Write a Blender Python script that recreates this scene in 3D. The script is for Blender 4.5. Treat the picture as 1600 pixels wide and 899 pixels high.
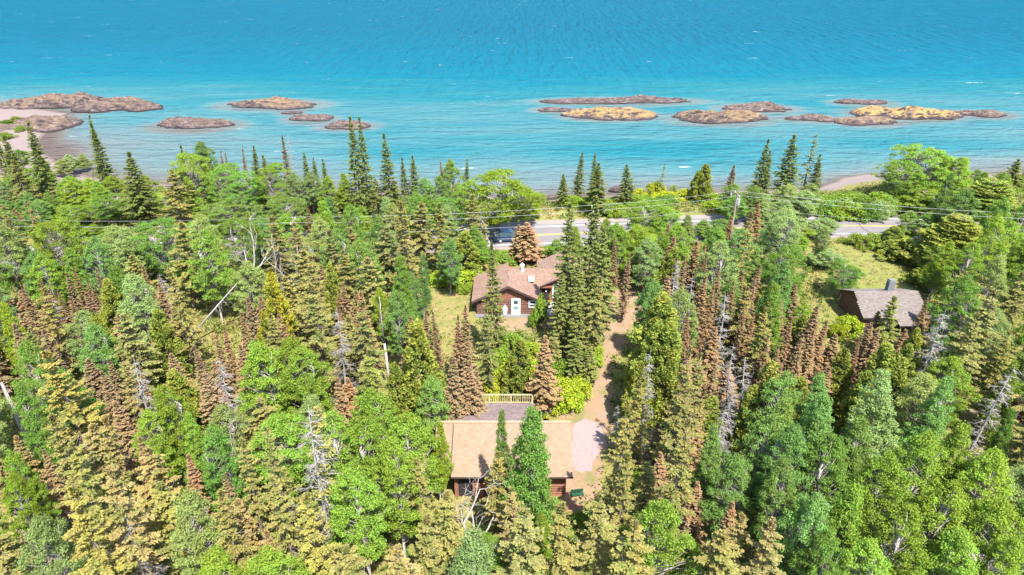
import bpy, bmesh, math, random
import numpy as np
from mathutils import Vector, Matrix, noise as mnoise

for o in list(bpy.data.objects):
    bpy.data.objects.remove(o)
S = bpy.context.scene
COL = S.collection
R = math.radians

# ------------------------------------------------------------------ camera
CAM_H, PITCH, FPX = 44.0, 27.0, 1067.0
cam = bpy.data.cameras.new('camera')
cam.sensor_width = 36.0
cam.lens = FPX / 1600.0 * 36.0
cam.clip_start, cam.clip_end = 0.5, 30000.0
co = bpy.data.objects.new('camera', cam)
co.location = (0, 0, CAM_H)
co.rotation_euler = (R(90 - PITCH), 0, 0)
COL.objects.link(co)
S.camera = co

# ------------------------------------------------------------------ sky, sun, exposure
SUN_EL, SUN_AZ = 58.0, 158.0            # azimuth clockwise from +Y: from the right and a little behind the camera
W = bpy.data.worlds.new('World')
S.world = W
W.use_nodes = True
wn = W.node_tree
wn.nodes.clear()
sky = wn.nodes.new('ShaderNodeTexSky')
sky.sky_type = 'NISHITA'
sky.sun_disc = False
sky.sun_elevation = R(SUN_EL)
sky.sun_rotation = R(SUN_AZ)
sky.altitude = 200
bg = wn.nodes.new('ShaderNodeBackground')
bg.inputs[1].default_value = 0.15
wo = wn.nodes.new('ShaderNodeOutputWorld')
wn.links.new(sky.outputs[0], bg.inputs[0])
wn.links.new(bg.outputs[0], wo.inputs[0])

sl = bpy.data.lights.new('sun', 'SUN')
sl.energy = 5.0
sl.angle = R(0.5)
sl.color = (1.0, 0.95, 0.87)
so = bpy.data.objects.new('sun', sl)
sd = Vector((math.sin(R(SUN_AZ)) * math.cos(R(SUN_EL)), math.cos(R(SUN_AZ)) * math.cos(R(SUN_EL)), math.sin(R(SUN_EL))))
so.rotation_euler = (-sd).to_track_quat('-Z', 'Y').to_euler()
so.location = (40, -40, 90)
COL.objects.link(so)

S.view_settings.view_transform = 'Standard'
S.view_settings.look = 'None'
S.view_settings.gamma = 1.0
S.view_settings.exposure = 1.70
S.cycles.max_bounces = 6
S.cycles.diffuse_bounces = 3
S.cycles.transmission_bounces = 4
S.cycles.caustics_reflective = False
S.cycles.caustics_refractive = False

# ------------------------------------------------------------------ helpers
def at(px, py, z):
    """the place at height z that lies on the photograph's line of sight (px, py of a 1600x899 frame)"""
    p = R(PITCH)
    u, v = (px - 800) / FPX, (449.5 - py) / FPX
    d = (u, math.cos(p) + v * math.sin(p), -math.sin(p) + v * math.cos(p))
    t = (z - CAM_H) / d[2]
    return Vector((d[0] * t, d[1] * t, z))

def tag(o, label=None, cat=None, group=None, kind=None):
    if label: o['label'] = label
    if cat: o['category'] = cat
    if group: o['group'] = group
    if kind: o['kind'] = kind
    return o

def link(name, me, parent=None, mat=None):
    o = bpy.data.objects.new(name, me)
    COL.objects.link(o)
    if parent is not None:
        o.parent = parent
    if mat is not None and me is not None:
        me.materials.append(mat)
    return o

def empty(name, loc, rz=0.0):
    o = bpy.data.objects.new(name, None)
    o.empty_display_size = 0.3
    o.location = loc
    o.rotation_euler = (0, 0, rz)
    COL.objects.link(o)
    return o

def np_mesh(name, V, F, tint=None, smooth=False):
    """mesh from an (n,3) vertex array and an (m,k) face array"""
    V = np.asarray(V, dtype=np.float32)
    F = np.asarray(F, dtype=np.int32)
    me = bpy.data.meshes.new(name)
    k = F.shape[1]
    me.vertices.add(len(V)); me.vertices.foreach_set('co', V.ravel())
    me.loops.add(F.size); me.loops.foreach_set('vertex_index', F.ravel())
    me.polygons.add(len(F))
    me.polygons.foreach_set('loop_start', np.arange(0, F.size, k, dtype=np.int32))
    me.polygons.foreach_set('loop_total', np.full(len(F), k, dtype=np.int32))
    if tint is not None:
        a = me.attributes.new('tint', 'FLOAT', 'FACE')
        a.data.foreach_set('value', np.asarray(tint, dtype=np.float32))
    me.update(calc_edges=True)
    me.polygons.foreach_set('use_smooth', np.full(len(F), bool(smooth)))
    return me

class MB:
    """collects boxes, slabs and tubes; build() links them as one mesh object"""
    def __init__(s): s.v = []; s.f = []
    def add(s, vs, fs):
        n = len(s.v)
        s.v += [tuple(v) for v in vs]
        s.f += [tuple(i + n for i in f) for f in fs]
        return s
    def box(s, x0, x1, y0, y1, z0, z1):
        return s.add([(x0, y0, z0), (x1, y0, z0), (x1, y1, z0), (x0, y1, z0), (x0, y0, z1), (x1, y0, z1), (x1, y1, z1), (x0, y1, z1)],
                     [(0, 3, 2, 1), (4, 5, 6, 7), (0, 1, 5, 4), (1, 2, 6, 5), (2, 3, 7, 6), (3, 0, 4, 7)])
    def slab(s, pts, t):
        """a polygon given by its upper corners, thickened downward by t"""
        n = len(pts)
        lo = [(p[0], p[1], p[2] - t) for p in pts]
        return s.add(list(pts) + lo, [tuple(range(n)), tuple(range(2 * n - 1, n - 1, -1))] +
                     [(i, i + n, (i + 1) % n + n, (i + 1) % n) for i in range(n)])
    def prism_y(s, prof, y0, y1):
        """an (x, z) outline pushed from y0 to y1"""
        n = len(prof)
        vs = [(x, y0, z) for x, z in prof] + [(x, y1, z) for x, z in prof]
        return s.add(vs, [tuple(range(n)), tuple(range(2 * n - 1, n - 1, -1))] +
                     [((i + 1) % n, i, i + n, (i + 1) % n + n) for i in range(n)])
    def tube(s, pts, rad, n=8, cap=True):
        pts = [Vector(p) for p in pts]
        if not hasattr(rad, '__len__'): rad = [rad] * len(pts)
        rings = []
        for i, p in enumerate(pts):
            d = (pts[min(i + 1, len(pts) - 1)] - pts[max(i - 1, 0)]).normalized()
            a = d.orthogonal().normalized() if abs(d.z) < .99 else Vector((1, 0, 0))
            b = d.cross(a).normalized()
            rings.append([p + (a * math.cos(2 * math.pi * k / n) + b * math.sin(2 * math.pi * k / n)) * rad[i] for k in range(n)])
        vs = [v for r in rings for v in r]
        fs = [(i * n + k, i * n + (k + 1) % n, (i + 1) * n + (k + 1) % n, (i + 1) * n + k) for i in range(len(pts) - 1) for k in range(n)]
        if cap: fs += [tuple(range(n - 1, -1, -1)), tuple(range((len(pts) - 1) * n, len(pts) * n))]
        return s.add(vs, fs)
    def build(s, name, mat, parent=None, smooth=False):
        me = bpy.data.meshes.new(name)
        me.from_pydata(s.v, [], s.f)
        bm = bmesh.new(); bm.from_mesh(me)
        bmesh.ops.recalc_face_normals(bm, faces=bm.faces)
        bm.to_mesh(me); bm.free()
        if smooth:
            me.polygons.foreach_set('use_smooth', [True] * len(me.polygons))
        return link(name, me, parent, mat)

# ------------------------------------------------------------------ materials
class NT:
    def __init__(s, name):
        s.m = bpy.data.materials.new(name); s.m.use_nodes = True
        s.t = s.m.node_tree; s.t.nodes.clear()
    def n(s, typ, **kw):
        nd = s.t.nodes.new(typ)
        for k, v in kw.items(): setattr(nd, k, v)
        return nd
    def l(s, a, b): s.t.links.new(a, b)
    def val(s, sock, v):
        if hasattr(v, 'links') or isinstance(v, bpy.types.NodeSocket): s.l(v, sock)
        else: sock.default_value = v
    def noise(s, scale, detail=3, vec=None, rough=.55, dist=0.0):
        nd = s.n('ShaderNodeTexNoise')
        nd.inputs['Scale'].default_value = scale; nd.inputs['Detail'].default_value = detail
        nd.inputs['Roughness'].default_value = rough; nd.inputs['Distortion'].default_value = dist
        if vec is not None: s.l(vec, nd.inputs['Vector'])
        return nd.outputs['Fac']
    def coord(s, which='Object', scale=None, rot=None):
        tc = s.n('ShaderNodeTexCoord')
        if scale is None and rot is None: return tc.outputs[which]
        mp = s.n('ShaderNodeMapping')
        if scale: mp.inputs['Scale'].default_value = scale
        if rot: mp.inputs['Rotation'].default_value = rot
        s.l(tc.outputs[which], mp.inputs[0]); return mp.outputs[0]
    def ramp(s, fac, stops, interp='LINEAR'):
        nd = s.n('ShaderNodeValToRGB'); cr = nd.color_ramp; cr.interpolation = interp
        while len(cr.elements) < len(stops): cr.elements.new(0.5)
        for e, (p, c) in zip(cr.elements, stops):
            e.position = p
            e.color = (c, c, c, 1) if not hasattr(c, '__len__') else (*c[:3], 1)
        s.l(fac, nd.inputs[0]); return nd.outputs[0]
    def mix(s, fac, a, b, mode='MIX'):
        nd = s.n('ShaderNodeMix', data_type='RGBA', blend_type=mode)
        s.val(nd.inputs[0], fac)
        for sk, v in ((nd.inputs[6], a), (nd.inputs[7], b)):
            if isinstance(v, bpy.types.NodeSocket): s.l(v, sk)
            else: sk.default_value = (*v[:3], 1)
        return nd.outputs[2]
    def math(s, op, a, b=0.0, c=0.0):
        nd = s.n('ShaderNodeMath', operation=op)
        s.val(nd.inputs[0], a); s.val(nd.inputs[1], b); s.val(nd.inputs[2], c)
        return nd.outputs[0]
    def hsv(s, col, h=.5, sat=1., v=1.):
        nd = s.n('ShaderNodeHueSaturation')
        s.val(nd.inputs['Hue'], h); s.val(nd.inputs['Saturation'], sat); s.val(nd.inputs['Value'], v)
        s.l(col, nd.inputs['Color']); return nd.outputs[0]
    def bump(s, h, strength=.5, dist=.05, normal=None):
        nd = s.n('ShaderNodeBump'); nd.inputs['Strength'].default_value = strength; nd.inputs['Distance'].default_value = dist
        s.l(h, nd.inputs['Height'])
        if normal is not None: s.l(normal, nd.inputs['Normal'])
        return nd.outputs[0]
    def out(s, shader):
        o = s.n('ShaderNodeOutputMaterial'); s.l(shader, o.inputs[0]); return s.m
    def principled(s, col, rough=.8, bump=None, spec=.3, metal=0.):
        b = s.n('ShaderNodeBsdfPrincipled')
        if isinstance(col, bpy.types.NodeSocket): s.l(col, b.inputs['Base Color'])
        else: b.inputs['Base Color'].default_value = (*col[:3], 1)
        s.val(b.inputs['Roughness'], rough)
        b.inputs['Specular IOR Level'].default_value = spec
        b.inputs['Metallic'].default_value = metal
        if bump is not None: s.l(bump, b.inputs['Normal'])
        return s.out(b.outputs[0])

def plain(name, c, rough=.7, var=.25, scale=6, spec=.3, metal=0.):
    m = NT(name)
    f = m.noise(scale, 4, m.coord())
    k = m.ramp(f, [(.3, 1 - var), (.7, 1 + var * .4)])
    return m.principled(m.mix(1.0, c, k, 'MULTIPLY'), rough, m.bump(f, .2, .02), spec, metal)

def foliage(name, tip=None, tip_amt=0.0, trans=.3, hue_var=.03, val_var=.35, alt=None):
    """leaves or needles: base colour from the object, every leaf a little different, tips of another hue"""
    m = NT(name)
    oi = m.n('ShaderNodeObjectInfo')
    at_ = m.n('ShaderNodeAttribute', attribute_name='tint')
    t = at_.outputs['Fac']
    col = oi.outputs['Color']
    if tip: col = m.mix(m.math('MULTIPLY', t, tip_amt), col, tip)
    if alt:                                     # branches of another hue here and there
        tc = m.n('ShaderNodeTexCoord'); vm = m.n('ShaderNodeVectorMath', operation='ADD')
        sc = m.n('ShaderNodeVectorMath', operation='SCALE'); cb = m.n('ShaderNodeCombineXYZ')
        for k in range(3): m.l(oi.outputs['Random'], cb.inputs[k])
        m.l(cb.outputs[0], sc.inputs[0]); sc.inputs['Scale'].default_value = 40.0
        m.l(tc.outputs['Object'], vm.inputs[0]); m.l(sc.outputs[0], vm.inputs[1])
        pn = m.noise(.75, 3, vm.outputs[0], .6)
        col = m.mix(m.ramp(pn, [(.50, 0.), (.66, .8)]), col, alt)
    big = m.noise(.55, 2, m.coord('Object'))
    r = m.n('ShaderNodeTexWhiteNoise', noise_dimensions='1D')
    m.l(t, r.inputs['W'])
    v = m.math('MULTIPLY_ADD', r.outputs['Value'], val_var, 1 - val_var * .5)
    v = m.math('MULTIPLY', v, m.math('MULTIPLY_ADD', big, .7, .65))
    h = m.math('MULTIPLY_ADD', big, hue_var * 2, .5 - hue_var)
    col = m.hsv(col, h, 1.0, v)
    d = m.n('ShaderNodeBsdfDiffuse'); m.l(col, d.inputs[0])
    tr = m.n('ShaderNodeBsdfTranslucent'); m.l(m.hsv(col, .49, 1.05, 1.25), tr.inputs[0])
    mx = m.n('ShaderNodeMixShader'); mx.inputs[0].default_value = trans
    m.l(d.outputs[0], mx.inputs[1]); m.l(tr.outputs[0], mx.inputs[2])
    return m.out(mx.outputs[0])

def bark(name, a, b, scale=3.0):
    m = NT(name)
    f = m.noise(scale, 5, m.coord('Object', (4, 4, 1)), .7)
    return m.principled(m.ramp(f, [(.35, a), (.62, b)]), .9, m.bump(f, .5, .03), .1)

M = {}
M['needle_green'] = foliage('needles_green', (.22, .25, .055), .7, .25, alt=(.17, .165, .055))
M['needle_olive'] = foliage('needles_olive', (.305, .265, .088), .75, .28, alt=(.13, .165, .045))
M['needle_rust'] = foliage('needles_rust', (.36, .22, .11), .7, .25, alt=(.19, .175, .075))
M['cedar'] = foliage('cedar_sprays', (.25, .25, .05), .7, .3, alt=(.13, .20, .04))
M['leaf'] = foliage('broad_leaves', None, 0, .42, .03, .6)
M['bark_brown'] = bark('bark_brown', (.06, .045, .035), (.22, .18, .15))
M['bark_birch'] = bark('bark_birch', (.14, .12, .10), (.42, .39, .35))
M['bark_dead'] = bark('bark_dead', (.13, .12, .11), (.30, .28, .26))
M['white'] = plain('white_paint', (.8, .8, .78), .5, .06)
M['cream'] = plain('cream_painted_wood', (.36, .30, .17), .6, .15)
M['brown_wood'] = plain('brown_stained_wood', (.125, .06, .045), .75, .35, 3)
M['red_wood'] = plain('reddish_stained_wood', (.2, .085, .055), .75, .3, 3)
M['dark_trim'] = plain('dark_trim', (.06, .04, .035), .7, .2)
M['dark_room'] = plain('dark_interior', (.02, .018, .018), .9, .2)
M['metal'] = plain('galvanised_metal', (.5, .52, .54), .4, .15, 8, .5, .6)
M['glass'] = NT('window_glass').principled((.035, .06, .07), .08, None, .6)
M['green_paint'] = plain('green_paint', (.012, .06, .03), .5, .25)
M['concrete'] = plain('pale_concrete', (.42, .40, .37), .85, .12, 3)
M['block'] = plain('concrete_block', (.13, .135, .14), .9, .2)

# ------------------------------------------------------------------ the lie of the land
SHX = [-6000, -400, -180, -161, -140, -127, -122, -117, -112, -97, -88, -64, -30, 8, 36, 55, 62, 68, 75, 83, 95, 115, 160, 400, 6000]
SHY = [500, 225, 212, 207, 200, 196, 182, 168, 158, 144, 137, 131, 127, 124.5, 127.5, 128.5, 131, 136.5, 139.3, 137, 138.5, 141, 146, 170, 700]
_dx = np.linspace(-500, 500, 2001)
_dy = np.interp(_dx, SHX, SHY)
_k = np.exp(-np.linspace(-2.2, 2.2, 13) ** 2); _k /= _k.sum()
_dy[6:-6] = np.convolve(_dy, _k, 'valid')
_sl = np.gradient(_dy, _dx)
RDX = [-400, -120, -72, -35, 5, 30, 50, 60, 75, 100, 140, 400]
RDY = [60, 80.5, 88.2, 93.0, 97.2, 99.6, 101.0, 100.8, 99.4, 96.0, 89, 40]
_rx = np.linspace(-400, 400, 1601)
_ry = np.interp(_rx, RDX, RDY)
_k2 = np.exp(-np.linspace(-2.2, 2.2, 41) ** 2); _k2 /= _k2.sum()
_ry[20:-20] = np.convolve(_ry, _k2, 'valid')
ROAD_Z = 3.6

def shore_d(x, y):
    ys = np.interp(x, _dx, _dy)
    ys = np.where(np.abs(x) > 500, np.interp(x, SHX, SHY), ys)
    s = np.interp(x, _dx, _sl)
    d = ys - y
    return d / np.sqrt(1 + s * s * np.exp(-np.abs(d) / 14.0))

def wob(x, y, s, seed=0.0):
    return (np.sin(x * s + 1.3 + seed) * np.cos(y * s * 1.21 - .7 + seed * 2) + .6 * np.sin(x * s * 2.1 + y * s * 1.7 + 2.1 + seed)
            + .4 * np.cos(x * s * 3.3 - y * s * 4.1 + seed)) / 2

def ground(x, y):
    """height of the ground (or of the lake bed, below 0)"""
    x = np.asarray(x, dtype=float); y = np.asarray(y, dtype=float)
    d = shore_d(x, y) + wob(x, y, .35) * .6
    land = np.interp(d, [0, 2, 6, 10, 16, 30], [0, .22, 1.0, 2.3, 3.6, 4.0])
    land = np.minimum(land, 4 - 3.1 * np.clip((-92 - x) / 14, 0, 1) * np.clip((y - 126) / 12, 0, 1))
    bed = np.interp(-d, [0, 4, 12, 40, 80, 110, 140, 400, 5000], [0, .25, .75, 1.7, 2.5, 4.0, 9, 14, 20])
    z = np.where(d > 0, land, -bed)
    r = np.abs(y - np.interp(x, _rx, _ry))
    k = np.clip((9 - r) / 4, 0, 1)
    z = np.where(d > 4, z * (1 - k) + (ROAD_Z - .05) * k, z)
    return z

def gz(x, y): return float(ground(np.array([x]), np.array([y]))[0])

def axis(core0, core1, step, far0, far1, g=1.25):
    a = list(np.arange(core0, core1 + 1e-6, step))
    s = step; v = core1; out = []
    while v < far1: s *= g; v += s; out.append(v)
    s = step; v = core0; lo = []
    while v > far0: s *= g; v -= s; lo.append(v)
    return np.array(lo[::-1] + a + out)

def grid(xs, ys):
    X, Y = np.meshgrid(xs, ys)
    nx, ny = len(xs), len(ys)
    i = np.arange(nx * ny).reshape(ny, nx)
    F = np.stack([i[:-1, :-1].ravel(), i[:-1, 1:].ravel(), i[1:, 1:].ravel(), i[1:, :-1].ravel()], 1)
    return X.ravel(), Y.ravel(), F

# ------------------------------------------------------------------ ground
m = NT('forest_floor')
P = m.coord('Object')
n1 = m.noise(.22, 5, P, .6); n2 = m.noise(1.7, 5, P, .65); n3 = m.noise(14, 3, P)
c = m.ramp(n1, [(.32, (.11, .12, .032)), (.48, (.19, .15, .06)), (.6, (.13, .15, .035)), (.72, (.26, .19, .10))])
c = m.mix(m.ramp(n2, [(.42, 0.), (.6, .75)]), c, (.09, .11, .022))
c = m.mix(m.ramp(n3, [(.5, 0.), (.75, .5)]), c, (.3, .22, .11))
beach = m.mix(m.noise(3, 6, P), (.14, .108, .10), (.195, .155, .142))
beach = m.mix(m.ramp(m.noise(22, 2, P), [(.5, 0.), (.7, .5)]), beach, (.12, .085, .08))
sz = m.n('ShaderNodeSeparateXYZ'); m.l(P, sz.inputs[0])
pb_ = m.n('ShaderNodeAttribute', attribute_name='pebble').outputs['Fac']
c = m.mix(m.ramp(m.math('ADD', pb_, m.math('MULTIPLY_ADD', n2, .5, -.25)), [(.4, 0.), (.6, 1.)]), c, beach)
c = m.mix(m.ramp(m.math('ADD', sz.outputs[2], .5), [(.5, 1.), (.66, 0.)]), c, (.085, .06, .055))
forest_mat = m.principled(c, .95, m.bump(n2, .6, .15), .1)
X, Y, F = grid(axis(-130, 125, 1.25, -5000, 5000, 1.3), axis(10, 175, 1.25, -5000, 6000, 1.3))
Z = ground(X, Y)
Z = Z + np.where(Z > 3.7, wob(X, Y, .5, 2) * .05, 0)
gm_ = np_mesh('ground', np.stack([X, Y, Z], 1), F, smooth=True)
D_ = shore_d(X, Y)
pebble = np.clip((5.5 - D_) / 3, 0, 1)
pebble = np.maximum(pebble, np.clip((-84 - X) / 8, 0, 1) * np.clip((Y - 122) / 8, 0, 1) * np.clip((40 - D_) / 8, 0, 1))
pebble = np.maximum(pebble, np.clip((Y - 128.5) / 3, 0, 1) * np.clip((X - 56) / 6, 0, 1) * np.clip((88 - X) / 5, 0, 1))
a_ = gm_.attributes.new('pebble', 'FLOAT', 'POINT'); a_.data.foreach_set('value', pebble.astype(np.float32))
g = link('ground', gm_, None, forest_mat)
tag(g, 'forest floor and pebble shore sloping down to the lake', kind='structure')

# ------------------------------------------------------------------ lake
ISL = [  # px left, px right, py waterline near, height m, depth m, orange lichen, lump, label
    (332, 498, 174, 2.4, 13, .35, 3, 'long purple-grey rock islet, farthest of the left group, tan lichen on its crest'),
    (230, 364, 206, 2.3, 11, .12, 2, 'pinkish oval rock islet in the left bay, nearest the left beach'),
    (444, 520, 194, 1.5, 8, .1, 2, 'low pink rock islet left of the tall twin spruce tops'),
    (494, 579, 205, 2.0, 8, .1, 2, 'rounded boulder islet behind the tall twin spruce tops'),
    (440, 470, 181, .5, 4, 0, 1, 'tiny dark rock between the long islet and the pink one'),
    (844, 1098, 166, 1.8, 9, .05, 6, 'longest low dark rock reef, behind the orange-topped islet at centre'),
    (838, 902, 178, 1.2, 6, 0, 2, 'small dark rock left of the orange-topped islet at centre'),
    (884, 1030, 190, 2.6, 12, .8, 4, 'brown rock islet at centre with two orange lichen caps'),
    (1050, 1212, 197, 2.6, 13, .45, 4, 'large tan rock islet standing nearest the shore right of centre'),
    (1128, 1248, 178, 1.9, 10, .15, 3, 'grey-purple rock islet behind the large tan one'),
    (1228, 1318, 193, 1.3, 7, .1, 3, 'low flat rock islet between the large tan one and the right group'),
    (1308, 1400, 167, 1.2, 7, .05, 3, 'dark low reef behind the big orange-topped islet at right'),
    (1312, 1414, 198, 1.8, 9, .35, 3, 'brown sloping rock islet in front of the big orange-topped one at right'),
    (1346, 1514, 190, 2.7, 14, 1., 4, 'big rock islet at right, its top covered in orange lichen'),
    (1496, 1588, 186, 1.4, 8, .15, 3, 'rightmost dark rock islet tapering towards the right edge'),
]
isl = []
for (a, b, py, h, dep, li, lump, lab) in ISL:
    p0, p1 = at(a, py - 3, 0), at(b, py - 3, 0)
    cx = (p0.x + p1.x) / 2; rx = (p1.x - p0.x) / 2
    isl.append((cx, p0.y + dep / 2 - 1, rx, dep / 2, h, li, lump, lab))

X, Y, F = grid(axis(-170, 170, 1.3, -9000, 9000, 1.35), axis(112, 300, 1.3, 95, 16000, 1.22))
bed = -ground(X, Y)
shoal = np.zeros_like(X)
for (cx, cy, rx, ry, *_r) in isl:
    rr = np.sqrt(((X - cx) / (rx + 1.5)) ** 2 + ((Y - cy) / (ry + 2.0)) ** 2)
    shoal = np.maximum(shoal, np.clip(1.35 - rr, 0, .35) / .35)
near = np.clip((320 - Y) / 60, 0, 1) * np.clip((200 - np.abs(X)) / 40, 0, 1)
dep = bed * (1 + near * (.28 * wob(X * .35, Y, .085, 1) + .16 * wob(X * .5, Y * 2, .16, 4)))
for (hx, hy, ra, rb, am) in ((at(1000, 236, 0).x, at(1000, 236, 0).y, 26, 10, 2.4), (at(640, 240, 0).x, at(640, 240, 0).y, 17, 8, 1.5),
                             (at(1420, 226, 0).x, at(1420, 226, 0).y, 38, 8, 1.7), (at(260, 222, 0).x, at(260, 222, 0).y, 30, 15, -.7),
                             (at(1200, 258, 0).x, at(1200, 258, 0).y, 30, 8, .5)):
    dep = dep + am * np.exp(-((X - hx) / ra) ** 2 - ((Y - hy) / rb) ** 2)
dep = np.where(Y > 215, np.maximum(dep, np.interp(Y, [215, 240, 262, 300, 400], [1.5, 3.4, 7, 11, 15])), dep)
dep = np.clip(dep * (1 - shoal * .8), .0, 30)
me = np_mesh('lake', np.stack([X, Y, np.zeros_like(X)], 1), F, smooth=True)
a_ = me.attributes.new('depth', 'FLOAT', 'POINT'); a_.data.foreach_set('value', dep.astype(np.float32))
m = NT('lake_water')
dn = m.n('ShaderNodeAttribute', attribute_name='depth')
P = m.coord('Object')
Pw = m.coord('Object', (.35, 1.0, 1), (0, 0, R(9)))
streak = m.noise(.10, 4, m.coord('Object', (.22, 1, 1), (0, 0, R(-4))), .6)
w1 = m.noise(.42, 3, Pw, .55, .4); w2 = m.noise(1.3, 3, Pw, .6, .3); w3 = m.noise(.09, 2, Pw, .5)
dd = m.math('MULTIPLY', dn.outputs['Fac'], m.math('MULTIPLY_ADD', streak, 1.3, .35))
c = m.ramp(m.math('POWER', m.math('DIVIDE', dd, 16.0), .5),
           [(0., (.09, .07, .06)), (.08, (.105, .10, .088)), (.16, (.095, .13, .128)), (.28, (.055, .14, .148)),
            (.44, (.012, .118, .140)), (.62, (.0, .102, .142)), (.85, (.0, .090, .136)), (1., (.0, .083, .132))])
fm = m.math('MULTIPLY', m.ramp(m.noise(.22, 2, m.coord('Object', (.3, 1, 1)), .5), [(.70, 0.), (.74, 1.)]), m.ramp(w2, [(.55, 0.), (.62, .8)]))
c = m.mix(fm, c, (.5, .52, .52))
w0 = m.noise(.17, 3, Pw, .55, .5)
ysp = m.n('ShaderNodeSeparateXYZ'); m.l(P, ysp.inputs[0])
far_k = m.n('ShaderNodeMapRange'); m.l(ysp.outputs[1], far_k.inputs[0]); far_k.inputs[1].default_value = 190; far_k.inputs[2].default_value = 380
far_k.inputs[3].default_value = 0.0; far_k.inputs[4].default_value = 3.2
swell = m.noise(.36, 3, m.coord('Object', (.8, .13, 1), (0, 0, R(6))), .6)      # wave groups seen far out
w1 = m.math('MULTIPLY_ADD', swell, far_k.outputs[0], w1)
hgt = m.math('ADD', m.math('ADD', w1, m.math('MULTIPLY', w0, 1.1)), m.math('MULTIPLY', w2, .35))
b = m.bump(hgt, 1.0, 1.9)
c = m.mix(1.0, c, (.86, .86, .9), 'MULTIPLY')
df = m.n('ShaderNodeBsdfDiffuse'); m.l(c, df.inputs[0]); m.l(b, df.inputs['Normal'])
gl = m.n('ShaderNodeBsdfGlossy'); gl.inputs['Roughness'].default_value = .22; m.l(b, gl.inputs['Normal'])
fr = m.n('ShaderNodeFresnel'); fr.inputs[0].default_value = 1.33; m.l(b, fr.inputs['Normal'])
mx = m.n('ShaderNodeMixShader'); m.l(m.math('MINIMUM', m.math('MULTIPLY', fr.outputs[0], .25), .06), mx.inputs[0])
m.l(df.outputs[0], mx.inputs[1]); m.l(gl.outputs[0], mx.inputs[2])
lake_mat = m.out(mx.outputs[0])
lk = link('lake', me, None, lake_mat)
tag(lk, 'clear turquoise lake rippled by wind', kind='structure')

# ------------------------------------------------------------------ rock islets
m = NT('basalt_rock')
P = m.coord('Object')
oi = m.n('ShaderNodeObjectInfo')
sep = m.n('ShaderNodeSeparateXYZ'); m.l(P, sep.inputs[0])
n1 = m.noise(.8, 6, P, .65); n2 = m.noise(4, 5, P, .7); st = m.noise(1.4, 4, m.coord('Object', (.35, 1, 3.0), (0, R(8), R(14))), .6)
c = m.ramp(n1, [(.3, (.045, .033, .036)), (.5, (.095, .071, .073)), (.7, (.165, .13, .123))])
c = m.mix(m.ramp(st, [(.47, 1.), (.55, 0.)]), c, (.04, .028, .03))
c = m.mix(m.ramp(n2, [(.5, 0.), (.7, .35)]), c, (.26, .22, .195))
geo = m.n('ShaderNodeNewGeometry'); sn = m.n('ShaderNodeSeparateXYZ'); m.l(geo.outputs['Normal'], sn.inputs[0])
li = m.math('MULTIPLY', m.ramp(sep.outputs[2], [(.40, 0.), (.8, 1.)]), m.ramp(sn.outputs[2], [(.25, 0.), (.6, 1.)]))
lich = m.math('MULTIPLY', m.math('MULTIPLY', li, m.math('MULTIPLY', oi.outputs['Alpha'], .8)), m.ramp(m.noise(.4, 5, P, .65), [(.36, 0.), (.50, 1.)]))
c = m.mix(lich, c, (.30, .19, .06))
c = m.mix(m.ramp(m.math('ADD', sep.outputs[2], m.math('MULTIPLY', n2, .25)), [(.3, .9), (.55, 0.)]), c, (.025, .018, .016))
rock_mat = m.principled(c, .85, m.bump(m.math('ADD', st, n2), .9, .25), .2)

def rock(name, cx, cy, rx, ry, h, lump, seed, mat=rock_mat, base=-.6, zoff=0.0, rough=1.0):
    nx = int(max(24, min(100, rx * 2 / .36))); ny = int(max(18, min(52, ry * 2 / .33)))
    rnd = random.Random(seed)
    xs = np.linspace(-1.15, 1.15, nx); ys = np.linspace(-1.15, 1.15, ny)
    X, Y, F = grid(xs, ys)
    H = np.zeros_like(X) - 1
    for k in range(lump):
        t = (k + .5) / lump * 2 - 1
        lx = t * .62 + rnd.uniform(-.1, .1) if lump > 1 else 0
        ly = rnd.uniform(-.25, .25) if lump > 1 else 0
        sx = (.62 if lump > 1 else .98) * (1.25 / max(1, lump) ** .35); sy = rnd.uniform(.62, .95)
        hh = rnd.uniform(.55, 1.0) * (1 - .35 * abs(t))
        r = ((X - lx) / sx) ** 2 + ((Y - ly) / sy) ** 2
        H = np.maximum(H, np.where(r < 1.6, hh * (1.12 - r ** 1.3), -1))
    N = np.array([mnoise.fractal(Vector((x * rx * .13 + seed, y * ry * .34 + x * rx * .03, seed * .37)), 1.0, 2.0, 4) for x, y in zip(X, Y)])
    N2 = np.array([abs(mnoise.noise(Vector((x * rx * .28 + y * ry * .3 + seed, y * ry * .9 - x * rx * .12, seed)))) for x, y in zip(X, Y)])
    N3 = np.array([abs(mnoise.noise(Vector((x * rx * .9 - y * ry * .5, y * ry * 1.1 + seed, seed * 2)))) for x, y in zip(X, Y)])
    Hh = (H + N * .42 * rough - N2 * .40 * rough) * h
    stp = .45
    q = Hh / stp; fl = np.floor(q)
    Hh = np.where(Hh > .1, (fl + np.clip((q - fl) * 2.2, 0, 1)) * stp * .8 + Hh * .2, Hh)
    edge = np.maximum(np.abs(X), np.abs(Y))
    Hh = np.where(edge > 1.1, base, np.maximum(Hh, base))
    sk = Hh * .5
    V = np.stack([X * rx - sk * .3, Y * ry - sk * .9, Hh], 1)
    me = np_mesh(name, V, F, smooth=False)
    o = link(name, me, None, mat)
    o.location = (cx, cy, zoff)
    return o

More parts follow.
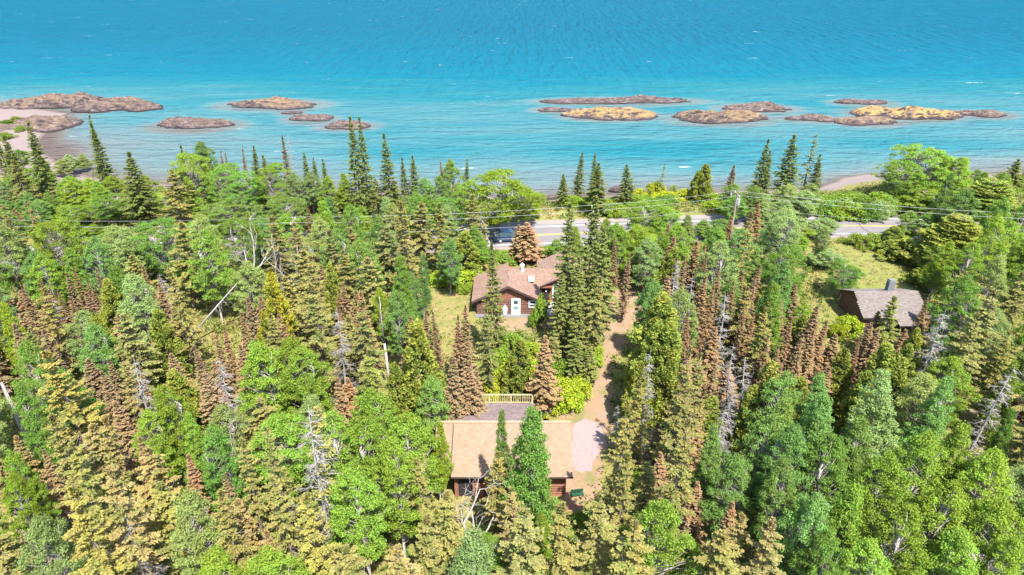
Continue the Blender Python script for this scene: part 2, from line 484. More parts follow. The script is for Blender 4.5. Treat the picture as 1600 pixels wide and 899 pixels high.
for i, (cx, cy, rx, ry, h, li, lump, lab) in enumerate(isl):
    o = rock('rock_islet', cx, cy, rx, ry, h, lump, 3.1 + i * 7.7)
    o.color = (1, 1, 1, li)
    tag(o, lab, 'rock islet', 'rock islets off the shore')
HEAD = [(-30, 124, 172, 2.8, 20, 4, .25, 'dark layered rock outcrop at the left edge beyond the pebble cove'),
        (100, 238, 176, 3.0, 15, 3, .2, 'grey rock point reaching into the lake from the left beach'),
        (-60, 82, 212, 2.8, 20, 3, .2, 'pale rock shelf at the left edge nearer than the cove')]
for i, (a, b, py, h, dep, lump, li, lab) in enumerate(HEAD):
    p0, p1 = at(a, py - 2, .5), at(b, py - 2, .5)
    o = rock('rock_outcrop', (p0.x + p1.x) / 2, p0.y + dep / 2 - 1, (p1.x - p0.x) / 2, dep / 2, h, lump, 60.3 + i * 5.1, zoff=.15)
    o.color = (1, 1, 1, li)
    tag(o, lab, 'rock outcrop', 'rock outcrops on the left shore')
for i, (px, py, r, lab) in enumerate(((858, 309, 1.1, 'brown boulder at the water edge left of the roadside spruces'), (872, 307, .7, 'small pink boulder beside the brown one at the water edge'),
                                      (968, 296, 1.5, 'flat dark shore rock behind the spruces right of centre'))):
    p = at(px, py, .4)
    o = rock('boulder', p.x, p.y, r * 1.3, r, r * .8, 1, 90 + i * 3, zoff=max(0, gz(p.x, p.y)) + .05, base=-.3)
    o.color = (1, 1, 1, 0)
    tag(o, lab, 'boulder')

# ------------------------------------------------------------------ road
def ribbon(name, xs, off0, off1, z, mat, label=None, parent=None, kind='structure'):
    ys = np.interp(xs, _rx, _ry); s = np.gradient(ys, xs); L = np.sqrt(1 + s * s)
    nx, ny = -s / L, 1 / L
    a = np.stack([xs + nx * off0, ys + ny * off0, np.full_like(xs, z)], 1)
    b = np.stack([xs + nx * off1, ys + ny * off1, np.full_like(xs, z)], 1)
    n = len(xs)
    F = np.stack([np.arange(n - 1), np.arange(1, n), np.arange(1, n) + n, np.arange(n - 1) + n], 1)
    o = link(name, np_mesh(name, np.concatenate([a, b]), F), parent, mat)
    if kind: tag(o, label, kind=kind)
    return o
rxs = np.arange(-200, 200.1, 2.0)
m = NT('asphalt'); P = m.coord('Object'); f = m.noise(.8, 5, P); f2 = m.noise(30, 2, P)
asphalt = m.principled(m.mix(f2, m.ramp(f, [(.3, (.10, .09, .092)), (.7, (.135, .12, .122))]), (.15, .138, .14)), .85, m.bump(f2, .3, .01), .2)
ribbon('road_shoulder', rxs, -5.0, 6.2, ROAD_Z - .004, plain('gravel_shoulder', (.2, .17, .155), .95, .3, 9), 'pale gravel shoulder along both sides of the road')
road = ribbon('road', rxs, -4.1, 4.4, ROAD_Z, asphalt, 'grey two-lane lakeside road behind the houses')
wl = plain('road_white_paint', (.5, .5, .48), .6, .2, 5); yl = plain('road_yellow_paint', (.42, .30, .05), .6, .2, 5)
ribbon('edge_line', rxs, 3.2, 3.42, ROAD_Z + .004, wl, parent=road, kind=None)
ribbon('edge_line', rxs, -3.42, -3.2, ROAD_Z + .004, wl, parent=road, kind=None)
ribbon('centre_line', rxs, .08, .24, ROAD_Z + .004, yl, parent=road, kind=None)
ribbon('centre_line', rxs, -.24, -.08, ROAD_Z + .004, yl, parent=road, kind=None)
tar = plain('tar_seal', (.03, .03, .03), .6, .1)
for cx, j in ((55.2, 0), (-20.0, 1), (9.0, 2)):
    b = MB(); rnd = random.Random(j)
    yy = float(np.interp(cx, _rx, _ry)); pts = [(cx + rnd.uniform(-.25, .25), yy - 3.1 + k * .62) for k in range(11)]
    for (x0, y0), (x1, y1) in zip(pts, pts[1:]):
        b.add([(x0 - .07, y0, ROAD_Z + .009), (x0 + .07, y0, ROAD_Z + .009), (x1 + .07, y1, ROAD_Z + .009), (x1 - .07, y1, ROAD_Z + .009)], [(0, 1, 2, 3)])
    b.build('tar_crack', tar, road)

# ------------------------------------------------------------------ clearings: lawns, gravel drive, sandy yard
def patch(name, pix, mat, z, label, jit=.35, seed=1, sub=5):
    rnd = random.Random(seed)
    pts = [at(x, y, 4.0) for x, y in pix]
    ring = []
    for i, p in enumerate(pts):
        q = pts[(i + 1) % len(pts)]
        for k in range(sub):
            v = p.lerp(q, k / sub)
            ring.append((v.x + rnd.uniform(-jit, jit), v.y + rnd.uniform(-jit, jit), z))
    me = bpy.data.meshes.new(name)
    me.from_pydata(ring, [], [tuple(range(len(ring)))])
    bm = bmesh.new(); bm.from_mesh(me); bmesh.ops.triangulate(bm, faces=bm.faces)
    for f in bm.faces:
        if f.normal.z < 0: f.normal_flip()
    bm.to_mesh(me); bm.free()
    o = link(name, me, None, mat); tag(o, label, kind='structure'); return o

def grassy(name, stops, sc=.7):
    m = NT(name); P = m.coord('Object')
    f = m.noise(sc, 6, P, .65); f2 = m.noise(9, 4, P, .7)
    c = m.mix(m.ramp(f2, [(.4, 0.), (.7, .6)]), m.ramp(f, stops), (.19, .155, .07))
    return m.principled(c, .95, m.bump(f2, .6, .06), .1)
lawn_mat = grassy('dry_lawn', [(.3, (.10, .125, .028)), (.5, (.15, .14, .045)), (.7, (.21, .15, .08))])
lush_mat = grassy('lawn', [(.3, (.09, .125, .024)), (.5, (.125, .14, .03)), (.7, (.19, .15, .065))])
m = NT('drive_gravel'); P = m.coord('Object')
f = m.noise(.55, 5, P, .6); f2 = m.noise(12, 4, P, .7)
c = m.ramp(f, [(.36, (.13, .13, .045)), (.46, (.20, .142, .078)), (.56, (.225, .148, .095)), (.66, (.235, .162, .12))])
c = m.mix(m.ramp(f2, [(.4, 0.), (.65, .7)]), c, (.15, .105, .07))
drive_mat = m.principled(c, .95, m.bump(f2, .5, .05), .1)
m = NT('pink_gravel'); P = m.coord('Object'); f2 = m.noise(10, 4, P, .7)
pink_mat = m.principled(m.ramp(f2, [(.35, (.18, .125, .12)), (.65, (.26, .2, .195))]), .95, m.bump(f2, .5, .05), .1)
patch('lawn', [(676, 436), (760, 424), (792, 404), (905, 396), (905, 420), (740, 476), (738, 500), (752, 520), (690, 535), (672, 500), (668, 460)], lawn_mat, 4.045,
      'dry lawn left of and behind the brown house', seed=2)
patch('lawn', [(1296, 382), (1330, 378), (1390, 388), (1412, 410), (1440, 470), (1470, 500), (1400, 520), (1290, 500), (1282, 430)], lush_mat, 4.045,
      'bright lawn behind the grey-roofed cabin', seed=3)
patch('yard', [(772, 488), (855, 482), (930, 460), (985, 450), (1010, 480), (990, 510), (960, 520), (870, 512), (800, 522), (770, 512)], drive_mat, 4.05,
      'sandy yard in front of the brown house', seed=4)
patch('driveway', [(938, 500), (990, 494), (975, 540), (956, 575), (958, 610), (958, 660), (948, 700), (945, 770), (900, 800), (880, 780), (885, 700), (878, 650), (908, 615), (930, 580), (942, 545)], drive_mat, 4.055,
      'sandy driveway curving from the brown house past the garage', seed=5)
patch('gravel_pad', [(893, 668), (915, 656), (940, 664), (946, 690), (930, 715), (922, 738), (898, 738), (890, 712)], pink_mat, 4.06,
      'pinkish gravel pad right of the garage', seed=6, jit=.2)

# ------------------------------------------------------------------ shingled roofs
def shingle_mat(name, a, b, c3):
    m = NT(name)
    t = m.n('ShaderNodeAttribute', attribute_name='tint').outputs['Fac']
    f = m.noise(14, 3, m.coord('Object')); g2 = m.noise(.8, 4, m.coord('Object'))
    c = m.ramp(t, [(0., a), (.5, b), (1., c3)])
    c = m.mix(m.ramp(f, [(.35, .35), (.65, 0.)]), c, a)
    c = m.mix(m.ramp(g2, [(.45, 0.), (.75, .35)]), c, c3)
    return m.principled(c, .95, m.bump(f, .4, .01), .1)

def inside(p, poly):
    c = False; n = len(poly)
    for i in range(n):
        a, b = poly[i], poly[i - 1]
        if (a[1] > p[1]) != (b[1] > p[1]) and p[0] < (b[0] - a[0]) * (p[1] - a[1]) / (b[1] - a[1]) + a[0]: c = not c
    return c

def roof_plane(root, pts, mat, edge_mat, t=.12, tabw=.32, expo=.16, seed=1, name='roof'):
    """a roof slope: a deck slab and on it courses of overlapping shingle tabs (one joined part)"""
    P = [Vector(p) for p in pts]
    nrm = (P[1] - P[0]).cross(P[2] - P[0]).normalized()
    if nrm.z < 0: nrm = -nrm
    dn = Vector((0, 0, -1)); dn = (dn - nrm * dn.dot(nrm)).normalized()      # down the slope
    ac = nrm.cross(dn).normalized()
    o0 = P[0]
    uv = [((p - o0).dot(ac), (p - o0).dot(dn)) for p in P]
    b = MB(); b.slab([tuple(p) for p in P], t)
    deck = b.build(name, edge_mat, root)
    rnd = random.Random(seed)
    u0, u1 = min(u for u, v in uv), max(u for u, v in uv); v0, v1 = min(v for u, v in uv), max(v for u, v in uv)
    V, Fs, T = [], [], []
    row = 0; v = v0
    while v < v1 + expo:
        u = u0 - (row % 2) * tabw * .5
        while u < u1 + tabw:
            w = tabw * rnd.uniform(.93, 1.0)
            a0, a1 = max(u, u0), min(u + w - .007, u1); b0, b1 = max(v - .04, v0), min(v + expo, v1 + .02)
            if a1 - a0 > .03 and b1 - b0 > .02 and inside(((a0 + a1) / 2, min(max((b0 + b1) / 2, v0 + .01), v1 - .01)), uv):
                h0, h1 = .008, .028 + rnd.uniform(0, .008)
                q = [o0 + ac * uu + dn * vv + nrm * hh for uu, vv, hh in ((a0, b0, h0), (a1, b0, h0), (a1, b1, h1), (a0, b1, h1), (a1, b1, .0), (a0, b1, .0))]
                k = len(V); V += [tuple(x) for x in q]
                Fs += [(k, k + 3, k + 2, k + 1), (k + 3, k + 5, k + 4, k + 2)]
                tt = rnd.random(); T += [tt, tt]
            u += tabw
        v += expo; row += 1
    o = link('shingles', np_mesh('shingles', V, Fs, T), deck, mat)
    o['kind'] = 'stuff'
    return deck

sh_tan = shingle_mat('shingles_tan', (.18, .126, .085), (.205, .142, .096), (.23, .162, .112))
sh_grey = shingle_mat('shingles_dark_grey', (.11, .082, .08), (.14, .105, .1), (.18, .14, .13))  # shade of the garage's far slope put into the colour; shed roof shares it
sh_pink = shingle_mat('shingles_pinkish_brown', (.15, .096, .074), (.18, .118, .09), (.215, .145, .113))
sh_cabin = shingle_mat('shingles_grey_brown', (.112, .094, .085), (.138, .118, .107), (.175, .15, .138))

def siding(root, x0, x1, y, z0, z1, mat, n, name='log_siding', face=-1):
    """horizontal rounded courses on a wall that faces the camera side"""
    b = MB(); h = (z1 - z0) / n
    for k in range(n):
        a, c = z0 + k * h, z0 + (k + 1) * h
        pr = [(y, a), (y + face * .07, a + h * .15), (y + face * .085, a + h * .5), (y + face * .06, c - h * .12), (y, c - .004)]
        vs = [(x0, yy, zz) for yy, zz in pr] + [(x1, yy, zz) for yy, zz in pr]
        m_ = len(pr)
        b.add(vs, [(i, i + 1, i + 1 + m_, i + m_) for i in range(m_ - 1)] + [tuple(range(m_)), tuple(range(2 * m_ - 1, m_ - 1, -1))])
    o = b.build(name, mat, root); o['kind'] = 'stuff'; return o

def window(root, x0, x1, y, z0, z1, bars=1, fm=None):
    """framed window on a wall facing -Y, proud of it"""
    b = MB(); t = .09
    b.box(x0, x1, y - .07, y, z0, z0 + t); b.box(x0, x1, y - .07, y, z1 - t, z1)
    b.box(x0, x0 + t, y - .07, y, z0 + t, z1 - t); b.box(x1 - t, x1, y - .07, y, z0 + t, z1 - t)
    if bars:
        zc = (z0 + z1) / 2; b.box(x0 + t, x1 - t, y - .055, y, zc - .03, zc + .03)
    w = b.build('window', fm or M['white'], root)
    MB().box(x0 + t, x1 - t, y - .03, y - .01, z0 + t, z1 - t).build('pane', M['glass'], w)
    return w

GZ = 4.0
# ------------------------------------------------------------------ brown house in the middle
hs = empty('brown_house', (0, 0, 0))
tag(hs, 'dark brown log house with pinkish shingle roofs and a white door', 'house')
AX, AZ, EZ = -.45, 8.0, 6.05
roof_plane(hs, [(AX, 71.0, AZ), (3.5, 71.0, EZ), (3.4, 74.4, EZ + .12), (AX, 75.7, AZ)], sh_pink, M['dark_trim'], .16, seed=11)
roof_plane(hs, [(AX, 71.0, AZ), (AX, 77.6, AZ), (-4.75, 77.6, EZ - .1), (-4.75, 71.0, EZ - .1)], sh_pink, M['dark_trim'], .16, seed=12)
roof_plane(hs, [(AX, 75.7, AZ), (3.4, 74.4, EZ + .12), (7.1, 75.7, AZ)], sh_pink, M['dark_trim'], .1, seed=13)
roof_plane(hs, [(3.3, 74.35, 6.2), (7.5, 74.35, 8.15), (7.5, 81.7, 8.15), (3.3, 81.7, 6.2)], sh_pink, M['dark_trim'], .16, seed=14)
roof_plane(hs, [(7.5, 74.35, 8.15), (11.7, 74.35, 6.2), (11.7, 81.7, 6.2), (7.5, 81.7, 8.15)], sh_pink, M['dark_trim'], .16, seed=15)
roof_plane(hs, [(AX, 75.7, AZ), (7.1, 75.7, AZ), (7.1, 79.5, 6.3), (AX, 79.5, 6.3)], sh_pink, M['dark_trim'], .1, seed=16)
MB().prism_y([(-4.15, GZ - .3), (3.05, GZ - .3), (3.05, 6.06), (AX, 7.72), (-4.15, 5.98)], 71.5, 77.2).build('wall', M['red_wood'], hs)
MB().prism_y([(3.08, GZ - .3), (11.2, GZ - .3), (11.2, 6.2), (7.5, 7.9), (3.7, 6.15)], 75.0, 81.3).build('wall', M['red_wood'], hs)
siding(hs, -4.2, 3.1, 71.5, GZ - .1, 6.0, M['brown_wood'], 9)
b = MB()                                                                   # vertical boards of the gable
x = -4.05
while x < 2.95:
    zt = 7.66 - abs(x + .09 - AX) * .475
    if zt > 6.1: b.box(x, x + .17, 71.46, 71.5, 6.03, zt)
    x += .19
o = b.build('gable_boards', M['red_wood'], hs); o['kind'] = 'stuff'
for s in (0, 1):                                                           # rake boards along the gable
    x1, z1 = ((3.5, EZ), (-4.75, EZ - .1))[s]
    MB().add([(AX, 70.95, AZ - .03), (x1, 70.95, z1 - .03), (x1, 70.95, z1 - .27), (AX, 70.95, AZ - .27), (AX, 70.99, AZ - .03), (x1, 70.99, z1 - .03), (x1, 70.99, z1 - .27), (AX, 70.99, AZ - .27)],
             [(0, 1, 2, 3), (7, 6, 5, 4), (0, 4, 5, 1), (2, 6, 7, 3), (1, 5, 6, 2), (0, 3, 7, 4)]).build('rake_board', M['dark_trim'], hs)
b = MB(); b.box(-.06, .98, 71.30, 71.41, GZ + .02, 6.13)
dr = b.build('door', M['white'], hs)
MB().box(.2, .72, 71.27, 71.31, 5.45, 5.98).build('pane', M['glass'], dr)
MB().box(.2, .72, 71.27, 71.31, 4.75, 5.2).build('pane', plain('greenish_glass', (.08, .22, .2), .15, .1, 4, .6), dr)
MB().box(.84, .9, 71.24, 71.30, 5.0, 5.14).build('handle', M['metal'], dr)
window(hs, 2.0, 2.85, 71.41, 4.95, 5.9)
window(hs, 5.0, 6.1, 75.0, 4.35, 6.3, 1)
window(hs, 8.6, 9.8, 75.0, 4.9, 6.1, 1)
b = MB(); b.box(3.75, 4.65, 74.95, 74.985, 4.1, 6.05); b.build('doorway', M['dark_room'], hs)
b = MB(); b.box(3.2, 4.95, 74.45, 74.9, 5.98, 6.2); b.build('porch_canopy', M['red_wood'], hs)
b = MB(); b.tube([(4.2, 74.88, 5.3), (4.2, 74.88, 5.5)], .11, 8); b.build('porch_lamp', M['white'], hs)
p = at(816, 423, 8.0)
v = MB(); v.tube([(1.25, 75.5, 7.6), (1.25, 75.5, 8.55)], .16, 10); v.tube([(1.25, 75.5, 8.55), (1.25, 75.5, 8.62), (1.25, 75.5, 8.85)], [.3, .3, .1], 10)
v.build('flue_pipe', M['white'], hs)
b = MB()
def on_m(x, y): return AZ - (75.7 - y) * 1.385
b.add([(2.05, 75.0, 7.15), (2.75, 75.0, 7.0), (2.75, 75.5, 7.72), (2.05, 75.5, 7.76)], [(0, 1, 2, 3)])
sk = MB(); sk.box(2.0, 2.7, 74.3, 75.0, 6.95, 7.35); skl = sk.build('roof_vent', plain('pale_blue_metal', (.4, .55, .56), .5, .1), hs)
MB().box(2.12, 2.58, 74.42, 74.88, 7.35, 7.37).build('vent_lid', M['metal'], skl)
MB().tube([(-4.2, 77.3, 5.6), (-4.2, 77.3, 6.9)], .05, 6).build('vent_pipe', M['metal'], hs)
MB().box(-4.4, 3.3, 70.6, 71.35, GZ - .2, GZ + .1).build('foundation', M['block'], hs)

st = MB(); st.slab([at(846, 473, 4.1), at(868, 472, 4.1), at(860, 492, 4.1), at(848, 493, 4.1)], .14)
tag(st.build('walkway', M['concrete'], None), 'white concrete walk before the entry of the brown house', kind='structure')
pt = empty('propane_tank', at(789, 492, 4.0)); tag(pt, 'small white gas tank against the house wall left of the white door', 'gas tank')
MB().tube([(0, 0, .1), (0, 0, .25), (0, 0, .95), (0, 0, 1.08)], [.2, .27, .27, .15], 12).build('tank', M['white'], pt, True)
MB().tube([(0, 0, 1.08), (0, 0, 1.25)], .12, 10).build('collar', M['white'], pt)
MB().tube([(0, 0, 0), (0, 0, .12)], .22, 12).build('foot_ring', M['white'], pt)

# ------------------------------------------------------------------ grey-roofed cabin on the right
RX0, RX1 = at(1334, 454, 7.7).x, at(1434, 456, 7.7).x
RY = at(1384, 455, 7.7).y
EX0, EX1 = RX0 - .25, RX1 + .35
cb = empty('cabin', (0, 0, 0))
tag(cb, 'small brown cabin with grey-brown shingle roof and block chimney at right', 'cabin')
rise, run = 1.55, 3.6
roof_plane(cb, [(RX0, RY, 7.7), (RX1, RY, 7.7), (EX1, RY - run, 7.7 - rise), (EX0, RY - run, 7.7 - rise)], sh_cabin, M['dark_trim'], .16, seed=21)
roof_plane(cb, [(RX0, RY, 7.7), (EX0, RY + run, 7.7 - rise), (EX1, RY + run, 7.7 - rise), (RX1, RY, 7.7)], sh_cabin, M['dark_trim'], .16, seed=22)
roof_plane(cb, [(RX0 + 3.4, RY - run + .02, 6.17), (RX1 - 1.4, RY - run + .02, 6.17), (RX1 - 1.4, RY - run - 1.1, 5.75), (RX0 + 3.4, RY - run - 1.1, 5.75)], sh_cabin, M['dark_trim'], .14, seed=23)
gx0, gx1 = RX0 + .3, RX1 - .3
b = MB(); pr = [(RY - run + .5, GZ - .2), (RY + run - .5, GZ - .2), (RY + run - .5, 6.18), (RY, 7.45), (RY - run + .5, 6.18)]
b.add([(gx0, y, z) for y, z in pr] + [(gx1, y, z) for y, z in pr], [(0, 1, 2, 3, 4), (9, 8, 7, 6, 5)] + [(i, i + 5, (i + 1) % 5 + 5, (i + 1) % 5) for i in range(5)])
b.build('wall', M['brown_wood'], cb)
siding(cb, gx0 - .03, gx1 + .03, RY - run + .5, GZ - .1, 6.1, M['brown_wood'], 10)
for (a, c_, z0, z1) in ((.6, 1.6, 4.9, 5.9), (6.0, 6.9, 4.9, 5.9)):
    window(cb, gx0 + a, gx0 + c_, RY - run + .41, z0, z1, 1, M['cream'])
MB().box(gx0 + 2.2, gx0 + 3.1, RY - run + .33, RY - run + .42, GZ, 6.0).build('door', M['red_wood'], cb)
for k in (.1, 2.5):
    MB().box(RX0 + 3.5 + k * 1.0, RX0 + 3.62 + k * 1.0, RY - run - 1.0, RY - run - .88, GZ, 5.64).build('porch_post', M['brown_wood'], cb)
ch = empty('chimney', (0, 0, 0)); ch.parent = cb
cxm = at(1389, 452, 7.7).x
for r_ in range(9):
    for s in range(2):
        off = .0 if r_ % 2 else .12
        MB().box(cxm - .38 + s * (.38 + off), cxm - .01 + (s * (.38) + off * (1 - s) + 0), RY + .05, RY + .72, 7.05 + r_ * .2, 7.235 + r_ * .2).build('block', M['block'], ch)
MB().box(cxm - .3, cxm + .3, RY + .12, RY + .65, 7.0, 9.0).build('chimney_core', M['block'], ch)
MB().box(cxm - .46, cxm + .46, RY - .12, RY + .8, 7.3, 7.62).build('flashing', M['metal'], ch)

# ------------------------------------------------------------------ garage with the tan roof at the bottom
ga = empty('garage', (0, 0, 0))
tag(ga, 'garage with big tan shingle roof and shade-toned grey far slope in the lower middle', 'garage')
RZ, RYg = 8.6, at(785, 660, 8.6).y
gx0, gx1 = at(682, 660, 8.6).x, at(891, 660, 8.6).x
run, rise = 4.25, 2.0
spl = gx0 + 1.45
roof_plane(ga, [(spl, RYg, RZ), (gx1, RYg, RZ), (gx1, RYg - run, RZ - rise), (spl, RYg - run, RZ - rise)], sh_tan, M['dark_trim'], .18, seed=31)
roof_plane(ga, [(gx0, RYg, RZ - .03), (spl - .02, RYg, RZ - .03), (spl - .02, RYg - run + .7, RZ - rise + .3), (gx0, RYg - run + .7, RZ - rise + .3)], sh_tan, M['dark_trim'], .16, seed=32)
roof_plane(ga, [(gx0 + 1.6, RYg, RZ - .04), (gx0 + 2.0, RYg + 4.9, RZ - 1.74), (gx1 - 2.9, RYg + 4.9, RZ - 1.74), (gx1 - 2.6, RYg, RZ - .04)], sh_grey, M['dark_trim'], .16, seed=33)  # far slope, its shade coloured in by darker shingles
MB().box(gx0 - .02, gx1 + .02, RYg - .13, RYg + .13, RZ - .05, RZ + .07).build('ridge_cap', plain('ridge_cap_tan', (.26, .19, .125), .9, .2), ga)
MB().tube([(spl - .03, RYg - .2, RZ + .02), (spl - .03, RYg - run + .05, RZ - rise + .09)], .035, 6).build('cable', M['dark_trim'], ga)
wx0, wx1 = gx0 + 1.75, gx1 - .5
yw = RYg - run + .75
b = MB(); pr = [(yw, GZ - .2), (RYg + .1, GZ - .2), (RYg + .1, 8.3), (RYg, 8.33), (yw, 6.55)]
b.add([(wx0, y, z) for y, z in pr] + [(wx1, y, z) for y, z in pr], [(0, 1, 2, 3, 4), (9, 8, 7, 6, 5)] + [(i, i + 5, (i + 1) % 5 + 5, (i + 1) % 5) for i in range(5)])
b.build('wall', M['red_wood'], ga)
b = MB(); pr = [(RYg + .11, GZ - .2), (RYg + 4.3, GZ - .2), (RYg + 4.3, 6.8), (RYg + .11, 8.25)]
b.add([(gx0 + 2.4, y, z) for y, z in pr] + [(gx1 - 3.3, y, z) for y, z in pr], [(0, 1, 2, 3), (7, 6, 5, 4)] + [(i, i + 4, (i + 1) % 4 + 4, (i + 1) % 4) for i in range(4)])
b.build('rear_wall', M['red_wood'], ga)
siding(ga, wx0 - .02, wx1 + .02, yw, GZ - .1, 6.45, M['red_wood'], 10, 'lap_siding')
MB().box(wx0 - .12, wx0 + .1, yw - .2, yw + .15, GZ - .2, 6.4).build('corner_post', M['red_wood'], ga)
MB().box(wx0 + .2, wx0 + 1.3, yw - .13, yw - .09, GZ + .05, 6.1).build('doorway', M['dark_room'], ga)
gd = MB().box(wx0 + 1.34, wx0 + 2.2, yw - .5, yw - .43, GZ + .05, 5.7).build('door', M['red_wood'], ga)
MB().box(wx0 + 1.4, wx0 + 1.46, yw - .54, yw - .5, 4.95, 5.08).build('handle', M['metal'], gd)
window(ga, wx0 + 3.2, wx0 + 4.3, yw - .09, 4.9, 5.9, 1, M['cream'])
window(ga, wx0 + 6.2, wx0 + 7.3, yw - .09, 4.9, 5.9, 1, M['cream'])
dx0, dx1 = at(729, 622, 7.0).x, at(832, 622, 7.0).x
dy1 = at(780, 620, 7.0).y + .3; dy0 = RYg + 4.05
dk = MB().box(dx0, dx1, dy0, dy1 + .05, 5.8, 5.95).build('deck_floor', M['cream'], ga)
for k in range(12):
    y0 = dy0 + (dy1 - dy0) / 12 * k
    MB().box(dx0, dx1, y0, y0 + (dy1 - dy0) / 12 - .015, 5.953, 5.98).build('plank', M['cream'], dk)
rl = MB().box(dx0 - .04, dx1 + .04, dy1 - .07, dy1 + .07, 6.96, 7.02).build('railing', M['cream'], ga)
MB().box(dx0, dx1, dy1 - .03, dy1 + .03, 6.12, 6.19).build('bottom_rail', M['cream'], rl)
for x_ in (dx0 - .02, dx0 + (dx1 - dx0) / 3, dx0 + (dx1 - dx0) * 2 / 3, dx1 - .08):
    MB().box(x_, x_ + .1, dy1 - .05, dy1 + .05, GZ - .1, 6.955).build('post', M['cream'], rl)
proto = None
n_b = int((dx1 - dx0) / .17)
for k in range(n_b):
    x_ = dx0 + .12 + k * (dx1 - dx0 - .2) / n_b
    if proto is None:
        proto = MB().box(-.022, .022, -.02, .02, 6.195, 6.955).build('baluster', M['cream'], rl)
        o = proto
    else:
        o = proto.copy(); COL.objects.link(o); o.parent = rl
    o.location = (x_, dy1, 0)
for x_ in (dx0 - .02, dx1 - .04):
    MB().box(x_, x_ + .06, dy0, dy1 - .08, 6.96, 7.02).build('side_rail', M['cream'], rl)

# ------------------------------------------------------------------ small things by the drive
p = at(902, 776, GZ)
bn = empty('garden_bench', p, R(8)); bn.scale = (.6, .6, .6); tag(bn, 'small green painted bench at the near end of the driveway', 'bench')
for k in range(3): MB().box(-.85, .85, -.28 + k * .19, -.11 + k * .19, .42, .46).build('slat', M['green_paint'], bn)
for k in range(3): MB().box(-.85, .85, .33, .37, .55 + k * .15, .67 + k * .15).build('back_slat', M['green_paint'], bn)
for sx in (-.75, .75):
    for sy in (-.22, .34): MB().box(sx - .04, sx + .04, sy - .04, sy + .04, 0, .99 if sy > 0 else .42).build('leg', M['green_paint'], bn)
p = at(890, 806, GZ)
pb = empty('picnic_table', p, R(-6)); tag(pb, 'dark red wooden table among shrubs below the green bench', 'table')
for k in range(4): MB().box(-.9, .9, -.38 + k * .195, -.2 + k * .195, .72, .76).build('plank', M['red_wood'], pb)
for s in (-1, 1):
    MB().box(-.9, .9, s * .72 - .12, s * .72 + .12, .42, .46).build('bench_seat', M['red_wood'], pb)
    MB().box(s * .65 - .05, s * .65 + .05, -.75, .75, .36, .415).build('crossbar', M['red_wood'], pb)
    for q in (-1, 1):
        MB().tube([(s * .65, q * .62, 0), (s * .65, q * .22, .71)], .05, 6).build('leg', M['red_wood'], pb)
# shed at the right edge
p = at(1606, 652, GZ)
sd_ = empty('shed', p); tag(sd_, 'dark red shed at the right edge of the picture', 'shed')
MB().box(-.9, 2.4, -1.4, 1.4, -.1, 2.1).build('wall', M['red_wood'], sd_)
roof_plane(sd_, [(-1.1, -1.6, 2.3), (2.6, -1.6, 2.3), (2.6, 1.7, 2.9), (-1.1, 1.7, 2.9)], sh_grey, M['dark_trim'], .12, seed=41)
MB().box(-.5, .5, -1.45, -1.405, 0, 1.9).build('door', M['dark_trim'], sd_)

# ------------------------------------------------------------------ blue pickup on the near lane
def car_paint(name, c):
    m = NT(name); b = m.n('ShaderNodeBsdfPrincipled')
    b.inputs['Base Color'].default_value = (*c, 1); b.inputs['Roughness'].default_value = .35; b.inputs['Coat Weight'].default_value = .6
    f = m.noise(5, 3, m.coord()); m.l(m.ramp(f, [(.3, .3), (.7, .45)]), b.inputs['Roughness']); return m.out(b.outputs[0])
cp = at(796, 388, ROAD_Z)
cy = float(np.interp(cp.x, _rx, _ry)) - 1.7
car = empty('parked_car', (cp.x, cy, ROAD_Z + .006), R(6)); tag(car, 'dark blue car on the road behind the big old birch', 'car')
blue = car_paint('blue_paint', (.004, .022, .07))
def body(prof, w0, w1, zs):
    """side outline (x, z) with a half width that narrows upward"""
    n = len(prof); vs = []
    for s in (-1, 1):
        for x, z in prof: vs.append((x, s * (w0 + (w1 - w0) * max(0, (z - zs)) / .65), z))
    return vs, [tuple(range(n - 1, -1, -1)), tuple(range(n, 2 * n))] + [(i, (i + 1) % n, (i + 1) % n + n, i + n) for i in range(n)]
b = MB(); b.add(*body([(-2.35, .35), (-1.75, .3), (1.8, .3), (2.35, .4), (2.4, .7), (2.1, .92), (1.0, 1.02), (-2.3, 1.05), (-2.42, .8)], .92, .88, .9)); b.build('body', blue, car)
b = MB(); b.add(*body([(1.05, 1.0), (.35, 1.58), (-1.7, 1.62), (-2.2, 1.04)], .86, .68, 1.0)); b.build('cabin', M['glass'], car)
b = MB(); b.add(*body([(.32, 1.56), (.3, 1.63), (-1.66, 1.67), (-1.72, 1.58)], .72, .68, 1.5)); b.build('roof', blue, car)
for x_ in (1.45, -1.45):
    for s in (-1, 1):
        wv = MB(); wv.tube([(x_, s * .78, .34), (x_, s * .95, .34)], .34, 14); w_ = wv.build('wheel', plain('tyre', (.02, .02, .02), .9, .1), car)
        MB().tube([(x_, s * .945, .34), (x_, s * .962, .34)], .2, 10).build('rim', M['metal'], w_)
for s in (-1, 1):
    MB().box(2.3, 2.41, s * .7 - .16, s * .7 + .16, .62, .76).build('headlight', M['white'], car)
    MB().box(-2.44, -2.38, s * .75 - .1, s * .75 + .1, .7, .9).build('tail_light', plain('red_lens', (.4, .02, .02), .3, .1), car)
    MB().box(-1.9, 1.9, s * .9 - .035, s * .9 + .035, .62, .68).build('side_strip', M['metal'], car)

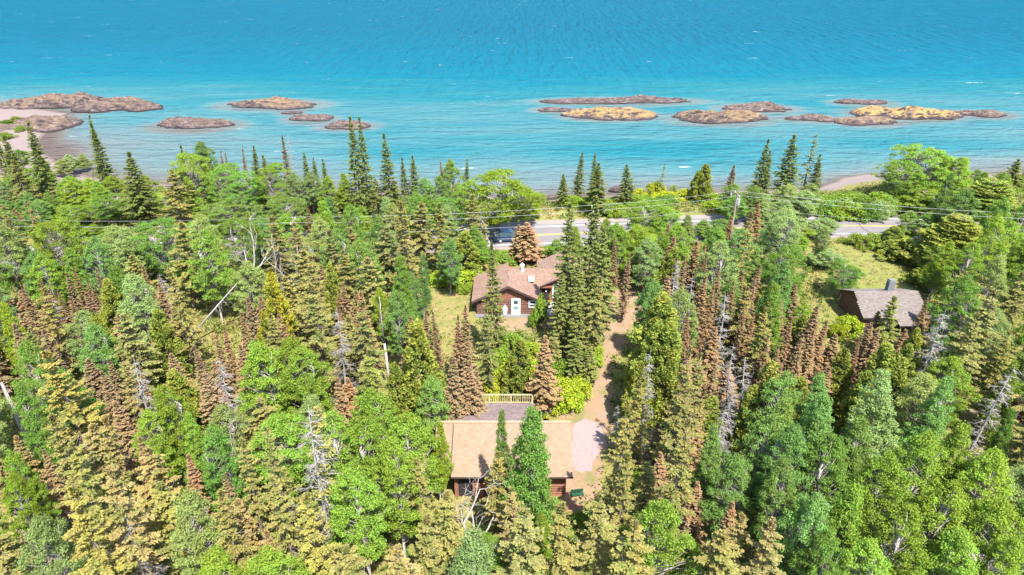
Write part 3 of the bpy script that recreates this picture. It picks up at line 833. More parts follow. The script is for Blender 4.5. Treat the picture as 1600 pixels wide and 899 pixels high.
# ------------------------------------------------------------------ power line
wood = plain('pole_wood', (.24, .19, .15), .9, .3, 4)
POLES = [(-45, 349), (458, 346), (926, 327), (1152, 304), (1620, 341)]
WZ = 12.0
tops = [at(x, y, WZ) for x, y in POLES]
for i, t_ in enumerate(tops):
    if i in (0, 4): continue                       # these two stand outside the picture
    pl = empty('utility_pole', (t_.x, t_.y, gz(t_.x, t_.y) - .1))
    lb = ('wooden utility pole left of the picture carrying the wires', 'wooden utility pole among the birches left of centre', 'wooden utility pole among the spruces right of the brown house',
          'wooden utility pole rising from aspens right of centre with a grey transformer', 'wooden utility pole at the far right behind the pine')[i]
    tag(pl, lb, 'utility pole', 'utility poles along the road')
    zt = WZ - pl.location.z
    MB().tube([(0, 0, 0), (0, 0, zt + .5)], [.16, .11], 10).build('pole', wood, pl)
    MB().box(-.05, .05, -1.1, 1.1, zt - .12, zt + .02).build('crossarm', wood, pl)
    for yy in (-1, 0, 1):
        MB().tube([(0, yy, zt + .02), (0, yy, zt + .2)], [.05, .03], 6).build('insulator', M['white'], pl)
    if i == 3: MB().tube([(.3, 0, zt - 1.6), (.3, 0, zt - .7)], .24, 12).build('transformer', M['metal'], pl)
wire_mat = plain('aluminium_wire', (.30, .31, .32), .5, .05, 3, .5, .3)
b3 = []
for k, (dy, dz, lab) in enumerate(((-1.0, .2, 'upper power wire nearest the houses, crossing the whole picture'), (1.0, .2, 'upper power wire on the lake side, crossing the whole picture'),
                                   (0.1, -1.75, 'lower wire slung beneath the two power wires'))):
    pts = []
    for a, c_ in zip(tops, tops[1:]):
        L = (c_ - a).length
        for s in range(14):
            t_ = s / 14; v_ = a.lerp(c_, t_)
            pts.append((v_.x, v_.y + dy, WZ + dz - 4 * t_ * (1 - t_) * (L * .011)))
    e = tops[-1]; pts.append((e.x, e.y + dy, WZ + dz))
    o = MB().tube(pts, .013 if k < 2 else .010, 5).build('power_wire', wire_mat)
    tag(o, lab, 'wire', 'power wires strung between the poles')

# ------------------------------------------------------------------ vegetation: leaf and needle meshes
def unit(v): return v / np.maximum(np.linalg.norm(v, axis=-1, keepdims=True), 1e-6)

def cards(C, U, Wd):
    """diamond leaves: centre, half length vector, half width vector"""
    n = len(C)
    V = np.stack([C - U, C + Wd - U * .1, C + U, C - Wd - U * .1], 1).reshape(-1, 3)
    return V, np.arange(n * 4).reshape(n, 4)

class Bark:
    """thin tapering limbs, joined into one mesh"""
    def __init__(s): s.V = []; s.F = []; s.n = 0
    def limb(s, pts, rad, k=4):
        pts = np.asarray(pts, float)
        d = unit(np.gradient(pts, axis=0))
        ref = np.where(np.abs(d[:, 2:3]) > .9, np.array([[1., 0, 0]]), np.array([[0, 0, 1.]]))
        a = unit(np.cross(d, ref)); b = np.cross(d, a)
        rad = np.asarray(rad, float)[:, None]
        ring = [pts + (a * math.cos(2 * math.pi * i / k) + b * math.sin(2 * math.pi * i / k)) * rad for i in range(k)]
        V = np.stack(ring, 1).reshape(-1, 3); m = len(pts)
        i = np.arange(m - 1)[:, None] * k; j = np.arange(k)[None, :]; j2 = (j + 1) % k
        F = np.stack([i + j, i + j2, i + k + j2, i + k + j], -1).reshape(-1, 4) + s.n
        s.V.append(V); s.F.append(F); s.n += len(V)
    def mesh(s, name): return np_mesh(name, np.concatenate(s.V), np.concatenate(s.F), smooth=True)

def conifer(name, seed, h=12.0, rad=2.0, gap=.42, per=5, droop=.25, bare=.12, ragged=.25, power=.85, twig=.5, dens=1.0, tipdead=0.0, keep=1.0, card=1.0, bbare=.25):
    """spruce or fir: whorls of drooping branches, each a spray of needled twigs. Returns trunk mesh and crown mesh"""
    r = np.random.default_rng(seed)
    bk = Bark()
    tz = np.linspace(0, h, 9)
    bk.limb(np.stack([np.sin(tz * .5 + seed) * .04, np.cos(tz * .4) * .04, tz], 1), np.linspace(.17, .015, 9) * (h / 12), 7)
    C, U, Wd, T = [], [], [], []
    z = h * bare; row = 0
    while z < h * .985:
        f = 1 - z / h
        nb = max(3, int(round(per * (1 if f > .15 else .7))))
        az0 = r.uniform(0, 6.28)
        for i in range(nb):
            az = az0 + i * 6.283 / nb + r.uniform(-.35, .35)
            low = np.clip((z - h * bare) / (h * .16), .55, 1)
            L = rad * f ** power * r.uniform(1 - ragged * 1.6, 1 + ragged * .5) * low + .1
            zz = z + r.uniform(-.18, .18)
            d = np.array([math.cos(az), math.sin(az), 0])
            if f < .06: d = unit(d * .6 + np.array([0, 0, 1.])) 
            n = max(3, int(L / .24))
            t = np.linspace(0, 1, n + 1)
            up = .25 * f * 0 + (.30 if f < .3 else 0.05)
            P = np.array([0, 0, zz]) + d * (t * L)[:, None] + np.array([0, 0, 1.]) * ((up * t - droop * t * (1.15 - .55 * t)) * L)[:, None]
            dead = r.random() > keep or (z < h * bbare and r.random() < .55)
            if L > .7 and (dead or r.random() < .35): bk.limb(P[[0, n // 2, n]], [.035, .022, .008], 3)
            if dead:
                for k in range(2, n, 2):
                    s_ = 1 if k % 4 else -1
                    q = P[k] + (np.array([-d[1], d[0], 0]) * s_ + d * .6 + r.normal(0, .2, 3)) * .35
                    bk.limb(np.stack([P[k], q]), [.014, .006], 3)
                continue
            side = np.array([-d[1], d[0], 0])
            start = 0.0 if f < .3 else .18
            m_ = max(5, int(n * 2.9 * dens))
            tt = r.uniform(start, 1, m_)
            pos = np.array([0, 0, zz]) + d * (tt * L)[:, None] + np.array([0, 0, 1.]) * ((up * tt - droop * tt * (1.15 - .55 * tt)) * L)[:, None]
            tl = twig * .86 * (1 - .5 * tt) * min(1, .45 + L * .4) * r.uniform(.6, 1.2, m_)
            for sgn in (-1, 1, 0):
                if sgn == 0:
                    dirs = unit(d + r.normal(0, .25, (m_, 3)) + np.array([0, 0, .25])); ln = tl * .7
                else:
                    dirs = unit(side * sgn + d * r.uniform(.35, 1.0, (m_, 1)) + r.normal(0, .18, (m_, 3)) - np.array([0, 0, .12])); ln = tl
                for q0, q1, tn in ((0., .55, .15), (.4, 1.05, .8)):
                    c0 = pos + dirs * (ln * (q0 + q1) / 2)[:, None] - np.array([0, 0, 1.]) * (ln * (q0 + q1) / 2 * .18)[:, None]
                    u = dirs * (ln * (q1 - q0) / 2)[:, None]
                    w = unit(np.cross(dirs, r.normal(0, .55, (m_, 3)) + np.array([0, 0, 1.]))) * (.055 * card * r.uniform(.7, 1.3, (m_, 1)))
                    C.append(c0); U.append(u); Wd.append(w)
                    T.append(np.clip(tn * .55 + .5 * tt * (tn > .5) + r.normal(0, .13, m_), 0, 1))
        z += gap * r.uniform(.75, 1.25) * (.6 + .5 * f); row += 1
    C, U, Wd, T = map(np.concatenate, (C, U, Wd, T))
    V, F = cards(C, U, Wd)
    return bk.mesh(name + '_trunk'), np_mesh(name + '_crown', V, F, T)

def broadleaf(name, seed, h=12.0, rad=2.6, base=.3, n_cl=90, per=165, leaf=.072, cl=.50, shape='egg', birch=True, multi=1, holes=.0):
    """aspen, birch or maple: forked limbs carrying many separate clumps of leaves"""
    r = np.random.default_rng(seed)
    bk = Bark()
    stems = []
    for s in range(multi):
        a = r.uniform(0, 6.28); le = (.12 if multi == 1 else .5) * rad
        tz = np.linspace(0, 1, 8)
        p = np.stack([np.cos(a) * le * tz ** 1.5 + np.sin(tz * 5 + s) * .12, np.sin(a) * le * tz ** 1.5 + np.cos(tz * 4 + s) * .12, tz * h * (.88 - .1 * s)], 1)
        bk.limb(p, np.linspace(.16, .03, 8) / (1 + .25 * (multi - 1)), 6)
        stems.append(p)
    cz0, cz1 = h * base, h
    cen = []
    tries = 0
    while len(cen) < n_cl and tries < n_cl * 60:
        tries += 1
        t = r.uniform(0, 1)
        if shape == 'egg': prof = math.sin(math.pi * min(1, (t * .92 + .1)) ** .85) ** .7
        elif shape == 'cone': prof = (1 - t) ** .75 * min(1, .55 + t * 3)
        elif shape == 'dome': prof = math.sqrt(max(0, 1 - t * t)) * min(1, .7 + t * 2)
        else: prof = min(1, .4 + t * 1.6) * math.sqrt(max(0.02, 1 - (max(0, t - .6) / .42) ** 2))
        a = r.uniform(0, 6.28); q = r.uniform(.25, 1) ** .45
        lob = 1 + .26 * math.sin(a * 2 + seed) + .26 * math.sin(a * 3 + t * 7 + seed * 2)
        rr = rad * prof * q * lob * .88
        c = np.array([math.cos(a) * rr, math.sin(a) * rr, cz0 + t * (cz1 - cz0 - cl * .5)])
        if any(np.linalg.norm(c - k) < cl * .62 for k in cen): continue
        cen.append(c)
    cen = np.array(cen)
    for c in cen:
        s = stems[int(r.integers(len(stems)))]
        zz = np.clip(c[2] - r.uniform(.5, 1.8) - .35 * np.hypot(c[0], c[1]), h * .12, h * .82)
        k = np.interp(zz, s[:, 2], np.arange(len(s))); i = int(k); f = k - i
        b0 = s[i] * (1 - f) + s[min(i + 1, len(s) - 1)] * f
        md = b0 * .45 + c * .55 + r.normal(0, .14, 3) - np.array([0, 0, .1])
        bk.limb(np.stack([b0, md, c]), [.045, .028, .008], 3)
    n = len(cen)
    sz = cl * r.uniform(.65, 1.25, n)
    k = np.repeat(np.arange(n), per)
    g = r.normal(0, 1, (n * per, 3)); g = unit(g) * (r.uniform(0, 1.25, (n * per, 1)) ** .6)
    g[:, 2] = g[:, 2] * .62 + .12
    g[:, 2] = np.where(g[:, 2] < -.25, g[:, 2] * .5, g[:, 2])
    C = cen[k] + g * sz[k][:, None]
    nrm = unit(g * .9 + r.normal(0, .55, g.shape) + np.array([0, 0, .55]))
    u = unit(np.cross(nrm, r.normal(0, 1, g.shape))); w = np.cross(nrm, u)
    s_ = leaf * r.uniform(.65, 1.3, (n * per, 1))
    V, F = cards(C, u * s_, w * s_ * .62)
    tint = np.clip(np.repeat(r.uniform(0, 1, n), per) * .5 + r.uniform(0, .5, n * per), 0, 1)
    return bk.mesh(name + '_trunk'), np_mesh(name + '_crown', V, F, tint)

def cedar(name, seed, h=10.0, rad=2.0, n_cl=190, per=110, shape='cone'):
    """cedar: a full soft cone of upright fans"""
    r = np.random.default_rng(seed); bk = Bark()
    tz = np.linspace(0, h * .95, 7)
    bk.limb(np.stack([np.sin(tz) * .06, np.cos(tz * .8) * .06, tz], 1), np.linspace(.18, .02, 7), 6)
    t = r.uniform(0, 1, n_cl) ** 1.25; a = r.uniform(0, 6.28, n_cl)
    prof = (1 - t) ** .62 * np.minimum(1, .6 + t * 4)
    rr = rad * prof * (r.uniform(.3, 1, n_cl) ** .4) * (1 + .2 * np.sin(a * 3 + t * 9 + seed)) * .9
    cen = np.stack([np.cos(a) * rr, np.sin(a) * rr, h * (.1 + t * .86)], 1)
    for c in cen[::2]: bk.limb(np.stack([[0, 0, max(.3, c[2] - .5)], c]), [.035, .01], 3)
    k = np.repeat(np.arange(n_cl), per)
    out = unit(np.stack([np.cos(a), np.sin(a), np.full(n_cl, .35)], 1))
    sz = r.uniform(.35, .6, n_cl) * (.55 + .45 * (1 - t))
    g = unit(r.normal(0, 1, (len(k), 3))) * r.uniform(0, 1, (len(k), 1)) ** .5
    g[:, 2] *= 1.15
    C = cen[k] + g * sz[k][:, None]
    dirs = unit(out[k] * .9 + r.normal(0, .5, g.shape) + np.array([0, 0, .25]))
    w = unit(np.cross(dirs, r.normal(0, 1, g.shape)))
    s_ = .12 * r.uniform(.7, 1.3, (len(k), 1))
    V, F = cards(C, dirs * s_, w * s_ * .5)
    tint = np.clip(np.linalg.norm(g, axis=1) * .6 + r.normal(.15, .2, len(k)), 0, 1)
    return bk.mesh(name + '_trunk'), np_mesh(name + '_crown', V, F, tint)

def pine(name, seed, h=16.0, rad=3.6):
    """white pine: flat plates of soft needles on long level branches"""
    r = np.random.default_rng(seed); bk = Bark(); C, U, Wd, T = [], [], [], []
    tz = np.linspace(0, h, 9); bk.limb(np.stack([tz * .01, np.sin(tz * .4) * .08, tz], 1), np.linspace(.26, .03, 9), 7)
    z = h * .15
    while z < h * .97:
        f = 1 - z / h
        for i in range(5):
            a = i * 1.2566 + r.uniform(-.4, .4) + z; L = rad * min(1, f ** .6 * 1.15) * r.uniform(.6, 1.1) + .3
            d = np.array([math.cos(a), math.sin(a), 0]); e = np.array([0, 0, z]) + d * L + np.array([0, 0, .22 * L])
            mid = np.array([0, 0, z]) + d * L * .5 + np.array([0, 0, .02 * L])
            bk.limb(np.stack([[0, 0, z], mid, e]), [.07, .045, .015], 4)
            n = int(130 * L)
            t = r.uniform(.3, 1.05, n); sd_ = r.normal(0, 1, n) * (.30 * L * (1.1 - t) + .22)
            c = np.array([0, 0, z]) + d * (t * L)[:, None] + np.array([-d[1], d[0], 0]) * sd_[:, None]
            c[:, 2] += .22 * L * t ** 2 + r.uniform(-.1, .18, n)
            dirs = unit(r.normal(0, .6, (n, 3)) + d * .5 + np.array([0, 0, .55]))
            w = unit(np.cross(dirs, r.normal(0, 1, (n, 3))))
            s_ = .19 * r.uniform(.7, 1.3, (n, 1))
            C.append(c); U.append(dirs * s_); Wd.append(w * s_ * .34); T.append(np.clip(r.uniform(.1, .9, n), 0, 1))
        z += r.uniform(.9, 1.4) * (.55 + .5 * f)
    V, F = cards(*map(np.concatenate, (C, U, Wd)))
    return bk.mesh(name + '_trunk'), np_mesh(name + '_crown', V, F, np.concatenate(T))

def dead_conifer(name, seed, h=11.0, rad=1.6):
    """standing dead spruce: bare grey twiggy branches"""
    r = np.random.default_rng(seed); tk = Bark(); bk = Bark()
    tz = np.linspace(0, h, 8); tk.limb(np.stack([np.sin(tz * .6) * .08, np.cos(tz * .5) * .08, tz], 1), np.linspace(.16, .02, 8), 7)
    z = h * .12
    while z < h * .98:
        f = 1 - z / h
        for i in range(int(r.integers(3, 6))):
            a = r.uniform(0, 6.28); L = rad * (f ** .6) * r.uniform(.3, 1.25) + .15
            d = np.array([math.cos(a), math.sin(a), 0]); sgn = r.uniform(-.5, .05)
            p = [np.array([0, 0, z]), np.array([0, 0, z]) + d * L * .5 + [0, 0, sgn * L * .35], np.array([0, 0, z]) + d * L + [0, 0, sgn * L * .75]]
            bk.limb(p, [.032, .024, .01], 3)
            for q in range(int(4 + L * 8)):
                t = r.uniform(.25, 1); b0 = p[0] + (p[2] - p[0]) * t
                e = b0 + (np.array([-d[1], d[0], 0]) * r.choice([-1, 1]) * .8 + d * r.uniform(.2, .9) + r.normal(0, .35, 3) - [0, 0, .2]) * (.2 + .32 * (1 - t) * L)
                bk.limb([b0, e], [.014, .006], 3)
        z += r.uniform(.25, .6)
    return tk.mesh(name + '_trunk'), bk.mesh(name + '_branches')

def dead_birch(name, seed, h=10.0, spread=1.0):
    """bare white birch forking upward"""
    r = np.random.default_rng(seed); tk = Bark(); bk = Bark()
    def grow(p, d, L, rad, lev, B):
        n = 5; pts = [p]
        for i in range(n):
            d = unit(d + r.normal(0, .16, 3) + np.array([0, 0, .06])); pts.append(pts[-1] + d * L / n)
        B.limb(pts, np.linspace(rad, rad * .5, n + 1), 5 if lev < 2 else 3)
        if lev >= 4: return
        for k in range(3 if lev else 4):
            i = int(r.integers(2, n + 1)) if k else n
            nd = unit(d + r.normal(0, .62 * spread, 3) * np.array([1, 1, .6]))
            grow(pts[i], nd, L * r.uniform(.45, .68), rad * .5, lev + 1, bk)
    grow(np.zeros(3), np.array([0., 0, 1]), h * .5, .19, 0, tk)
    return tk.mesh(name + '_trunk'), bk.mesh(name + '_branches')

def shrub(name, seed, h=1.6, rad=1.3, n_cl=34, per=120, leaf=.075):
    return broadleaf(name, seed, h, rad, .12, n_cl, per, leaf, .42, 'dome', multi=3)

PROTO = {
    'fir': [conifer('fir%d' % i, 10 + i, rad=2.1 + .15 * i, gap=.36, per=6, droop=.2, power=.8, twig=.46, dens=2.0, card=.85, bbare=.05) for i in range(3)],
    'olive': [conifer('olive%d' % i, 20 + i, rad=2.2, gap=.50, per=5, droop=.3, power=.68, ragged=.5, twig=.50, dens=2.4, bare=.16, keep=.86, card=.76, bbare=.42) for i in range(4)],
    'rust': [conifer('rust%d' % i, 30 + i, rad=1.45, gap=.30, per=6, droop=.22, power=.95, ragged=.35, twig=.36, dens=1.8, bare=.08, keep=.93, card=.8, bbare=.15) for i in range(4)],
    'sparse': [conifer('sparse%d' % i, 40 + i, rad=1.5, gap=.55, per=4, droop=.35, power=.6, ragged=.55, twig=.5, dens=1.0, bare=.1, keep=.8, bbare=.3) for i in range(2)],
    'aspen': [broadleaf('aspen%d' % i, 50 + i, rad=2.6, n_cl=170 + 8 * i, base=.26, shape=('egg', 'egg', 'cone', 'egg')[i], multi=(1, 2, 1, 3)[i]) for i in range(4)],
    'birch': [broadleaf('birch%d' % i, 60 + i, h=11, rad=3.4, n_cl=185, per=160, base=.28, shape='vase', multi=3, cl=.52) for i in range(3)],
    'cedar': [cedar('cedar%d' % i, 70 + i, rad=2.2) for i in range(3)],
    'pine': [pine('pine%d' % i, 80 + i) for i in range(2)],
    'dead': [dead_conifer('dead%d' % i, 90 + i) for i in range(3)],
    'bare': [dead_birch('bare%d' % i, 100 + i, spread=(1.0, 1.3, .8)[i]) for i in range(3)],
    'shrub': [shrub('shrub%d' % i, 110 + i, rad=1.3 + .2 * i) for i in range(3)],
}
PH = {'fir': 12, 'olive': 12, 'rust': 12, 'sparse': 12, 'aspen': 12, 'birch': 11, 'cedar': 10, 'pine': 16, 'dead': 11, 'bare': 10, 'shrub': 1.6}
PW = {'fir': 3.5, 'olive': 3.1, 'rust': 2.1, 'sparse': 2.2, 'aspen': 5.4, 'birch': 6.8, 'cedar': 4.4, 'pine': 7.2, 'dead': 3.2, 'bare': 4.5, 'shrub': 2.8}
NAMES = {'fir': 'spruce_tree', 'olive': 'spruce_tree', 'rust': 'spruce_tree', 'sparse': 'spruce_tree', 'aspen': 'aspen_tree', 'birch': 'birch_tree', 'cedar': 'cedar_tree',
         'pine': 'pine_tree', 'dead': 'dead_spruce', 'bare': 'dead_birch', 'shrub': 'shrub'}
CATS = {'spruce_tree': 'spruce', 'aspen_tree': 'aspen', 'birch_tree': 'birch', 'cedar_tree': 'cedar', 'pine_tree': 'pine', 'dead_spruce': 'dead tree', 'dead_birch': 'dead tree', 'shrub': 'shrub'}
GROUPS = {'fir': 'green spruces of the forest', 'olive': 'golden olive spruces of the forest', 'rust': 'rust brown spruces of the forest', 'sparse': 'thin spruces of the forest', 'aspen': 'aspens of the forest',
          'birch': 'birches of the forest', 'cedar': 'cedars of the forest', 'pine': 'pines by the cabin', 'dead': 'dead grey spruces', 'bare': 'dead white birches', 'shrub': 'shrubs of the undergrowth'}
CMAT = {'fir': 'needle_green', 'olive': 'needle_olive', 'rust': 'needle_rust', 'sparse': 'needle_olive', 'aspen': 'leaf', 'birch': 'leaf', 'cedar': 'cedar', 'pine': 'needle_green', 'dead': 'bark_dead', 'bare': 'bark_birch', 'shrub': 'leaf'}
TMAT = {'fir': 'bark_brown', 'olive': 'bark_brown', 'rust': 'bark_brown', 'sparse': 'bark_dead', 'aspen': 'bark_birch', 'birch': 'bark_birch', 'cedar': 'bark_brown', 'pine': 'bark_brown', 'dead': 'bark_dead', 'bare': 'bark_birch', 'shrub': 'bark_brown'}
# base colours (leaf albedo), by the letter in the tree table
TONES = {'g': (.14, .23, .042), 'b': (.145, .235, .058), 'l': (.18, .25, .028), 'L': (.27, .33, .03), 'm': (.18, .265, .038), 'p': (.205, .265, .085),
         'G': (.10, .15, .045), 'D': (.09, .135, .045), 'O': (.195, .185, .058), 'Y': (.25, .23, .055), 'o': (.155, .175, .06), 'T': (.27, .20, .085),
         'R': (.22, .135, .075), 'r': (.20, .148, .085), 'n': (.15, .125, .073), 'C': (.185, .235, .04), 'c': (.14, .20, .036), 'y': (.38, .34, .025), 'x': (.3, .28, .26)}
for k_, lst in PROTO.items():
    for a_, b_ in lst:
        a_.materials.append(M[TMAT[k_]]); b_.materials.append(M[CMAT[k_]])

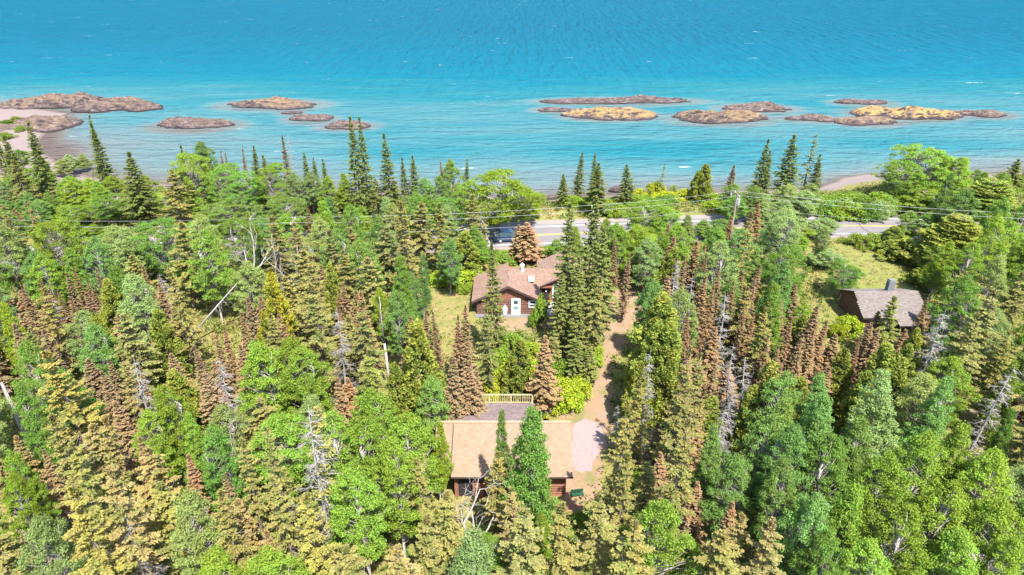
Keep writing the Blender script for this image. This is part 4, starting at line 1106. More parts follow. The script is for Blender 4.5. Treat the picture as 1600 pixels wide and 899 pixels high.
# kind, variant, x, y, height, crown width, turn, lean x, lean y, tone, label
TREES = [
('fir',0,-77.1,108.0,14.5,4.8,2.7,-0.02,0.03,'D','tall dark green spruce far left on the shore'),
('fir',7,-80.1,107.0,12.5,4.5,4.3,0.02,-0.00,'G','tall green spruce far left on the shore'),
('olive',10,-76.8,103.0,9.7,4.2,3.5,0.02,-0.01,'o','dull olive spruce far left on the shore'),
('fir',3,-71.1,114.0,14.4,2.8,2.6,-0.02,0.05,'G','slender twin-topped green spruce against the left bay, left stem'),
('fir',7,-69.1,113.0,13.1,3.7,3.9,0.03,0.06,'G','slender twin-topped green spruce against the left bay, right stem'),
('aspen',4,-91.2,134.8,4.0,3.9,5.3,0.05,0.06,'p','small pale green aspen far left on the shore, second from left of four'),
('sparse',8,-76.9,120.9,4.0,1.5,0.3,0.06,-0.05,'r','small brown thin spruce far left on the shore'),
('fir',7,-57.1,99.0,12.0,5.8,0.9,0.03,0.01,'D','dark green spruce far left on the shore, rightmost of three'),
('olive',7,-50.4,97.0,10.3,5.9,1.8,0.04,0.03,'O','golden olive spruce at left on the shore'),
('aspen',0,-59.4,106.0,6.6,4.6,5.3,-0.02,0.01,'l','lime green aspen at left on the shore'),
('rust',10,-75.9,98.0,3.6,2.4,2.2,-0.06,0.00,'n','small dark brown spruce far left on the shore'),
('birch',6,-67.9,99.0,3.6,6.3,0.1,-0.03,-0.04,'l','small lime green birch far left on the shore'),
('birch',8,-64.3,97.0,1.2,5.3,5.4,-0.02,-0.02,'l','small lime green birch far left by the road'),
('birch',3,-62.5,100.0,5.0,6.9,4.9,0.00,0.00,'g','small mid-green birch far left on the shore'),
('fir',4,-54.1,110.0,10.5,3.0,0.1,0.01,0.05,'G','green spruce at left on the shore, the left one'),
('aspen',1,-49.9,108.0,11.9,4.8,0.6,-0.02,0.04,'b','bluish green aspen at left on the shore, the left one'),
('rust',2,-48.3,110.0,9.6,1.4,4.6,-0.01,-0.05,'R','rust-red spruce at left on the shore, the left one'),
('rust',9,-46.8,109.0,9.5,1.5,1.5,-0.02,0.02,'R','rust-red spruce at left on the shore, the right one'),
('rust',7,-44.7,110.0,9.9,1.3,5.1,0.00,-0.05,'r','brown spruce at left on the shore'),
('fir',11,-42.8,110.0,10.5,2.6,3.9,-0.03,-0.05,'G','green spruce at left on the shore, the right one'),
('sparse',1,-44.8,112.0,10.1,1.1,6.2,0.01,0.04,'r','brown thin spruce at left on the shore'),
('fir',5,-40.1,108.0,9.5,2.9,5.1,0.04,0.02,'D','dark green spruce left of centre on the shore, the left one'),
('rust',9,-37.0,109.0,12.2,2.5,5.5,-0.00,-0.00,'n','dark brown spruce spire against the water behind the lime birch'),
('dead',9,-36.4,110.0,12.4,1.9,6.0,-0.00,-0.00,'x','tall dead grey spruce left of centre on the shore'),
('fir',5,-33.6,108.0,9.8,2.5,0.9,0.01,-0.01,'G','green spruce left of centre on the shore, the left one'),
('fir',2,-31.8,107.0,9.2,2.3,4.4,-0.01,0.02,'G','green spruce left of centre on the shore, the right one'),
('fir',3,-29.7,105.0,9.6,2.5,4.5,0.03,0.00,'D','dark green spruce left of centre on the shore, the right one'),
('birch',7,-50.1,104.0,10.5,7.9,0.7,-0.03,0.01,'m','bright green birch at left on the shore'),
('birch',7,-45.2,103.0,9.0,7.5,6.1,0.02,-0.01,'g','mid-green birch at left on the shore, the left one'),
('birch',3,-41.3,101.0,8.5,6.5,5.3,0.02,0.03,'g','mid-green birch at left on the shore, the right one'),
('birch',0,-36.9,103.0,9.2,6.4,1.8,0.03,-0.04,'l','lime green birch left of centre on the shore'),
('birch',2,-43.1,97.0,5.4,7.7,5.6,0.04,0.00,'b','small bluish green birch at left on the shore'),
('birch',5,-34.3,97.0,6.2,7.3,1.4,-0.03,0.04,'b','small bluish green birch left of centre on the shore'),
('olive',6,-26.0,93.0,7.4,4.5,3.7,-0.05,0.05,'O','golden olive spruce left of centre on the shore'),
('rust',4,-30.5,96.0,4.9,1.9,1.5,0.02,0.01,'r','small brown spruce left of centre on the shore'),
('bare',0,-30.7,72.8,12.0,4.5,0.2,-0.02,-0.00,'x','white bare birch with forked crown left of centre, left of the pair'),
('bare',2,-26.2,71.0,13.0,4.1,3.9,0.02,0.00,'x','white bare birch with forked crown left of centre, right of the pair'),
('birch',8,-46.1,92.0,3.9,6.9,5.7,0.07,-0.02,'g','small mid-green birch at left by the road'),
('fir',11,-23.2,100.0,17.6,3.8,4.4,0.00,0.03,'G','tallest twin-topped spruce overlapping the boulder islet, left stem'),
('fir',9,-22.2,101.0,17.1,3.5,5.1,0.00,0.02,'G','tallest twin-topped spruce overlapping the boulder islet, right stem'),
('fir',4,-19.0,102.0,14.1,4.1,2.0,0.05,-0.01,'G','tall green spruce just left of centre on the shore'),
('fir',10,-15.5,105.0,10.3,3.1,4.5,0.07,-0.01,'D','dark green spruce just left of centre on the shore, the left one'),
('fir',10,-17.3,106.0,9.4,2.5,6.3,-0.02,-0.01,'G','green spruce just left of centre on the shore'),
('rust',8,-11.1,108.0,8.4,1.7,4.3,0.04,0.05,'R','rust-red spruce just left of centre on the shore'),
('aspen',8,-9.6,108.0,9.0,3.6,4.9,0.02,0.07,'m','bright green aspen just left of centre on the shore'),
('fir',0,-7.8,107.0,9.0,2.3,2.4,-0.03,0.07,'D','dark green spruce just left of centre on the shore, the right one'),
('olive',10,-11.5,69.6,15.0,4.3,2.8,0.04,-0.00,'O','tall golden olive spruce just left of centre on the shore'),
('aspen',4,-18.9,90.0,4.7,4.7,4.9,-0.02,-0.05,'b','small bluish green aspen left of centre by the road'),
('aspen',10,-19.6,86.0,3.8,4.0,2.5,0.02,-0.00,'p','small pale green aspen left of centre by the road'),
('birch',0,-2.6,96.0,10.4,11.0,5.2,0.04,-0.03,'l','big spreading lime-topped birch by the road above the brown house'),
('bare',1,-3.2,93.5,8.5,5.6,5.3,0.00,0.03,'x','grey dead birch limbs inside the big spreading lime birch'),
('birch',2,2.8,101.0,5.8,5.6,3.1,0.02,-0.02,'l','small lime green birch just right of centre on the shore'),
('birch',7,-6.2,98.0,8.3,5.8,2.4,0.01,-0.03,'m','bright green birch just left of centre on the shore'),
('birch',1,-9.4,96.0,6.4,5.2,0.7,0.01,0.01,'g','small mid-green birch just left of centre on the shore'),
('cedar',9,-6.0,81.3,7.0,5.2,1.2,-0.04,0.01,'C','bright dense cedar behind the flowering shrub by the lawn'),
('bare',0,-9.5,78.1,5.0,2.1,5.4,-0.01,-0.02,'x','small bare white birch just left of centre by the road'),
('fir',1,-1.7,61.0,13.5,3.0,3.4,0.01,0.05,'o','tall narrow golden spruce standing before the left wing of the brown house'),
('aspen',2,-10.3,69.4,9.0,2.2,0.6,0.05,-0.00,'b','bluish green aspen just left of centre by the road, the left one'),
('rust',1,1.2,87.5,5.1,3.0,3.6,0.03,0.04,'R','small rust-red spruce just right of centre by the road'),
('rust',2,2.1,86.5,5.9,5.1,4.8,0.01,0.02,'R','reddish brown spruce with bare lower trunk behind the brown house roof'),
('fir',9,8.8,111.0,5.9,3.0,2.1,-0.00,-0.03,'D','small dark green spruce just right of centre on the shore'),
('fir',8,11.2,112.0,9.5,2.6,2.9,-0.06,0.00,'D','slim dark spruce with grey tip at the shore, between two green spruces'),
('fir',5,13.7,110.0,9.5,2.3,0.5,-0.00,-0.01,'D','dark green spruce just right of centre on the shore'),
('fir',9,13.8,105.0,8.9,4.7,0.8,0.02,-0.03,'G','dense bright green spruce at the road, right of the slim dark spires'),
('fir',11,19.4,109.0,7.5,3.6,5.0,-0.07,0.05,'D','dark spruce with bare lower stem by the shore right of the spire group'),
('sparse',11,25.9,115.0,6.9,1.8,4.7,-0.03,-0.09,'o','dull thin spruce right of centre on the shore'),
('shrub',8,25.6,115.7,3.5,3.9,0.1,0.03,0.00,'L','bright lime shrub right of centre on the shore, second from left of four'),
('shrub',6,29.0,117.3,3.0,1.8,0.8,0.01,-0.01,'p','pale green shrub right of centre on the shore'),
('shrub',7,22.6,115.4,2.2,4.5,5.6,0.04,0.03,'L','bright lime shrub right of centre on the shore, leftmost of four'),
('shrub',7,31.2,115.7,2.2,4.5,1.9,0.03,-0.01,'L','bright lime shrub right of centre on the shore, rightmost of four'),
('shrub',2,26.6,112.8,2.0,4.9,1.4,0.01,-0.00,'L','bright lime shrub right of centre on the shore, third from left of four'),
('fir',2,6.1,66.0,16.0,3.9,4.7,-0.04,0.01,'G','tall green spruce at the right end of the brown house'),
('fir',6,8.5,69.0,15.5,4.4,3.9,-0.07,0.02,'G','tall green spruce hiding the right wing of the brown house'),
('fir',8,9.4,65.1,14.0,4.1,0.6,-0.01,0.01,'o','tall dull green spruce just right of centre by the road'),
('fir',3,7.0,63.0,11.5,3.6,6.3,-0.02,0.01,'o','dull green spruce just right of centre level with brown house, rightmost of three'),
('fir',2,5.2,62.7,9.5,2.7,0.2,0.00,-0.04,'o','dull green spruce just right of centre level with brown house, leftmost of three'),
('olive',5,8.2,60.6,10.5,3.0,5.9,0.05,-0.01,'O','golden olive spruce just right of centre level with brown house'),
('rust',7,12.9,77.0,7.7,1.4,4.2,0.01,0.05,'r','brown spruce just right of centre by the road, the left one'),
('birch',2,19.5,93.0,6.8,8.6,0.4,0.03,0.01,'m','bright green birch right of centre on the shore'),
('birch',6,22.4,92.0,5.9,6.5,2.4,-0.02,-0.04,'m','small bright green birch right of centre on the shore'),
('birch',5,17.3,84.0,5.0,6.9,3.6,-0.01,-0.00,'m','small bright green birch right of centre by the road'),
('cedar',6,18.2,71.2,9.0,4.4,0.1,0.04,-0.02,'c','green cedar right of centre by the road'),
('shrub',10,17.1,104.7,2.2,3.1,4.4,-0.01,-0.05,'L','bright lime shrub just right of centre on the shore'),
('cedar',4,33.0,113.0,7.1,4.4,4.5,-0.01,0.00,'C','yellow-green cedar right of centre on the shore'),
('cedar',9,32.2,114.0,5.7,3.3,5.9,-0.00,-0.04,'c','small green cedar right of centre on the shore'),
('rust',3,36.8,111.0,6.9,2.6,4.3,-0.01,-0.05,'n','dark brown spruce right of centre on the shore, the left one'),
('fir',7,40.0,107.0,12.3,3.7,5.7,0.05,0.00,'D','tall dark green spruce right of centre on the shore'),
('fir',8,41.4,107.0,10.6,2.9,3.0,0.02,-0.02,'D','dark green spruce at right on the shore, the left one'),
('fir',8,45.1,108.0,12.7,5.2,2.0,0.03,0.02,'D','broad pointed dark green spruce, tallest of the right shore group'),
('sparse',9,48.5,109.0,12.8,3.1,4.6,0.10,0.00,'D','thin leaning spruce right of the broad pointed one'),
('fir',0,49.6,107.0,9.8,3.5,1.4,0.02,-0.02,'D','dark green spruce at right on the shore, the right one'),
('aspen',11,34.7,101.0,5.3,4.0,4.0,0.02,-0.01,'g','small mid-green aspen right of centre on the shore'),
('olive',0,26.0,69.5,14.0,2.7,0.0,-0.01,0.02,'Y','tall yellowish olive spruce right of centre on the shore'),
('rust',11,22.4,72.3,8.6,1.5,4.6,-0.04,0.01,'r','brown spruce right of centre by the road'),
('birch',8,42.1,84.0,2.9,4.7,1.9,0.00,0.05,'p','small pale green birch at right by the road'),
('birch',9,41.0,76.0,4.6,5.2,5.3,0.02,0.01,'g','thin-crowned birch overhanging the left end of the grey cabin roof'),
('birch',6,69.3,112.0,9.4,11.9,5.6,-0.04,0.02,'m','largest bright birch crown at right reaching above the water'),
('birch',5,64.7,110.0,7.8,7.5,0.4,-0.01,-0.02,'g','mid-green birch far right on the shore'),
('fir',11,82.8,109.0,8.2,4.7,5.1,0.01,0.00,'G','green spruce far right on the shore'),
('birch',2,68.8,105.0,4.9,8.3,5.1,-0.03,0.01,'m','small bright green birch far right on the shore'),
('shrub',3,56.3,108.1,3.0,3.8,3.1,-0.00,-0.03,'m','bright green shrub at right on the shore, fourth from left of seven'),
('shrub',3,57.9,106.7,3.0,4.2,1.3,0.02,0.03,'g','mid-green shrub at right on the shore, third from left of four'),
('shrub',9,61.4,108.2,3.0,4.7,5.5,0.01,0.02,'m','bright green shrub at right on the shore, sixth from left of seven'),
('shrub',7,62.5,106.2,3.0,4.2,1.2,-0.00,-0.06,'m','bright green shrub at right on the shore, rightmost of seven'),
('shrub',10,53.4,104.0,3.0,3.5,5.1,0.01,-0.01,'l','lime green shrub at right on the shore'),
('shrub',2,54.1,108.1,3.0,3.2,1.4,-0.03,0.06,'m','bright green shrub at right on the shore, third from left of seven'),
('pine',5,68.2,92.0,10.2,11.9,3.2,0.02,0.04,'C','large white pine with layered plates at the right edge by the road'),
('pine',5,57.9,83.0,8.3,10.1,5.2,0.04,-0.05,'C','white pine with layered plates behind the grey cabin'),
('cedar',1,54.7,87.0,3.3,6.7,3.6,-0.02,0.03,'C','small yellow-green cedar far right by the road'),
('cedar',6,54.9,91.0,3.6,5.0,3.3,-0.01,0.00,'c','small green cedar far right by the road'),
('cedar',0,53.7,89.0,2.3,4.0,0.0,-0.00,-0.03,'c','small green cedar at right by the road'),
('cedar',1,53.1,79.0,3.2,4.6,3.1,-0.05,0.04,'c','small green cedar far right level with brown house'),
('pine',2,63.8,80.0,7.3,7.4,2.3,0.06,-0.01,'c','green pine far right by the road'),
('birch',10,55.5,78.0,5.4,6.5,0.2,0.00,-0.05,'c','small green birch far right by the road'),
('shrub',8,50.8,92.1,1.8,4.1,4.1,0.02,0.04,'C','low clipped hedge shrub beside the road, left half'),
('shrub',8,53.3,92.1,1.8,3.7,5.8,-0.00,0.01,'C','low clipped hedge shrub beside the road, right half'),
('rust',3,-50.1,62.4,8.6,1.9,3.2,0.02,0.01,'r','brown spruce far left level with brown house, second from left of six'),
('rust',1,-50.3,65.9,7.7,1.3,1.9,-0.01,-0.06,'R','rust-red spruce far left level with brown house, leftmost of three'),
('rust',1,-49.5,65.4,6.9,1.1,2.0,-0.02,-0.02,'R','rust-red spruce far left level with brown house, rightmost of three'),
('rust',2,-47.3,65.0,8.6,2.1,6.1,-0.00,-0.03,'n','dark brown spruce far left level with brown house, the left one'),
('rust',1,-48.2,68.2,7.7,1.7,4.0,0.04,-0.01,'O','golden spruce far left level with brown house'),
('rust',2,-46.3,66.3,7.3,1.3,1.2,0.03,-0.00,'r','brown spruce far left level with brown house, third from left of six'),
('rust',9,-45.9,68.2,7.7,1.3,2.6,-0.02,-0.02,'r','brown spruce far left level with brown house, rightmost of six'),
('rust',4,-48.9,65.5,6.5,1.3,0.3,-0.01,0.01,'R','small rust-red spruce far left level with brown house, the right one'),
('rust',10,-45.4,65.4,6.9,1.5,0.0,0.03,-0.03,'r','brown spruce far left level with brown house, fourth from left of six'),
('rust',3,-45.9,62.7,6.9,1.6,4.3,-0.02,0.02,'n','dark brown spruce far left level with brown house, the right one'),
('olive',0,-44.4,56.6,11.0,3.8,2.4,0.01,0.06,'O','golden olive spruce far left level with brown house'),
('aspen',6,-47.4,56.4,10.0,3.3,2.6,0.02,-0.03,'l','lime green aspen far left level with brown house'),
('aspen',1,-41.2,56.7,8.5,3.9,3.4,0.00,0.10,'p','pale green aspen far left below brown house, the right one'),
('cedar',9,-41.5,62.1,9.5,3.6,1.1,0.03,0.00,'C','yellow-green cedar far left level with brown house'),
('cedar',5,-39.0,56.3,9.0,3.1,2.3,0.02,-0.04,'C','yellow-green cedar far left below brown house, the right one'),
('rust',5,-37.0,56.9,7.3,1.6,5.6,-0.00,-0.02,'r','brown spruce far left below brown house, the right one'),
('aspen',2,-41.1,64.4,10.0,4.5,3.2,0.04,-0.01,'g','mid-green aspen far left level with brown house'),
('dead',3,-38.6,67.4,7.5,2.7,2.3,-0.01,-0.01,'x','dead grey spruce at left level with brown house'),
('olive',3,-31.7,58.2,13.0,2.9,0.1,-0.05,0.00,'O','tall golden olive spruce at left level with brown house'),
('cedar',8,-33.9,57.0,9.0,4.1,0.4,0.01,0.03,'C','yellow-green cedar at left level with brown house'),
('olive',0,-33.9,43.0,13.0,4.6,1.5,-0.01,-0.05,'Y','tall yellowish olive spruce far left below brown house'),
('aspen',1,-38.9,45.8,12.0,3.2,0.6,0.04,-0.03,'g','mid-green aspen far left below brown house, the left one'),
('rust',2,-34.7,49.7,7.7,1.9,0.7,-0.01,-0.05,'n','dark brown spruce far left below brown house, rightmost of five'),
('rust',2,-32.0,48.7,7.7,1.8,0.7,0.03,0.06,'r','brown spruce at left below brown house, leftmost of seven'),
('olive',9,-31.9,47.1,10.0,2.2,4.0,-0.01,-0.01,'T','tan olive spruce far left below brown house'),
('aspen',6,-36.6,42.2,11.0,3.0,0.4,-0.01,0.04,'g','mid-green aspen far left level with garage'),
('olive',11,-42.4,51.5,10.0,3.4,5.8,0.03,-0.01,'O','golden olive spruce far left below brown house'),
('rust',10,-26.6,58.1,7.7,1.8,6.2,0.02,-0.03,'R','rust-red spruce at left level with brown house'),
('rust',1,-27.5,56.4,7.3,1.5,6.2,0.02,0.04,'R','rust-red spruce at left below brown house'),
('rust',11,-26.3,60.2,8.6,2.2,5.8,0.04,0.04,'n','dark brown spruce at left level with brown house'),
('rust',10,-27.5,54.3,7.7,1.6,5.1,0.04,-0.02,'r','brown spruce at left below brown house, sixth from left of seven'),
('rust',10,-28.3,52.0,7.7,1.6,3.9,-0.00,0.03,'r','brown spruce at left below brown house, third from left of seven'),
('rust',1,-20.9,56.3,6.9,1.1,5.7,-0.01,0.01,'r','brown spruce left of centre below brown house, the right one'),
('rust',8,-27.2,51.0,6.9,1.5,2.3,-0.02,-0.02,'r','brown spruce at left below brown house, fourth from left of seven'),
('cedar',11,-23.9,61.0,11.0,3.8,2.2,0.02,-0.00,'y','bright yellow cedar standing out left of centre'),
('cedar',10,-24.5,58.6,8.0,3.1,4.2,0.02,-0.02,'y','lower bright yellow cedar just below the tall yellow one'),
('aspen',2,-21.8,49.3,10.0,4.5,1.1,-0.00,-0.00,'g','mid-green aspen at left below brown house'),
('aspen',11,-17.5,48.3,10.0,4.4,1.5,0.02,-0.03,'m','bright green aspen left of centre below brown house, rightmost of three'),
('dead',5,-15.2,51.7,12.0,2.9,3.6,-0.00,-0.03,'x','dead grey spruce left of the whitish snag, below the rusty spruces'),
('dead',9,-23.1,45.2,11.0,3.1,4.4,0.01,-0.02,'x','dead grey spruce at left below brown house, the right one'),
('olive',4,-17.5,54.2,13.0,3.7,1.1,-0.03,-0.01,'O','tall golden olive spruce left of centre level with brown house'),
('olive',1,-19.7,60.0,13.0,3.2,3.3,-0.02,0.01,'O','tall golden olive spruce left of centre by the road'),
('rust',4,-17.4,63.4,8.6,1.8,1.9,-0.04,-0.02,'R','rust-red spruce left of centre level with brown house, the left one'),
('rust',5,-15.1,60.3,9.0,2.2,1.3,-0.03,0.02,'R','rust-red spruce left of centre level with brown house, the right one'),
('rust',10,-18.6,63.7,7.7,1.6,0.4,0.05,0.07,'r','brown spruce left of centre level with brown house, second from left of three'),
('rust',3,-13.7,58.1,7.7,1.6,0.3,-0.06,0.03,'r','brown spruce left of centre level with brown house, rightmost of three'),
('olive',0,-13.3,51.7,12.5,4.0,2.6,-0.03,0.01,'o','tall dull olive spruce left of centre level with brown house'),
('aspen',0,-13.8,63.3,8.0,2.3,2.9,0.00,-0.01,'l','lime green aspen left of centre level with brown house'),
('olive',5,-12.1,46.7,11.0,3.2,3.2,-0.06,-0.03,'C','yellow-green olive spruce left of centre below brown house'),
('aspen',1,-11.6,59.8,9.5,3.2,5.6,0.02,-0.01,'b','bluish green aspen just left of centre level with brown house, the left one'),
('rust',2,-10.0,58.6,6.9,2.2,2.8,0.01,0.03,'R','rust-red spruce just left of centre below brown house'),
('rust',8,-8.6,59.9,6.9,1.6,2.4,0.02,-0.00,'r','brown spruce just left of centre level with brown house'),
('rust',7,-7.4,59.0,7.3,1.5,2.9,0.07,0.01,'n','dark brown spruce just left of centre level with brown house'),
('cedar',11,-7.4,47.7,13.0,5.1,4.5,0.00,0.03,'C','big yellow-green cedar with visible grey trunk left of the garage deck'),
('aspen',9,-6.2,46.0,9.0,3.3,0.9,-0.05,-0.02,'b','bluish green aspen just left of centre below brown house'),
('cedar',8,-9.3,47.9,9.0,3.1,3.3,0.07,-0.01,'C','yellow-green cedar just left of centre below brown house'),
('rust',6,-5.4,56.2,8.6,1.8,4.6,0.01,-0.04,'R','left of two rust spruce spires on the path left of the brown house'),
('rust',1,-4.6,56.1,9.5,2.2,4.3,-0.02,-0.02,'R','right of two rust spruce spires on the path left of the brown house'),
('rust',4,-5.0,46.4,9.9,2.7,1.6,0.04,0.03,'n','dark brown spruce just left of centre below brown house'),
('rust',8,-3.6,47.2,9.5,2.5,2.7,-0.02,-0.01,'r','brown spruce just left of centre below brown house, second from left of three'),
('rust',1,-2.9,47.9,7.7,2.3,4.5,0.00,0.01,'r','brown spruce just left of centre below brown house, rightmost of three'),
('olive',9,-2.0,53.3,11.0,2.4,4.5,0.01,0.03,'o','dull olive spruce just left of centre level with brown house'),
('rust',1,2.8,51.7,9.0,3.2,1.7,-0.03,0.01,'r','brown broad spruce standing alone in front of the concrete walk'),
('shrub',0,-1.3,58.9,3.0,3.9,1.9,-0.03,0.01,'m','bright green shrub just left of centre below brown house, the right one'),
('shrub',11,0.9,56.9,3.2,4.1,1.3,0.03,-0.04,'L','bright lime shrub just right of centre below brown house, leftmost of three'),
('shrub',5,-0.6,55.5,3.0,4.4,1.4,-0.01,0.04,'L','bright lime shrub just left of centre below brown house'),
('shrub',2,-1.9,56.0,3.0,3.2,4.3,-0.00,0.01,'m','bright green shrub just left of centre below brown house, the left one'),
('shrub',2,4.9,53.9,2.6,4.0,2.9,-0.02,-0.01,'L','bright lime shrub just right of centre level with garage, second from left of five'),
('shrub',0,6.4,54.4,2.6,2.7,3.3,-0.01,0.02,'L','bright lime shrub just right of centre level with garage, fourth from left of five'),
('shrub',1,7.5,58.9,3.0,2.9,3.4,-0.02,0.01,'m','bright green shrub just right of centre below brown house, rightmost of five'),
('shrub',7,8.7,60.8,2.6,2.4,6.0,-0.02,-0.01,'L','bright lime shrub just right of centre below brown house, rightmost of three'),
('shrub',1,4.5,57.8,2.6,2.8,4.1,0.02,-0.02,'m','bright green shrub just right of centre below brown house, third from left of five'),
('shrub',5,0.0,62.8,2.6,3.0,0.3,-0.01,-0.02,'m','bright green shrub just right of centre below brown house, leftmost of five'),
('shrub',2,1.9,61.2,2.4,2.7,0.8,0.01,-0.03,'L','bright lime shrub just right of centre below brown house, second from left of three'),
('shrub',4,3.0,52.6,2.4,3.0,3.4,-0.03,-0.00,'L','bright lime shrub just right of centre level with garage, leftmost of five'),
('shrub',9,-1.4,63.5,2.2,2.8,5.6,0.03,-0.07,'o','dull shrub just left of centre below brown house'),
('shrub',11,3.3,68.6,4.2,1.8,2.7,-0.01,-0.02,'m','bright green shrub just right of centre level with brown house'),
('shrub',1,2.6,68.5,2.6,1.5,5.3,-0.01,0.01,'m','bright green shrub just right of centre below brown house, second from left of five'),
('shrub',6,5.7,52.7,2.0,2.4,3.9,-0.06,0.03,'L','bright lime shrub just right of centre level with garage, third from left of five'),
('shrub',6,-1.8,53.4,2.6,2.4,2.3,0.00,0.01,'L','bright lime shrub just left of centre level with garage'),
('shrub',9,6.7,57.8,2.6,2.3,6.2,0.04,-0.01,'m','bright green shrub just right of centre below brown house, fourth from left of five'),
('shrub',4,-7.3,79.5,2.2,5.5,4.3,-0.01,0.06,'L','bright flowering shrub at the far end of the lawn left of the house'),
('shrub',1,-5.8,76.7,1.8,1.8,4.3,0.08,0.00,'m','bright green shrub just left of centre level with brown house'),
('shrub',4,-9.1,79.6,1.8,3.0,5.0,0.02,-0.08,'L','bright lime shrub just left of centre level with brown house, the left one'),
('shrub',11,-4.6,79.6,1.8,3.3,6.0,0.01,-0.00,'L','bright lime shrub just left of centre level with brown house, the right one'),
('fir',9,7.6,56.9,5.0,2.5,1.5,-0.04,-0.00,'o','small dull green spruce just right of centre below brown house, the right one'),
('fir',8,6.3,57.3,5.5,2.3,3.3,-0.03,-0.02,'o','small dull green spruce just right of centre below brown house, the left one'),
('olive',1,4.3,58.8,5.0,1.9,3.0,0.02,-0.03,'o','small dull olive spruce just right of centre below brown house'),
('fir',7,6.7,59.9,8.0,3.0,0.0,0.00,-0.09,'o','dull green spruce just right of centre level with brown house, second from left of three'),
('cedar',0,13.3,54.2,12.5,6.1,2.0,-0.05,-0.01,'C','great yellow-green cedar right of the driveway bend'),
('cedar',6,12.2,50.8,11.0,4.8,0.4,0.04,0.01,'C','yellow-green cedar right of centre below brown house, second from left of three'),
('cedar',9,13.4,49.9,11.5,4.5,2.0,0.02,0.02,'C','yellow-green cedar right of centre below brown house, rightmost of three'),
('cedar',2,11.3,49.4,8.0,3.4,2.8,0.04,-0.01,'C','yellow-green cedar right of centre below brown house, leftmost of three'),
('dead',5,10.8,45.1,12.0,2.3,3.1,0.01,-0.04,'x','grey dead spruce in front of the great yellow-green cedar'),
('olive',2,9.9,43.9,9.5,2.6,1.7,0.01,0.01,'O','golden olive spruce right of centre level with garage'),
('dead',1,9.0,45.6,6.0,1.6,3.4,0.04,0.03,'x','small dead grey spruce just right of centre level with garage'),
('rust',2,18.7,60.4,10.3,2.6,0.2,0.05,-0.03,'r','brown spruce right of centre level with brown house, second from left of five'),
('rust',7,20.6,62.4,8.6,1.6,1.7,-0.03,-0.01,'R','rust-red spruce right of centre level with brown house, second from left of four'),
('rust',4,22.0,64.9,9.5,1.9,3.8,0.03,0.01,'n','dark brown spruce right of centre by the road, the right one'),
('rust',5,17.0,56.2,8.6,1.7,6.2,-0.05,-0.03,'R','rust-red spruce right of centre level with brown house, leftmost of four'),
('rust',5,21.3,67.4,9.5,1.4,2.7,0.04,0.07,'n','dark brown spruce right of centre by the road, the left one'),
('rust',2,22.9,58.5,8.6,1.6,2.2,0.03,-0.01,'r','brown spruce right of centre level with brown house, fourth from left of five'),
('rust',10,23.3,64.2,8.2,1.8,4.9,0.01,0.01,'r','brown spruce right of centre level with brown house, third from left of five'),
('rust',8,25.3,67.2,7.7,1.6,4.8,-0.02,-0.00,'R','rust-red spruce right of centre level with brown house, third from left of four'),
('rust',7,23.7,58.1,7.7,1.5,4.5,-0.01,0.02,'R','rust-red spruce right of centre level with brown house, rightmost of four'),
('rust',5,26.1,62.2,7.7,1.6,3.2,-0.05,-0.00,'r','brown spruce at right level with brown house, leftmost of three'),
('rust',2,27.2,61.9,8.6,1.7,3.9,0.01,0.04,'r','brown spruce at right level with brown house, second from left of three'),
('rust',6,26.0,55.6,8.6,1.7,0.6,0.00,0.02,'R','rust-red spruce at right level with brown house'),
('rust',8,29.3,58.1,8.6,2.9,5.0,0.02,-0.02,'r','brown spruce at right level with brown house, rightmost of three'),
('rust',9,29.6,56.8,7.7,1.9,0.4,0.04,0.05,'R','rust-red spruce at right below brown house, leftmost of three'),
('rust',0,23.7,54.3,7.7,1.6,5.3,-0.02,-0.03,'r','brown spruce at right below brown house, second from left of six'),
('rust',4,26.0,52.9,8.2,2.1,5.0,0.04,0.02,'n','dark brown spruce at right below brown house'),
('rust',8,24.2,52.0,7.7,1.6,5.8,-0.05,-0.02,'r','brown spruce at right below brown house, third from left of six'),
('rust',8,15.1,49.7,9.5,2.2,5.0,0.03,0.01,'r','brown spruce right of centre below brown house, leftmost of three'),
('rust',7,17.7,49.9,7.7,1.6,5.4,-0.01,-0.02,'r','brown spruce right of centre below brown house, rightmost of three'),
('rust',0,25.8,65.8,8.2,1.7,4.0,0.00,-0.04,'n','dark brown spruce right of centre level with brown house, the right one'),
('dead',10,20.6,58.0,10.0,3.4,2.3,0.01,-0.01,'x','tall pale grey dead spruce among rust spruces left of the cabin'),
('dead',1,19.5,47.1,9.5,3.0,1.2,0.02,-0.04,'x','dead grey spruce right of centre below brown house, the right one'),
('dead',6,16.7,42.8,10.0,2.2,4.4,0.03,-0.01,'x','dead grey spruce right of centre level with garage, the right one'),
('aspen',0,24.3,66.2,7.0,3.1,1.4,0.02,-0.05,'b','bluish green aspen right of centre level with brown house, the right one'),
('aspen',0,30.8,63.7,6.0,2.3,5.2,0.02,-0.03,'l','small lime green aspen at right level with brown house'),
('olive',5,23.2,54.9,10.0,2.7,1.5,0.02,0.02,'O','golden olive spruce right of centre below brown house'),
('olive',0,12.1,39.8,15.0,2.9,2.7,0.00,0.02,'O','huge golden spruce column right of the driveway, tallest in the lower right'),
('olive',7,13.3,40.2,14.0,2.8,3.8,-0.05,0.05,'O','tall golden olive spruce right of centre below brown house'),
('olive',0,11.8,39.9,12.0,2.8,3.1,-0.01,-0.00,'o','dull olive spruce right of centre level with garage'),
('cedar',11,21.4,46.4,10.0,4.5,1.1,-0.01,-0.03,'Y','yellowish cedar at right below brown house'),
('cedar',10,19.7,45.7,8.0,3.2,5.5,-0.01,-0.01,'C','yellow-green cedar right of centre level with garage'),
